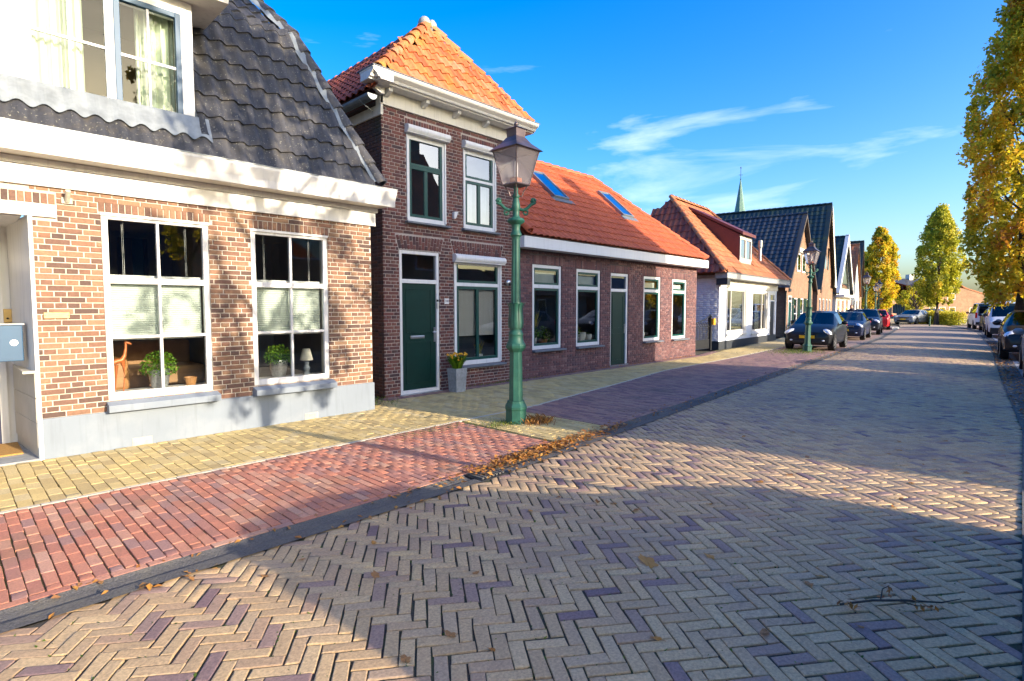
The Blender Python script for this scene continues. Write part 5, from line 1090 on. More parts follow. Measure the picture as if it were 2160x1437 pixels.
mb = MB(); mb.add([FBo.p(0, .3, 5.65), FBo.p(wB, .3, 5.65), FBo.p(wB, -2.2, rzB + .05), FBo.p(0, -2.2, rzB + .05), FBo.p(0, -4.6, 5.55), FBo.p(wB, -4.6, 5.55)], [(0, 1, 2, 3), (3, 2, 5, 4)]); mb.build('roof', 'tile_old', hB, fix=False)
mb = MB(); mb.box(FBo, .5, 1.0, -2.5, -1.9, 8.9, 10.2); mb.build('chimney', 'far_brick', hB)

# houses across the open green behind the photographer (seen only in the window glass)
def back_house(name, label, x0, y0, w, ze, zr_, wallm, roofm):
    h = thing(name, label, 'house', (x0 + w / 2, y0, 0)); fr = Frame((x0 + w, y0), 180); ops = [(1.0 + i * 2.2, 2.1 + i * 2.2, .7, 2.3) for i in range(int((w - 1) / 2.2))]; mb = MB(); us = sorted({0, w, *[x for q in ops for x in q[:2]]}); zs = [0, .7, 2.3, ze]
    for i in range(len(us) - 1):
        for j in range(3):
            cu, cz = (us[i] + us[i + 1]) / 2, (zs[j] + zs[j + 1]) / 2
            if not any(q[0] < cu < q[1] and q[2] < cz < q[3] for q in ops): mb.quad(fr.p(us[i], 0, zs[j]), fr.p(us[i + 1], 0, zs[j]), fr.p(us[i + 1], 0, zs[j + 1]), fr.p(us[i], 0, zs[j + 1]))
    for u_ in (0, w): mb.poly([fr.p(u_, 0, 0), fr.p(u_, -7, 0), fr.p(u_, -7, ze), fr.p(u_, -3.5, zr_), fr.p(u_, 0, ze)])
    uvbox(mb.build('wall', wallm, h, fix=False), fr)
    for o in ops: far_window(h, fr, o)
    mb = MB(); mb.add([fr.p(-.2, .3, ze - .1), fr.p(w + .2, .3, ze - .1), fr.p(w + .2, -3.5, zr_ + .05), fr.p(-.2, -3.5, zr_ + .05), fr.p(-.2, -7.3, ze - .1), fr.p(w + .2, -7.3, ze - .1)], [(0, 1, 2, 3), (3, 2, 5, 4)]); mb.build('roof', roofm, h, fix=False)
    return h
back_house('green_side_house', 'low brick house with red roof across the green, left of three behind the photographer', -16, -24, 14.3, 3.2, 7.4, 'far_brick', 'tile_old')
back_house('green_side_house', 'low grey brick house with dark roof across the green, middle of three behind the photographer', -1.5, -25, 12.3, 3.2, 7.4, 'far_brick_grey', 'tile_slate')
back_house('green_side_house', 'low orange brick house across the green, right of three behind the photographer', 11, -26, 14, 3.4, 7.8, 'far_brick_orange', 'tile_old')
lw = MB(); lw.quad((-60, -60, -.02), (70, -60, -.02), (70, -5.9, -.02), (-60, -5.9, -.02)); mat_plain('lawn', (.06, .10, .02), 1, var=.3, scale=12, bump=.4); tag(lw.build('lawn', 'lawn'), kind='structure')
for x0, x1, yy, ad, wm, rm in ((19.5, 23.7, -12, 'tan brick', 'far_brick', 'tile_slate'), (25, 29.9, -12, 'orange brick', 'far_brick_orange', 'tile_old'), (30.9, 39.6, -12, 'grey brick', 'far_brick_grey', 'tile_old'), (40.6, 49.9, -11, 'brown brick', 'far_brick', 'tile_slate'), (50.9, 60, -10, 'long orange brick', 'far_brick_orange', 'tile_slate')):
    back_house('setback_house', ad + ' low house set back behind the vehicles on the right', x0, yy, x1 - x0, 2.7, 4.6, wm, rm)
# ================================================================== street lamps
lamp = thing('street_lamp', 'green cast-iron street lamp with square lantern standing before the narrow brick house', 'street lamp', (5.62, 5.35, 0), 'green lantern street lamps')
LC = V(5.62, 5.35, 0)
mb = MB(); mb.lathe(LC, [(.155, -.05), (.155, .20), (.165, .22), (.165, .25), (.135, .30), (.13, .33)], 8, rot=R(22.5)); mb.build('base', 'lamp_green', lamp, bevel=.004)
mb = MB(); mb.lathe(LC, [(.106, .33), (.092, 1.02), (.108, 1.04), (.145, 1.08), (.15, 1.11), (.14, 1.14)], 8, rot=R(22.5)); mb.build('pedestal', 'lamp_green', lamp, bevel=.003)
mb = MB(); mb.lathe(LC, [(.13, 1.14), (.105, 1.19), (.10, 1.26), (.105, 1.27), (.098, 1.30), (.082, 1.33), (.086, 1.36), (.095, 1.42), (.082, 1.52), (.074, 1.66), (.082, 1.70), (.078, 1.72)], 16); mb.build('collar', 'lamp_green', lamp, smooth=35)
for k in range(8):
    w = k * math.pi / 4; d = V(math.cos(w), math.sin(w), 0); t_ = V(-math.sin(w), math.cos(w), 0); mb = MB(); pr = [(.088, 1.36, .030), (.097, 1.44, .036), (.083, 1.56, .028), (.084, 1.64, .03), (.105, 1.70, .034), (.122, 1.715, .016)]
    vv = []
    for r_, z_, h_ in pr: vv += [LC + d * r_ + Z * z_ - t_ * h_, LC + d * (r_ + .016) + Z * z_, LC + d * r_ + Z * z_ + t_ * h_]
    mb.add(vv, [(i * 3 + a, i * 3 + a + 1, i * 3 + a + 4, i * 3 + a + 3) for i in range(5) for a in (0, 1)]); mb.build('acanthus_leaf', 'lamp_green', lamp, smooth=60, fix=False)
sh = MB(); n_ = 16; vv = []
for z_, r_ in ((1.66, .070), (2.60, .055)):
    for k in range(n_ * 2): w = 2 * math.pi * k / (n_ * 2); rr = r_ * (1.0 if k % 4 < 2 else .90); vv.append(LC + V(rr * math.cos(w), rr * math.sin(w), z_))
sh.add(vv, [(k, (k + 1) % (n_ * 2), n_ * 2 + (k + 1) % (n_ * 2), n_ * 2 + k) for k in range(n_ * 2)]); sh.build('shaft', 'lamp_green', lamp)
mb = MB(); mb.lathe(LC, [(.055, 2.60), (.06, 2.63), (.08, 2.65), (.08, 2.67), (.062, 2.70), (.055, 2.74), (.06, 2.78), (.065, 2.80), (.115, 2.83), (.125, 2.85), (.11, 2.88), (.06, 2.90), (.045, 2.93), (.05, 3.0), (.062, 3.04), (.05, 3.1), (.038, 3.16), (.05, 3.18), (.05, 3.20), (.03, 3.23), (.028, 3.33)], 16); mb.build('neck', 'lamp_green', lamp, smooth=35)
for s_ in (-1, 1):
    mb = MB(); d = RIGHT * s_; pts = [LC + Z * 3.02 + d * .04, LC + Z * 3.0 + d * .10, LC + Z * 3.03 + d * .16, LC + Z * 3.08 + d * .21]
    for i in range(9): w = -.6 + i * .75; r_ = .042 - i * .003; pts.append(LC + Z * 3.125 + d * .235 + (d * math.cos(w) + Z * math.sin(w)) * r_)
    mb.tube(pts, [.022] * 4 + [.018 - i * .0008 for i in range(9)], 8); mb.ball(LC + Z * 3.125 + d * .235, .026, seg=8, rings=6)
    pts = [LC + Z * 3.0 + d * .10] + [LC + Z * 2.97 + d * .135 + (d * math.cos(w) + Z * math.sin(w)) * .032 for w in [1.8 - i * .8 for i in range(8)]]; mb.tube(pts, .016, 7); mb.build('scroll_arm', 'lamp_green', lamp, smooth=50)
for k in range(4):
    w = k * math.pi / 2 + math.pi / 4; d = V(math.cos(w), math.sin(w), 0); mb = MB(); mb.tube([LC + Z * 3.19 + d * .03, LC + Z * 3.19 + d * .08, LC + Z * 3.25 + d * .10, LC + Z * 3.29 + d * .13, LC + Z * 3.35 + d * .17], .009, 6); mb.build('cradle_arm', 'lamp_copper', lamp)
def sqr(c, h, z): return [c + V(-h, -h, z), c + V(h, -h, z), c + V(h, h, z), c + V(-h, h, z)]
b0, t0 = sqr(LC, .130, 3.345), sqr(LC, .226, 3.80)
mb = MB()
for i in range(4): mb.tube([b0[i], t0[i]], .0095, 6); mb.tube([b0[i], b0[(i + 1) % 4]], .012, 6); mb.tube([t0[i], t0[(i + 1) % 4]], .011, 6)
mb.poly(sqr(LC, .130, 3.338)); lf = mb.build('lantern_frame', 'lamp_copper', lamp)
for i in range(4): mb = MB(); mb.quad(b0[i], b0[(i + 1) % 4], t0[(i + 1) % 4], t0[i]); mb.build('pane', 'glass_lamp', lf, fix=False)
mb = MB(); r0, r1, r2 = sqr(LC, .268, 3.805), sqr(LC, .15, 3.91), sqr(LC, .095, 3.99)
for a, b in ((r0, r1), (r1, r2)):
    for i in range(4): mb.quad(a[i], a[(i + 1) % 4], b[(i + 1) % 4], b[i])
mb.poly(r0); mb.build('lantern_roof', 'lamp_copper', lamp)
mb = MB(); c0_, c1_ = sqr(LC, .088, 3.985), sqr(LC, .095, 4.10); [mb.quad(c0_[i], c0_[(i + 1) % 4], c1_[(i + 1) % 4], c1_[i]) for i in range(4)]; d0, d1 = sqr(LC, .115, 4.10), sqr(LC, .02, 4.15); [mb.quad(d0[i], d0[(i + 1) % 4], d1[(i + 1) % 4], d1[i]) for i in range(4)]; mb.poly(d0); mb.build('lantern_cap', 'lamp_copper', lamp)
mb = MB(); mb.ball(LC + Z * 4.175, .028, seg=8, rings=6); mb.tube([LC + Z * 4.19, LC + Z * 4.24], [.012, .004], 6); mb.build('finial', 'lamp_copper', lamp, smooth=60)
mb = MB(); mb.box(Frame((LC.x, LC.y)), -.06, .06, -.06, .06, 3.345, 3.44); mb.build('burner', 'terracotta', lamp, bevel=.004); mb = MB(); mb.lathe(LC, [(.028, 3.44), (.03, 3.60), (.02, 3.66), (.004, 3.68)], 10); mb.build('bulb', 'white_clean', lamp, smooth=50)
for (x, y, s_, lb, tl_) in ((22.1, 6.22, .97, 'green street lamp in front of the black hatchback, slightly leaning', .045), (46.5, 9.3, 1.0, 'green street lamp behind the dark blue parked car', 0), (61.5, 11.5, .95, 'pale sunlit street lamp left of the pair beyond the red car', 0), (65.5, 12.0, 1.05, 'street lamp with small white sign, right of the pair beyond the red car', 0), (70.5, 15.2, .78, 'smallest street lamp, half hidden beside the far houses', 0)):
    c = copy_thing(lamp, (x, y, 0), 0, lb, None, s_); c.rotation_euler = (0, tl_, 0)
# ================================================================== parked cars
def loft_car(name, label, pos, head, st, W, paint, wheels, wr=.30, front=True, van=False, group=None, plate='yellow_plate', emblem=False, grille=.0, sign=False):
    """stations: (x, zbottom, zbelt, ztop, half width factor, roof half width factor); x=0 front bumper"""
    root = thing(name, label, 'van' if van else 'car', (0, 0, 0), group); L = st[-1][0]; body = MB(); glass = {}
    rings = []
    for (x, zb, zl, zt, w, wt) in st:
        hw = W / 2 * w; ht = W / 2 * wt; cab = zt - zl > .15
        pts = [(0, zb), (hw * .86, zb), (hw * .98, zb + .08), (hw, zb + (zl - zb) * .45), (hw * .995, zb + (zl - zb) * .8), (hw * .965, zl)]
        if cab: pts += [(hw * .93 * .5 + ht * .5, (zl + zt) / 2), (ht, zt - .075), (ht * .88, zt - .02), (0, zt)]
        else: pts += [(hw * .93, zl + (zt - zl) * .35), (hw * .85, zl + (zt - zl) * .65), (hw * .72, zl + (zt - zl) * .85), (0, zt)]
        rings.append([(x, y, z) for y, z in pts] + [(x, -y, z) for y, z in reversed(pts[1:-1])])
    n = len(rings[0]); vv = [p for r_ in rings for p in r_]
    def isglass(i, k):
        a, b = st[i], st[i + 1]; ca, cb = a[3] - a[2] > .15, b[3] - b[2] > .15; kk = k if k < 9 else n - 1 - k
        if ca and cb: return 'side' if kk in (5, 6) and (i in GL) else None
        if ca != cb and kk in (7, 8): return 'windscreen' if cb else 'rear_window'
        return None
    GL = [i for i in range(len(st) - 1) if len(st[i]) > 5 and st[i + 1][0] - st[i][0] > .12]
    gf = {}
    bf = []
    for i in range(len(rings) - 1):
        for k in range(n):
            f = (i * n + k, i * n + (k + 1) % n, (i + 1) * n + (k + 1) % n, (i + 1) * n + k); g = isglass(i, k)
            if g: gf.setdefault(g, []).append(f)
            else: bf.append(f)
    bf += [tuple(range(n - 1, -1, -1)), tuple(range((len(rings) - 1) * n, len(rings) * n))]
    body.add(vv, bf); bo = body.build('body', paint, root, smooth=38)
    for g, fs in gf.items():
        used = sorted({i for f in fs for i in f}); mp = {i: j for j, i in enumerate(used)}; mb = MB(); mb.add([vv[i] for i in used], [tuple(mp[i] for i in f) for f in fs]); mb.build({'side': 'side_window'}.get(g, g), 'glass_car', root, smooth=50, fix=False)
    inn = MB(); cs = [s for s in st if s[3] - s[2] > .15]; x0, x1 = cs[0][0] - .1, cs[-1][0]; zl = cs[0][2]
    fr0 = Frame((0, 0)); inn.box(fr0, x0, x1, -W * .36, W * .36, zl - .25, zl - .1)
    for sx in ((x0 + .75, x0 + 1.55) if not van else (x0 + .75,)):
        for sy in (-.36, .36): inn.box(fr0, sx, sx + .14, sy - .2, sy + .2, zl - .12, zl + .22); inn.box(fr0, sx + .02, sx + .12, sy - .1, sy + .1, zl + .24, zl + .40)
    inn.build('seats', 'trim_black', root)
    for wx in wheels:
        for s_ in (-1, 1):
            c = V(wx, s_ * (W / 2 - .10), wr); ar = MB(); k = 14; ring = [V(wx + (wr + .06) * math.cos(math.pi * i / k), s_ * (W / 2 + .004), wr + (wr + .06) * math.sin(math.pi * i / k)) for i in range(k + 1)]; ar.poly(ring + [V(wx - wr - .06, s_ * (W / 2 + .004), .18), V(wx + wr + .06, s_ * (W / 2 + .004), .18)]); ar.build('wheel_arch', 'trim_black', root, fix=False)
            ty = MB(); k = 20; prof = [(.62, -.10), (.95, -.105), (1, -.08), (1, .08), (.95, .115), (.66, .115), (.62, .10)]; v2 = []
            for r_, o_ in prof:
                for i in range(k): w = 2 * math.pi * i / k; v2.append(c + V(r_ * wr * math.cos(w), s_ * o_, r_ * wr * math.sin(w)))
            ty.add(v2, [(j * k + i, j * k + (i + 1) % k, (j + 1) * k + (i + 1) % k, (j + 1) * k + i) for j in range(6) for i in range(k)]); wo = ty.build('wheel', 'tyre', root, smooth=40)
            rm = MB(); rm.add([c + V(.64 * wr * math.cos(2 * math.pi * i / k), s_ * .06, .64 * wr * math.sin(2 * math.pi * i / k)) for i in range(k)], [tuple(range(k))], m=1)
            for j in range(5):
                w = 2 * math.pi * j / 5; d = V(math.cos(w), 0, math.sin(w)); t = V(-math.sin(w), 0, math.cos(w)); o_ = V(0, s_ * .108, 0); rm.add([c + o_ + d * .05 - t * .035, c + o_ + d * .05 + t * .035, c + o_ * .95 + d * wr * .64 + t * .03, c + o_ * .95 + d * wr * .64 - t * .03], [(0, 1, 2, 3)])
            rm.add([c + V(0, s_ * .11, 0) + V(.05 * math.cos(2 * math.pi * i / 10), 0, .05 * math.sin(2 * math.pi * i / 10)) for i in range(10)], [tuple(range(10))])
            v2 = []
            for r_, o_ in ((.60, .112), (.68, .117)):
                for i in range(k): w = 2 * math.pi * i / k; v2.append(c + V(r_ * wr * math.cos(w), s_ * o_, r_ * wr * math.sin(w)))
            rm.add(v2, [(i, (i + 1) % k, k + (i + 1) % k, k + i) for i in range(k)]); rm.build('rim', ['alloy', 'trim_black'], wo, fix=False)
    def blob(nm, c, sx, sy, sz, mat, ry=0, rz=0, par=root):
        mb = MB(); mb.ball((0, 0, 0), 1, sx, sy, sz, 10, 6); o = mb.build(nm, mat, par, smooth=60); o.matrix_basis = Matrix.Translation(c) @ Matrix.Rotation(rz, 4, 'Z') @ Matrix.Rotation(ry, 4, 'Y'); return o
    f0, f1 = st[1], st[2]; zb_ = st[1][1]; zhl = f0[2] + (f1[2] - f0[2]) * .45 - .015
    for s_ in (-1, 1):
        if not van:
            blob('headlight', V(f1[0] * .50, s_ * W * .385, zhl), .23, .13, .085, 'lens_white', ry=-.35, rz=-s_ * .75); blob('fog_lamp', V(st[0][0] + .03, s_ * W * .33, st[0][1] + .12), .05, .07, .045, 'lens_white')
            blob('tail_light', V(L - .17, s_ * W * .43, st[-2][2] - .13), .07, .07, .17, 'lens_red')
        else:
            blob('headlight', V(.20, s_ * W * .40, .84), .16, .15, .11, 'lens_white', rz=s_ * .4)
            mb = MB(); mb.box(fr0, L - .06, L + .012, *sorted((s_ * W * .43, s_ * W * .495)), .85, 1.25); mb.build('tail_light', 'lens_red', root, bevel=.02)
        mb = MB(); mx = cs[0][0] + .18; mb.ball((mx, s_ * (W / 2 + .10), zl + .08), .11, .6, 1, .75, 8, 6); mb.tube([(mx, s_ * (W / 2 - .06), zl), (mx, s_ * (W / 2 + .06), zl + .05)], .025, 6); mb.build('mirror', paint if not van else 'trim_black', root, smooth=60)
        mb = MB(); hx = cs[0][0] + (1.35 if not van else 1.2); mb.box(fr0, hx, hx + .18, *sorted((s_ * (W / 2 - .02), s_ * (W / 2 + .02))), zl - .14, zl - .11); mb.build('door_handle', 'trim_black', root)
    mb = MB(); mb.box(fr0, -.02, .05, -W * .30, W * .30, st[0][1] + .02, st[0][1] + .16); mb.build('lower_grille', 'trim_black', root, bevel=.02)
    mb = MB(); mb.box(fr0, -.035, -.02, -.26, .26, st[0][1] + .20, st[0][1] + .31); mb.build('number_plate', plate, root); mb = MB(); mb.box(fr0, L + .02, L + .035, -.26, .26, .82 if van else .62, .93 if van else .73); mb.build('number_plate', plate, root)
    if grille: mb = MB(); mb.box(fr0, .0, .08, -W * .26, W * .26, grille - .07, grille + .05); g_ = mb.build('grille', 'trim_black', root, bevel=.015); mb = MB(); mb.box(fr0, -.012, .03, -W * .26, W * .26, grille - .012, grille + .008); mb.build('grille_bar', 'alloy', g_)
    if emblem: blob('emblem', V(st[1][0] - .01, 0, st[1][2] - .02), .02, .11, .045, 'steel')
    if van:
        mb = MB(); mb.box(fr0, L - .015, L + .02, -W * .38, W * .38, 1.18, 1.72); mb.build('rear_window', 'glass_car', root, bevel=.04); mb = MB(); mb.box(fr0, L - .04, L + .05, -W * .47, W * .47, .36, .56); mb.build('rear_bumper', 'trim_black', root, bevel=.03); mb = MB(); mb.box(fr0, -.03, .12, -W * .46, W * .46, .22, .56); mb.build('front_bumper', 'trim_black', root, bevel=.05)
        mb = MB(); mb.box(fr0, -.0, .12, -W * .28, W * .28, .70, .84); mb.build('grille', 'trim_black', root, bevel=.02); mb = MB(); mb.box(fr0, L + .0, L + .025, -W * .30, W * .02, 1.0, 1.05); mb.build('tailgate_trim', 'trim_black', root); mb = MB(); mb.lathe((0, 0, 0), [(.07, 0), (.07, .015)], 14); o = mb.build('emblem', 'steel', root); o.matrix_basis = Matrix.Translation((L + .0, .12, 1.10)) @ Matrix.Rotation(R(90), 4, 'Y')
        mb = MB(); mb.tube([(L + .03, -.2, 1.2), (L + .035, .1, 1.26), (L + .035, .38, 1.22)], .012, 6); mb.build('wiper', 'trim_black', root)
    if sign: mb = MB(); mb.box(fr0, cs[0][0] + .34, cs[0][0] + .36, -.42, .38, zl + .18, zl + .30); mb.build('window_sign', 'white_clean', root)
    if not van:
        mb = MB(); mb.tube([(cs[0][0] - .02, .35, zl + .06), (cs[0][0] + .12, -.15, zl + .14)], .010, 5); mb.build('wiper', 'trim_black', root)
    root.location = pos; root.rotation_euler = (0, 0, head); return root
#           x    zb   belt  top   w    wt
HATCH = [(0, .27, .52, .56, .74, .6), (.05, .22, .66, .70, .88, .6), (.38, .20, .82, .90, .985, .6), (.98, .20, .92, 1.0, 1.0, .6), (1.70, .20, .96, 1.44, 1.0, .70), (2.28, .20, .98, 1.50, 1.0, .72), (2.36, .20, .98, 1.50, 1.0, .72), (3.05, .21, 1.0, 1.45, .99, .69), (3.42, .24, 1.02, 1.10, .95, .6), (3.60, .30, .82, .86, .82, .6)]
SEDAN = [(0, .26, .54, .58, .78, .6), (.06, .20, .70, .74, .9, .6), (.45, .18, .82, .88, .985, .6), (1.25, .18, .90, .97, 1.0, .6), (2.0, .18, .93, 1.38, 1.0, .70), (2.62, .18, .94, 1.43, 1.0, .71), (2.70, .18, .94, 1.43, 1.0, .71), (3.30, .19, .95, 1.36, .99, .69), (3.78, .22, .96, 1.02, .96, .6), (4.25, .28, .88, .93, .84, .6)]
SUV = [(0, .34, .62, .66, .80, .6), (.06, .28, .78, .82, .92, .6), (.45, .24, .92, 1.00, .99, .6), (1.15, .24, 1.0, 1.08, 1.0, .6), (1.85, .24, 1.04, 1.50, 1.0, .70), (2.60, .24, 1.06, 1.56, 1.0, .71), (2.68, .24, 1.06, 1.56, 1.0, .71), (3.55, .25, 1.10, 1.50, .99, .68), (4.0, .28, 1.10, 1.18, .95, .6), (4.35, .34, .92, .98, .84, .6)]
VAN = [(0, .30, .62, .66, .84, .6), (.10, .26, .86, .92, .96, .6), (.70, .26, 1.05, 1.15, 1.0, .6), (1.35, .26, 1.14, 1.86, 1.0, .80), (2.30, .26, 1.16, 1.97, 1.0, .83), (2.38, .26, 1.16, 1.97, 1.0, .83), (4.70, .28, 1.16, 1.96, 1.0, .82), (4.78, .28, 1.16, 1.94, .99, .80), (4.90, .34, 1.0, 1.09, .97, .7)]
GP = 'cars parked in the bays on the left'; GR_ = 'vehicles parked on the right side of the road'
ka = loft_car('parked_car', 'small black hatchback parked behind the leaning street lamp, front towards us', (22.75, 6.42, .01), R(4), HATCH, 1.66, 'car_black', (.62, 2.92), .29, emblem=True, group=GP)
loft_car('parked_car', 'dark navy sedan with a paper sign behind its windscreen, second in the left row', (31.3, 7.2, .01), R(6), SEDAN, 1.74, 'car_navy', (.78, 3.42), .30, grille=.70, sign=True, group=GP)
loft_car('parked_car', 'dark estate car third in the left row, in front of the red car', (38.2, 7.75, .01), R(8), SUV, 1.72, 'car_ink', (.8, 3.4), .31, group=GP)
loft_car('parked_car', 'bright red hatchback seen from behind at the end of the left row', (50.6, 9.35, .01), R(190), HATCH, 1.70, 'car_red', (.62, 2.92), .29, group=GP)
loft_car('parked_car', 'black car half hidden between the red car and the row houses', (60.5, 11.55, .0), R(12), SEDAN, 1.75, 'car_black', (.78, 3.42), .30, group=GP)
loft_car('parked_car', 'dark silver sedan facing us at the bend before the row houses', (64.4, 9.75, .0), R(-14), SEDAN, 1.80, 'car_silver', (.78, 3.42), .31, grille=.66)
loft_car('parked_car', 'small blue car behind the yellow hedge', (78, 7.2, .0), R(60), HATCH, 1.66, 'car_petrol', (.62, 2.92), .29)
loft_car('parked_van', 'white van seen from the rear, parked on the right under the tree', (58.0, 3.55, .01), R(190), VAN, 1.92, 'car_white', (.95, 3.95), .34, van=True, group=GR_, plate='white_clean')
loft_car('parked_van', 'white van facing us, parked behind the tree trunk on the right', (38.9, 1.15, .01), R(5), VAN, 1.92, 'car_white', (.95, 3.95), .34, van=True, group=GR_)
loft_car('parked_car', 'glossy black crossover facing us at the right edge', (22.6, -.02, .01), R(3.5), SUV, 1.84, 'car_black', (.85, 3.45), .36, grille=.78, group=GR_)
loft_car('parked_car', 'grey-green car cut off by the right edge of the picture', (16.9, -.62, .01), R(3), HATCH, 1.72, 'car_silver', (.62, 2.92), .31, group=GR_)
loft_car('parked_car', 'small car parked beside the photographer, casting its shadow over the herringbone road', (5.55, -1.45, .01), R(180), HATCH, 1.68, 'car_petrol', (.62, 2.92), .29, group=GR_)
loft_car('parked_car', 'dark hatchback directly behind the glossy black crossover, almost hidden by it', (27.9, .05, .01), R(4), HATCH, 1.66, 'car_ink', (.62, 2.92), .29, group=GR_)
loft_car('parked_car', 'silver sedan hidden between the black crossover and the white van', (32.3, .35, .01), R(5), SEDAN, 1.74, 'car_silver', (.78, 3.42), .30, group=GR_)
loft_car('parked_car', 'dark car hidden between the two white vans', (47.7, 1.9, .01), R(8), SUV, 1.74, 'car_navy', (.8, 3.4), .31, group=GR_)
# ================================================================== trees
def make_tree(name, label, loc, h, r, z0, nleaf, mat, seed, lsz=.11, tr=.17, shape=1.0, group=None, lean=0.0):
    rr = np.random.default_rng(seed); pr = random.Random(seed); root = thing(name, label, 'tree', loc, group); c = Vector(loc)
    def rad(t): return r * (math.sin(math.pi * min(1, (t * .88 + .10))) ** .62) * (1 - .42 * t ** 2.2) * shape
    tk = MB(); pts = [c + V(pr.uniform(-.03, .03), pr.uniform(-.03, .03), h * .8 * i / 8) for i in range(9)]; pts[0] = c - Z * .1; tk.tube(pts, [tr * 1.25] + [tr * (1 - .85 * i / 8) for i in range(1, 9)], 9)
    tko = tk.build('trunk', 'bark', root, smooth=60)
    for i in range(14):
        t = .03 + .75 * i / 14; a = i * 2.4 + pr.uniform(-.3, .3); zb = z0 + (h - z0) * t * .8; d = V(math.cos(a), math.sin(a), 0); p = c + Z * (zb - .3); l = rad(t) * .8; b = MB(); b.tube([p, p + d * l * .35 + Z * .5, p + d * l * .7 + Z * 1.3, p + d * l * .95 + Z * 2.3], [.05, .04, .028, .012], 5); b.build('limb', 'bark', root, smooth=60)
    ncl = max(30, nleaf // 60); P = []; T = []
    for k in range(ncl):
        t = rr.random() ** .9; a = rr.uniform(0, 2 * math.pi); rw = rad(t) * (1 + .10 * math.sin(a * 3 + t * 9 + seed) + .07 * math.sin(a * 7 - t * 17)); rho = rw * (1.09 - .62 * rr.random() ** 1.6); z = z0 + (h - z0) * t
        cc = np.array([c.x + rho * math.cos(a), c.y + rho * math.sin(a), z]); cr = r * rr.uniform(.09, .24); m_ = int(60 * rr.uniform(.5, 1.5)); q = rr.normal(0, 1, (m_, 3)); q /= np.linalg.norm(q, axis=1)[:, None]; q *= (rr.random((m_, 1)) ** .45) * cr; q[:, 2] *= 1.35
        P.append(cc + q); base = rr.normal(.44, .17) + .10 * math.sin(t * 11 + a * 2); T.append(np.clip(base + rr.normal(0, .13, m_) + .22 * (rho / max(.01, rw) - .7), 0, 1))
    P = np.concatenate(P); T = np.concatenate(T); N = len(P); d1 = rr.normal(0, 1, (N, 3)); d1[:, 2] -= .4; d1 /= np.linalg.norm(d1, axis=1)[:, None]; d2 = np.cross(d1, rr.normal(0, 1, (N, 3))); d2 /= np.linalg.norm(d2, axis=1)[:, None]; s = lsz * rr.uniform(.6, 1.25, (N, 1)); nn = np.cross(d1, d2)
    vs_ = np.stack([P - d1 * s * .55, P + d2 * s * .36 + nn * s * .12, P + d1 * s * .6, P - d2 * s * .36 + nn * s * .12], 1).reshape(-1, 3); F_ = np.arange(N * 4).reshape(-1, 4); vs_ = vs_
    o = np_mesh('crown', vs_, F_, mat, root, T); return root
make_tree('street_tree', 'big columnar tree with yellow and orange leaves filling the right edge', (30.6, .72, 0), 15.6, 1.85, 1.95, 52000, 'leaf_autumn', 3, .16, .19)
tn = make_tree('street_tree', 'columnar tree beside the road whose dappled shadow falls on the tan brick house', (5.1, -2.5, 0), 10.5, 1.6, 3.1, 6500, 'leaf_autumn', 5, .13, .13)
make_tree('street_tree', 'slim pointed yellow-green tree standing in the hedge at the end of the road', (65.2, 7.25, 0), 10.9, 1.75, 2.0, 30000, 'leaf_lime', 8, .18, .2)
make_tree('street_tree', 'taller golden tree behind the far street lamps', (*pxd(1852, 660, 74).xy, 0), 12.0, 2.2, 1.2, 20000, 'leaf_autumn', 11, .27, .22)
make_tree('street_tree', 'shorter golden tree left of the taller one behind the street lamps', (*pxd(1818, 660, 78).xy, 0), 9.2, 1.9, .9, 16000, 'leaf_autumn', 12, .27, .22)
make_tree('young_tree', 'small pale green maple beside the slim pointed tree', (70.5, 9.7, 0), 3.9, 1.55, 1.3, 2600, 'leaf_lime', 14, .17, .06, shape=1.1)
hd = thing('hedge', 'clipped yellow-green hedge around the tree at the end of the road', 'hedge', (68, 8.2, 0)); P = []; T = []
ha, hb_ = pxd(1926, 680, 58), pxd(2022, 680, 50)
for k in range(520):
    t = RNG.random(); b = ha.lerp(hb_, t); zz = RNG.random() ** .7 * 1.05; q = RNG.normal(0, .16, (34, 3)); P.append(np.array([b.x, b.y, zz]) + np.array([RNG.uniform(-.5, .5), RNG.uniform(-.5, .5), 0]) + q); T.append(np.clip(.25 + .5 * zz + RNG.normal(0, .15, 34), 0, 1))
P = np.concatenate(P); T = np.concatenate(T); P[:, 2] = np.abs(P[:, 2]); N = len(P); d1 = RNG.normal(0, 1, (N, 3)); d1 /= np.linalg.norm(d1, axis=1)[:, None]; d2 = np.cross(d1, RNG.normal(0, 1, (N, 3))); d2 /= np.linalg.norm(d2, axis=1)[:, None]; s = .12
np_mesh('foliage', np.stack([P - d1 * s * .5, P + d2 * s * .4, P + d1 * s * .5, P - d2 * s * .4], 1).reshape(-1, 3), np.arange(N * 4).reshape(-1, 4), 'leaf_lime', hd, T)
mb = MB()
for i in range(14): p = ha.lerp(hb_, i / 13); mb.tube([(p.x, p.y, 0), (p.x + .05, p.y, .7)], .025, 5)
mb.build('stems', 'bark', hd)
mb = MB(); bp_ = pxd(1961, 683, 47); bp_.z = 0; mb.lathe(bp_, [(.06, -.02), (.06, .75), (.075, .76), (.075, .82), (.05, .88), (.01, .9)], 10); tag(mb.build('bollard', 'lamp_green', smooth=40), 'thin dark green bollard in front of the hedge', 'bollard')
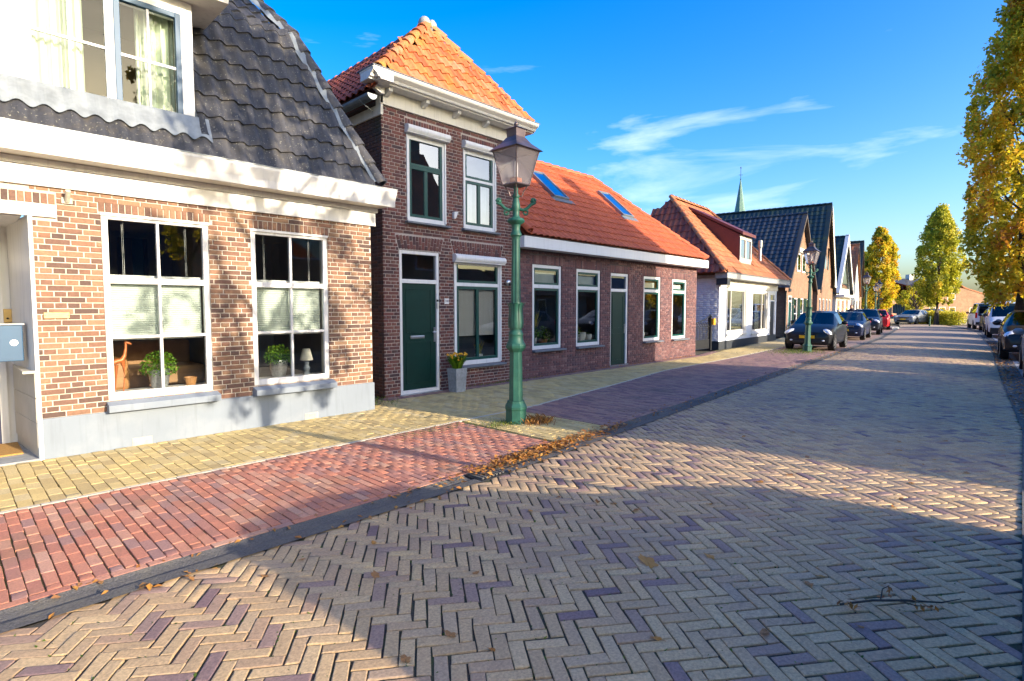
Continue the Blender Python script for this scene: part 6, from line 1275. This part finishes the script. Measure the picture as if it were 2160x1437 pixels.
# ================================================================== gate between the low brick house and the white house
gt = thing('garden_gate', 'black iron garden gate with rings beside the white house wall', 'gate', (19.3, 9.15, 0)); FG = Frame((17.9, 9.2), 1)
for u_ in (.0, 2.62): mb = MB(); mb.box(FG, u_, u_ + .12, -.06, .06, 0, 1.28); mb.lathe(FG.p(u_ + .06, 0, 1.28), [(.07, 0), (.08, .02), (.04, .06), (.01, .1)], 8); mb.build('post', 'black_iron', gt)
tc_ = lambda u: 1.08 + .22 * ((u - 1.3) / 1.3) ** 2
mb = MB(); mb.tube([FG.p(.1 + 2.5 * i / 14, 0, tc_(.1 + 2.5 * i / 14)) for i in range(15)], .02, 6); mb.tube([FG.p(.1, 0, .92), FG.p(2.62, 0, .92)], .016, 6); mb.tube([FG.p(.1, 0, .42), FG.p(2.62, 0, .42)], .016, 6); mb.tube([FG.p(.1, 0, .08), FG.p(2.62, 0, .08)], .02, 6); mb.build('rail', 'black_iron', gt)
for i in range(19): u_ = .2 + i * .13; mb = MB(); mb.tube([FG.p(u_, 0, .08), FG.p(u_, 0, .92)], .011, 5); mb.build('bar', 'black_iron', gt)
for i in range(12): u_ = .25 + i * .2; mb = MB(); mb.tube([FG.p(u_ + .07 * math.cos(w * .524), 0, 1.0 + .07 * math.sin(w * .524)) for w in range(13)], .010, 5); mb.build('ring', 'black_iron', gt)
mb = MB(); mb.box(FG, .12, 2.6, -.012, .012, .1, .42); mb.build('kick_panel', 'black_iron', gt)
mb = MB(); mb.box(FG, 2.66, 2.82, .062, .16, .98, 1.22); tag(mb.build('letter_box', 'yellow_box', bevel=.01), 'small yellow box on the gate post of the black garden gate', 'box')
# ================================================================== things at the doors and behind the windows
mbx = thing('mailbox', 'blue-grey wall mailbox with round number 342 in the porch', 'mailbox', (.5, 7.95, 1.05)); FM = Frame((0, 7.95))
mb = MB(); mb.box(FM, .34, .60, -.13, 0, 1.07, 1.46); mb.build('box', 'blue_paint', mbx, bevel=.008)
mb = MB(); mb.prism(FM, [(.32, 1.462), (.62, 1.462), (.62, 1.475), (.32, 1.475)], -.15, .02); mb.build('lid', 'cream_paint', mbx, bevel=.003)
mb = MB(); mb.lathe((0, 0, 0), [(.034, 0), (.034, .006)], 18); o = mb.build('number_disc', 'white_clean', mbx); o.matrix_basis = Matrix.Translation(FM.p(.525, .0005, 1.27)) @ Matrix.Rotation(R(90), 4, 'X')
text_mesh('number', '342', .034, 'trim_black', Matrix.Translation(FM.p(.525, .0085, 1.27)) @ Matrix.Rotation(R(90), 4, 'X'), mbx)
mb = MB(); mb.box(F1, .0, .56, -1.05, -.35, .031, .048); tag(mb.build('doormat', 'doormat'), 'orange-brown doormat on the porch floor', 'doormat')
pt = thing('planter', 'tall square grey concrete planter with orange flowers beside the green door', 'planter', (6.93, 8.18, 0)); FP = Frame((6.93, 8.18))
mb = MB(); q0_, q1_ = .115, .14; vv = [FP.p(a * q0_, b * q0_, .0) for a, b in ((-1, -1), (1, -1), (1, 1), (-1, 1))] + [FP.p(a * q1_, b * q1_, .47) for a, b in ((-1, -1), (1, -1), (1, 1), (-1, 1))] + [FP.p(a * (q1_ - .02), b * (q1_ - .02), .47) for a, b in ((-1, -1), (1, -1), (1, 1), (-1, 1))] + [FP.p(a * (q1_ - .02), b * (q1_ - .02), .42) for a, b in ((-1, -1), (1, -1), (1, 1), (-1, 1))]
mb.add(vv, [(0, 1, 5, 4), (1, 2, 6, 5), (2, 3, 7, 6), (3, 0, 4, 7), (4, 5, 9, 8), (5, 6, 10, 9), (6, 7, 11, 10), (7, 4, 8, 11), (8, 9, 13, 12), (9, 10, 14, 13), (10, 11, 15, 14), (11, 8, 12, 15), (12, 13, 14, 15)]); mb.build('pot', 'concrete', pt, bevel=.004)
plant(pt, (6.93, 8.18, .44), .26, .30, 150, 'leaf_plant', .035, upright=True, seed=4)
mb = MB()
for i in range(22):
    a = i * 2.4; r_ = .06 + .17 * random.random(); mb.ball((6.93 + r_ * math.cos(a), 8.18 + r_ * math.sin(a), .62 + .14 * random.random()), .024, seg=6, rings=4)
mb.build('blossom', 'yellow_box', pt)
def potted(name, label, c, pot_r, pot_h, potmat, fol_r, fol_h, n, size=.03, upright=False, seed=1, mat='leaf_plant', ribs=False, drop=0):
    t = thing(name, label, 'plant', c); mb = MB(); pr = [(pot_r * .72, 0), (pot_r * .95, pot_h * .55), (pot_r, pot_h * .8), (pot_r * .94, pot_h), (pot_r * .85, pot_h), (pot_r * .8, pot_h * .9)]
    if ribs:
        pr = []
        for i in range(15): tt = i / 14; rr_ = pot_r * (.72 + .30 * math.sin(tt * 1.9)); pr.append((rr_ * (1.0 if i % 2 else .965), pot_h * tt))
    mb.lathe(c, pr, 18); mb.build('pot', potmat, t, smooth=30 if ribs else 50); plant(t, Vector(c) + Z * (pot_h + (fol_h * .35 if not upright else 0)), fol_r, fol_h, n, mat, size, upright=upright, seed=seed, drop=drop); return t
SZ1 = .585 + .055
potted('potted_plant', 'bushy lime-green plant in ribbed silver pot behind the left ground-floor window', (1.86, 7.94, SZ1), .115, .24, 'silver_pot', .21, .17, 900, .032, seed=2, ribs=True, drop=.9)
potted('potted_plant', 'round bright green plant in ribbed silver pot beside the table lamp', (3.36, 7.95, SZ1), .12, .25, 'silver_pot', .20, .17, 900, .03, seed=3, ribs=True, drop=.3)
tl = thing('table_lamp', 'table lamp with pale cone shade on a dark openwork foot behind the window', 'lamp', (3.78, 7.95, SZ1))
mb = MB(); mb.lathe((3.78, 7.95, SZ1 + .22), [(.095, 0), (.055, .17)], 20); mb.build('lamp_shade', 'cream_paint', tl, smooth=40); mb = MB(); mb.lathe((3.78, 7.95, SZ1), [(.055, 0), (.055, .015), (.035, .05), (.05, .10), (.03, .15), (.04, .19), (.012, .21), (.012, .26)], 12); mb.build('foot', 'slate_sill', tl, smooth=30)
fg = thing('deer_figure', 'slender copper-coloured deer figurine at the left end of the window sill', 'figurine', (1.45, 7.93, SZ1))
mb = MB(); B_ = V(1.45, 7.93, SZ1)
mb.tube([B_ + V(.03, 0, 0), B_ + V(.045, 0, .16), B_ + V(.04, 0, .30), B_ + V(.03, 0, .36)], [.006, .008, .016, .030], 8); mb.tube([B_ + V(-.05, .03, 0), B_ + V(-.035, .02, .17), B_ + V(-.03, .0, .32)], [.006, .008, .02], 8); mb.tube([B_ + V(-.07, 0, .35), B_ + V(-.02, 0, .37), B_ + V(.03, 0, .38), B_ + V(.055, 0, .44)], [.03, .035, .032, .022], 8); mb.tube([B_ + V(.05, 0, .42), B_ + V(.068, 0, .52), B_ + V(.07, 0, .60)], [.022, .015, .013], 8); mb.tube([B_ + V(.06, 0, .60), B_ + V(.10, -.01, .58), B_ + V(.125, -.01, .565)], [.02, .016, .008], 8); mb.tube([B_ + V(.065, 0, .61), B_ + V(.06, 0, .67)], [.008, .003], 6)
mb.build('body', 'copper_figure', fg, smooth=60)
sf_ = thing('sofa', 'brown sofa with fur throw deep inside the room behind the left window', 'sofa', (1.9, 8.75, .6))
mb = MB(); mb.box(F1, 1.35, 2.55, -1.5, -.75, .60, .86); mb.build('seat', 'sofa', sf_, bevel=.05); mb = MB(); mb.box(F1, 1.35, 2.55, -1.62, -1.42, .60, 1.18); mb.build('backrest', 'sofa', sf_, bevel=.05); mb = MB(); mb.box(F1, 1.30, 1.62, -1.3, -.6, .60, 1.0); mb.build('armrest', 'wood_warm', sf_, bevel=.05)
bk_ = thing('basket', 'small woven basket at the right end of the left window sill', 'basket', (2.22, 7.98, SZ1)); mb = MB(); mb.lathe((2.22, 7.98, SZ1), [(.055, 0), (.075, .10), (.08, .105), (.07, .10), (.05, .02)], 14); mb.build('bowl', 'wood_warm', bk_)
ch2 = thing('armchair', 'brown armchair inside the room behind the right ground-floor window', 'armchair', (3.1, 8.6, .6)); mb = MB(); mb.box(F1, 2.85, 3.25, -1.2, -.65, .60, .88); mb.build('seat', 'sofa', ch2, bevel=.04); mb = MB(); mb.box(F1, 2.82, 3.2, -1.0, -.85, .60, 1.05); mb.build('backrest', 'wood_warm', ch2, bevel=.05)
ZS2 = .465 + .085
potted('potted_plant', 'thin-stemmed plant in a shallow pot below the white blind of the narrow house', (8.0, 8.72, ZS2), .09, .10, 'white_pot', .16, .30, 26, .022, True, 6, 'leaf_lime')
potted('potted_plant', 'dark star-leaved plant at the left below the white blind of the narrow house', (7.36, 8.74, ZS2), .08, .09, 'slate_sill', .15, .26, 24, .03, True, 7)
z3 = .66 + .08
potted('potted_plant', 'leafy plant in white square pot, left in the first window of the low house', (9.72, 8.74, z3), .13, .20, 'white_pot', .20, .26, 260, .07, seed=8)
potted('potted_plant', 'red-flowered plant in basket pot, right in the first window of the low house', (10.16, 8.76, z3), .11, .14, 'wood_warm', .18, .24, 240, .06, seed=9, mat='leaf_plant')
potted('potted_plant', 'tall spiky plant standing in the middle of the first window of the low house', (9.95, 8.92, z3), .10, .30, 'slate_sill', .26, .62, 40, .03, True, 10, 'leaf_lime')
potted('potted_plant', 'green plant in pale pot, left in the second window of the low house', (11.38, 8.74, z3), .12, .19, 'white_pot', .15, .2, 160, .06, seed=12)
potted('potted_plant', 'empty-looking wide white pot in the middle of the second window of the low house', (11.66, 8.74, z3), .13, .26, 'white_pot', .06, .04, 20, .03, seed=13)
potted('potted_plant', 'white pot at the right in the second window of the low house', (11.98, 8.74, z3), .10, .20, 'white_pot', .06, .04, 20, .03, seed=14)
potted('flower_vase', 'orange vase with yellow-green sprays in the sunlit last window of the low house', (16.36, 8.74, .72), .10, .34, 'yellow_box', .15, .42, 60, .05, True, 15, 'leaf_lime')
for i, (x, lb) in enumerate(((14.6, 'left small glass bottle in the third window of the low house'), (14.78, 'right small glass bottle in the third window of the low house'))):
    t = thing('bottle', lb, 'bottle', (x, 8.72, .725)); mb = MB(); mb.lathe((x, 8.72, .725), [(.035, 0), (.035, .15), (.012, .19), (.012, .25)], 10); mb.build('glass_body', 'steel', t, smooth=40); mb = MB(); mb.lathe((x, 8.72, .725), [(.014, .25), (.014, .28)], 8); mb.build('cap', 'brass', t)
# ================================================================== person far along the left pavement
ps = thing('person', 'person in dark jacket walking behind the parked cars on the left', 'person', (44.5, 9.75, 0)); pc = V(44.5, 9.75, .02)
me = bpy.data.meshes.new('body'); J = [(0, 0, .92), (0, 0, 1.12), (0, 0, 1.40), (0, 0, 1.52), (0, 0, 1.62), (0, 0, 1.76), (0, .10, .90), (.10, .11, .50), (-.02, .11, .08), (.12, .11, .04), (0, -.10, .90), (-.12, -.11, .50), (-.28, -.11, .10), (-.16, -.11, .04), (0, .20, 1.40), (-.06, .25, 1.13), (.06, .25, .90), (0, -.20, 1.40), (.05, -.25, 1.13), (.18, -.24, .92)]
me.from_pydata([pc + V(-a, -b, c) for a, b, c in J], [(0, 1), (1, 2), (2, 3), (3, 4), (4, 5), (0, 6), (6, 7), (7, 8), (8, 9), (0, 10), (10, 11), (11, 12), (12, 13), (2, 14), (14, 15), (15, 16), (2, 17), (17, 18), (18, 19)], []); bo = bpy.data.objects.new('body', me); COL.objects.link(bo); attach(bo, ps); me.materials.append(M['jacket'])
sk_ = bo.modifiers.new('skin', 'SKIN'); rad_ = [.15, .16, .17, .06, .10, .085, .10, .075, .05, .04, .10, .075, .05, .04, .075, .055, .04, .075, .055, .04]
for i, v_ in enumerate(me.skin_vertices[0].data): v_.radius = (rad_[i], rad_[i]); v_.use_root = (i == 0)
bo.modifiers.new('sub', 'SUBSURF').levels = 1
mb = MB(); mb.ball(pc + V(-.02, 0, 1.66), .105, 1, .9, 1.2, 10, 8); mb.ball(pc + V(-.125, 0, 1.65), .02, seg=6, rings=4); hd_ = mb.build('head', 'skin', ps, smooth=60); mb = MB(); mb.ball(pc + V(.02, 0, 1.71), .108, 1, .95, 1.0, 10, 8); mb.build('hair', 'hair', hd_, smooth=60)
# ================================================================== drain, leaves, weeds, twig
dg_ = thing('drain_grate', 'cast-iron drain grate in the gutter half covered with leaves', 'drain grate', (3.66, 3.88, 0)); FDg = Frame((3.66, 3.885), 1)
mb = MB(); rect_frame(mb, Frame((0, 0)), 0, 0, 0, 0, 0, 0, 0) if False else None; mb.box(FDg, -.18, .18, -.13, .13, -.02, .012); mb.build('frame', 'black_iron', dg_)
for i in range(7): mb = MB(); mb.box(FDg, -.15 + i * .046, -.126 + i * .046, -.10, .10, .010, .024); mb.build('bar', 'gutter_tar', dg_)
def leaf_shape(seed, lobes=True):
    rr = random.Random(seed); pts = []
    for i in range(18):
        a = 2 * math.pi * i / 18; r_ = .5 * (1 - .25 * abs(math.cos(a))) if not lobes else .5 * (.62 + .38 * abs(math.cos(a * 2.5 + .3))) * (1 + .1 * rr.uniform(-1, 1)); pts.append((r_ * math.cos(a) * 1.3, r_ * math.sin(a) * (.8 if lobes else .62), .06 * math.sin(a * 2) + rr.uniform(.02, .10)))
    mb = MB(); vv = [(0, 0, .02)] + pts; mb.add(vv, [(0, 1 + i, 1 + (i + 1) % 18) for i in range(18)], t=rr.random()); mb.tube([(-.3, 0, .02), (-.85, .06, .05)], .018, 4, t=.2); return mb.mesh('fallen_leaf', 'leaf_dry', fix=False)
LM = [leaf_shape(i, i % 2 == 0) for i in range(6)]
def leaf(x, y, s, label, group=None, k=0, z=None):
    o = put('fallen_leaf', LM[k % 6]); o.location = (x, y, (zr(x, y) if z is None else z) + .004); o.scale = (s,) * 3; o.rotation_euler = (random.uniform(-.2, .2), random.uniform(-.2, .2), random.uniform(0, 6.28)); return tag(o, label, 'leaf', group)
leaf(3.02, 1.73, .13, 'large lobed tan leaf with long stem on the shaded herringbone road', None, 0); leaf(2.77, .93, .07, 'pale yellow oval leaf on the shaded road near the bottom edge', None, 1); leaf(1.40, 2.03, .06, 'orange leaf on the herringbone bricks near the bottom centre', None, 2); leaf(2.34, 1.29, .06, 'curled beige leaf near the bottom centre of the road', None, 3)
GLf = 'scattered dry leaves on the road'
for i in range(46):
    x = random.uniform(1.2, 8.5); y = random.uniform(.25 + .03 * x, 3.5); leaf(x, y, random.uniform(.035, .07), 'small dry brown leaf scattered on the herringbone road', GLf, i)
def litter(name, label, fn, n, smin, smax, mat='leaf_dry'):
    mb = MB()
    for i in range(n):
        x, y, z = fn(); s = random.uniform(smin, smax); a = random.uniform(0, 6.28); d1 = V(math.cos(a), math.sin(a), random.uniform(-.5, .5)).normalized(); d2 = d1.cross(V(random.uniform(-.5, .5), random.uniform(-.5, .5), 1)).normalized(); p = V(x, y, z)
        mb.add([p - d1 * s, p - d1 * s * .2 + d2 * s * .55 + Z * s * .25, p + d1 * s, p - d1 * s * .1 - d2 * s * .5 + Z * s * .1], [(0, 1, 2), (0, 2, 3)], t=random.random())
    return tag(mb.build(name, mat, None, fix=False), label, 'leaves', None, 'stuff')
def g1():
    x = random.choice((random.gauss(4.25, .45), random.gauss(5.1, .5), random.uniform(3.6, 6.6))); y = yL(x) + random.gauss(-.03, .09) - .02; return x, y, abs(random.gauss(0, .018)) + .014
litter('leaf_litter', 'orange fallen leaves heaped in the gutter by the drain', g1, 1100, .018, .038)
def g2(): x = random.uniform(6.5, 26); return x, yL(x) + random.gauss(-.12, .10), abs(random.gauss(0, .012)) + .012
litter('leaf_litter', 'brown leaves strewn along the shaded gutter', g2, 550, .015, .032)
def g3(): x = random.uniform(-2, 4); return x, yL(x) + random.choice((random.gauss(-.28, .05), random.gauss(-.02, .05))), .014
litter('leaf_litter', 'sparse leaves along the near gutter', g3, 130, .015, .035)
def g4(): x = random.uniform(10, 34); return x, yR(x) - abs(random.gauss(.1, .25)), .018 + abs(random.gauss(0, .012))
litter('leaf_litter', 'brown leaves along the right gutter under the big tree', g4, 1100, .02, .045)
def g5(): x = random.uniform(9, 17.5); return x, yW(x) - abs(random.gauss(0, .05)) - .02, .016 + abs(random.gauss(0, .01))
litter('leaf_litter', 'dry leaves at the foot of the low brick house', g5, 300, .015, .03)
def weeds(name, label, cx, cy, rx, ry, n, h, mat='grass'):
    mb = MB()
    for i in range(n):
        x, y = random.gauss(cx, rx), random.gauss(cy, ry); a = random.uniform(0, 6.28); hh = h * random.uniform(.4, 1.2); w = .004; d = V(math.cos(a), math.sin(a), 0); t = V(-math.sin(a), math.cos(a), 0); p = V(x, y, .008)
        mb.add([p - t * w, p + t * w, p + d * hh * .35 + Z * hh * .7, p + d * hh * .8 + Z * hh], [(0, 1, 2), (0, 2, 3)], t=random.random())
    return tag(mb.build(name, mat, None, fix=False), label, 'grass', None, 'stuff')
weeds('weeds', 'green weeds at the foot of the nearest street lamp', 5.42, 5.40, .16, .12, 220, .05); weeds('weeds', 'dry straw tuft right of the nearest street lamp', 5.85, 5.12, .12, .10, 320, .09, 'leaf_dry'); weeds('weeds', 'flat patch of weeds between the red bricks', 4.6, 5.8, .45, .12, 420, .02)
weeds('weeds', 'mossy grass around the lamp by the black hatchback', 22.0, 6.5, .9, .45, 1500, .06); weeds('weeds', 'green weeds in the alley beside the plinth', 5.2, 8.3, .15, .25, 200, .05); weeds('weeds', 'weeds along the foot of the narrow house', 8.5, 8.44, .5, .03, 260, .04)
mj = MB()
for i in range(5200):
    x = random.uniform(-.5, 7); y = random.uniform(.1, 3.7) if random.random() < .7 else random.uniform(4.1, 5.8); p = V(x, y, (zr(x, y) if y < 3.75 else .008) - .004); a = random.uniform(0, 6.28); s = random.uniform(.004, .014); d1 = V(math.cos(a), math.sin(a), .4) * s; d2 = V(-math.sin(a), math.cos(a), .3) * s * .6; mj.add([p - d1, p + d2, p + d1, p - d2], [(0, 1, 2, 3)], t=random.random() * .7)
tag(mj.build('moss', 'grass', None, fix=False), 'green moss in the joints of the paving', 'moss', None, 'stuff')
tw_ = thing('twig', 'dry forked twig with dead leaves lying on the shaded road at the right', 'twig', (3.5, .5, .045)); mb = MB(); zt2 = .06
mb.tube([V(3.28, .72, zt2), V(3.42, .60, zt2 + .012), V(3.55, .47, zt2 + .01), V(3.68, .33, zt2), V(3.80, .26, zt2)], [.005, .006, .006, .004, .002], 6); mb.tube([V(3.46, .57, zt2 + .01), V(3.56, .58, zt2 + .03), V(3.63, .56, zt2 + .03)], [.004, .003, .002], 5); mb.tube([V(3.52, .50, zt2 + .01), V(3.50, .42, zt2 + .02), V(3.55, .36, zt2 + .02)], [.004, .003, .002], 5); mb.build('stem', 'bark', tw_)
mb = MB()
for i in range(34):
    b = random.choice((V(3.50, .55, zt2), V(3.60, .56, zt2 + .02), V(3.32, .68, zt2), V(3.54, .40, zt2 + .01))); p = b + V(random.gauss(0, .03), random.gauss(0, .03), abs(random.gauss(0, .012))); d1 = V(random.gauss(0, 1), random.gauss(0, 1), random.gauss(0, .6)).normalized() * .022; d2 = d1.cross(V(random.random(), random.random(), 1)).normalized() * .010; mb.add([p - d1, p + d2, p + d1, p - d2], [(0, 1, 2, 3)], t=random.random() * .4)
mb.build('dead_leaf', 'leaf_dry', tw_, fix=False)
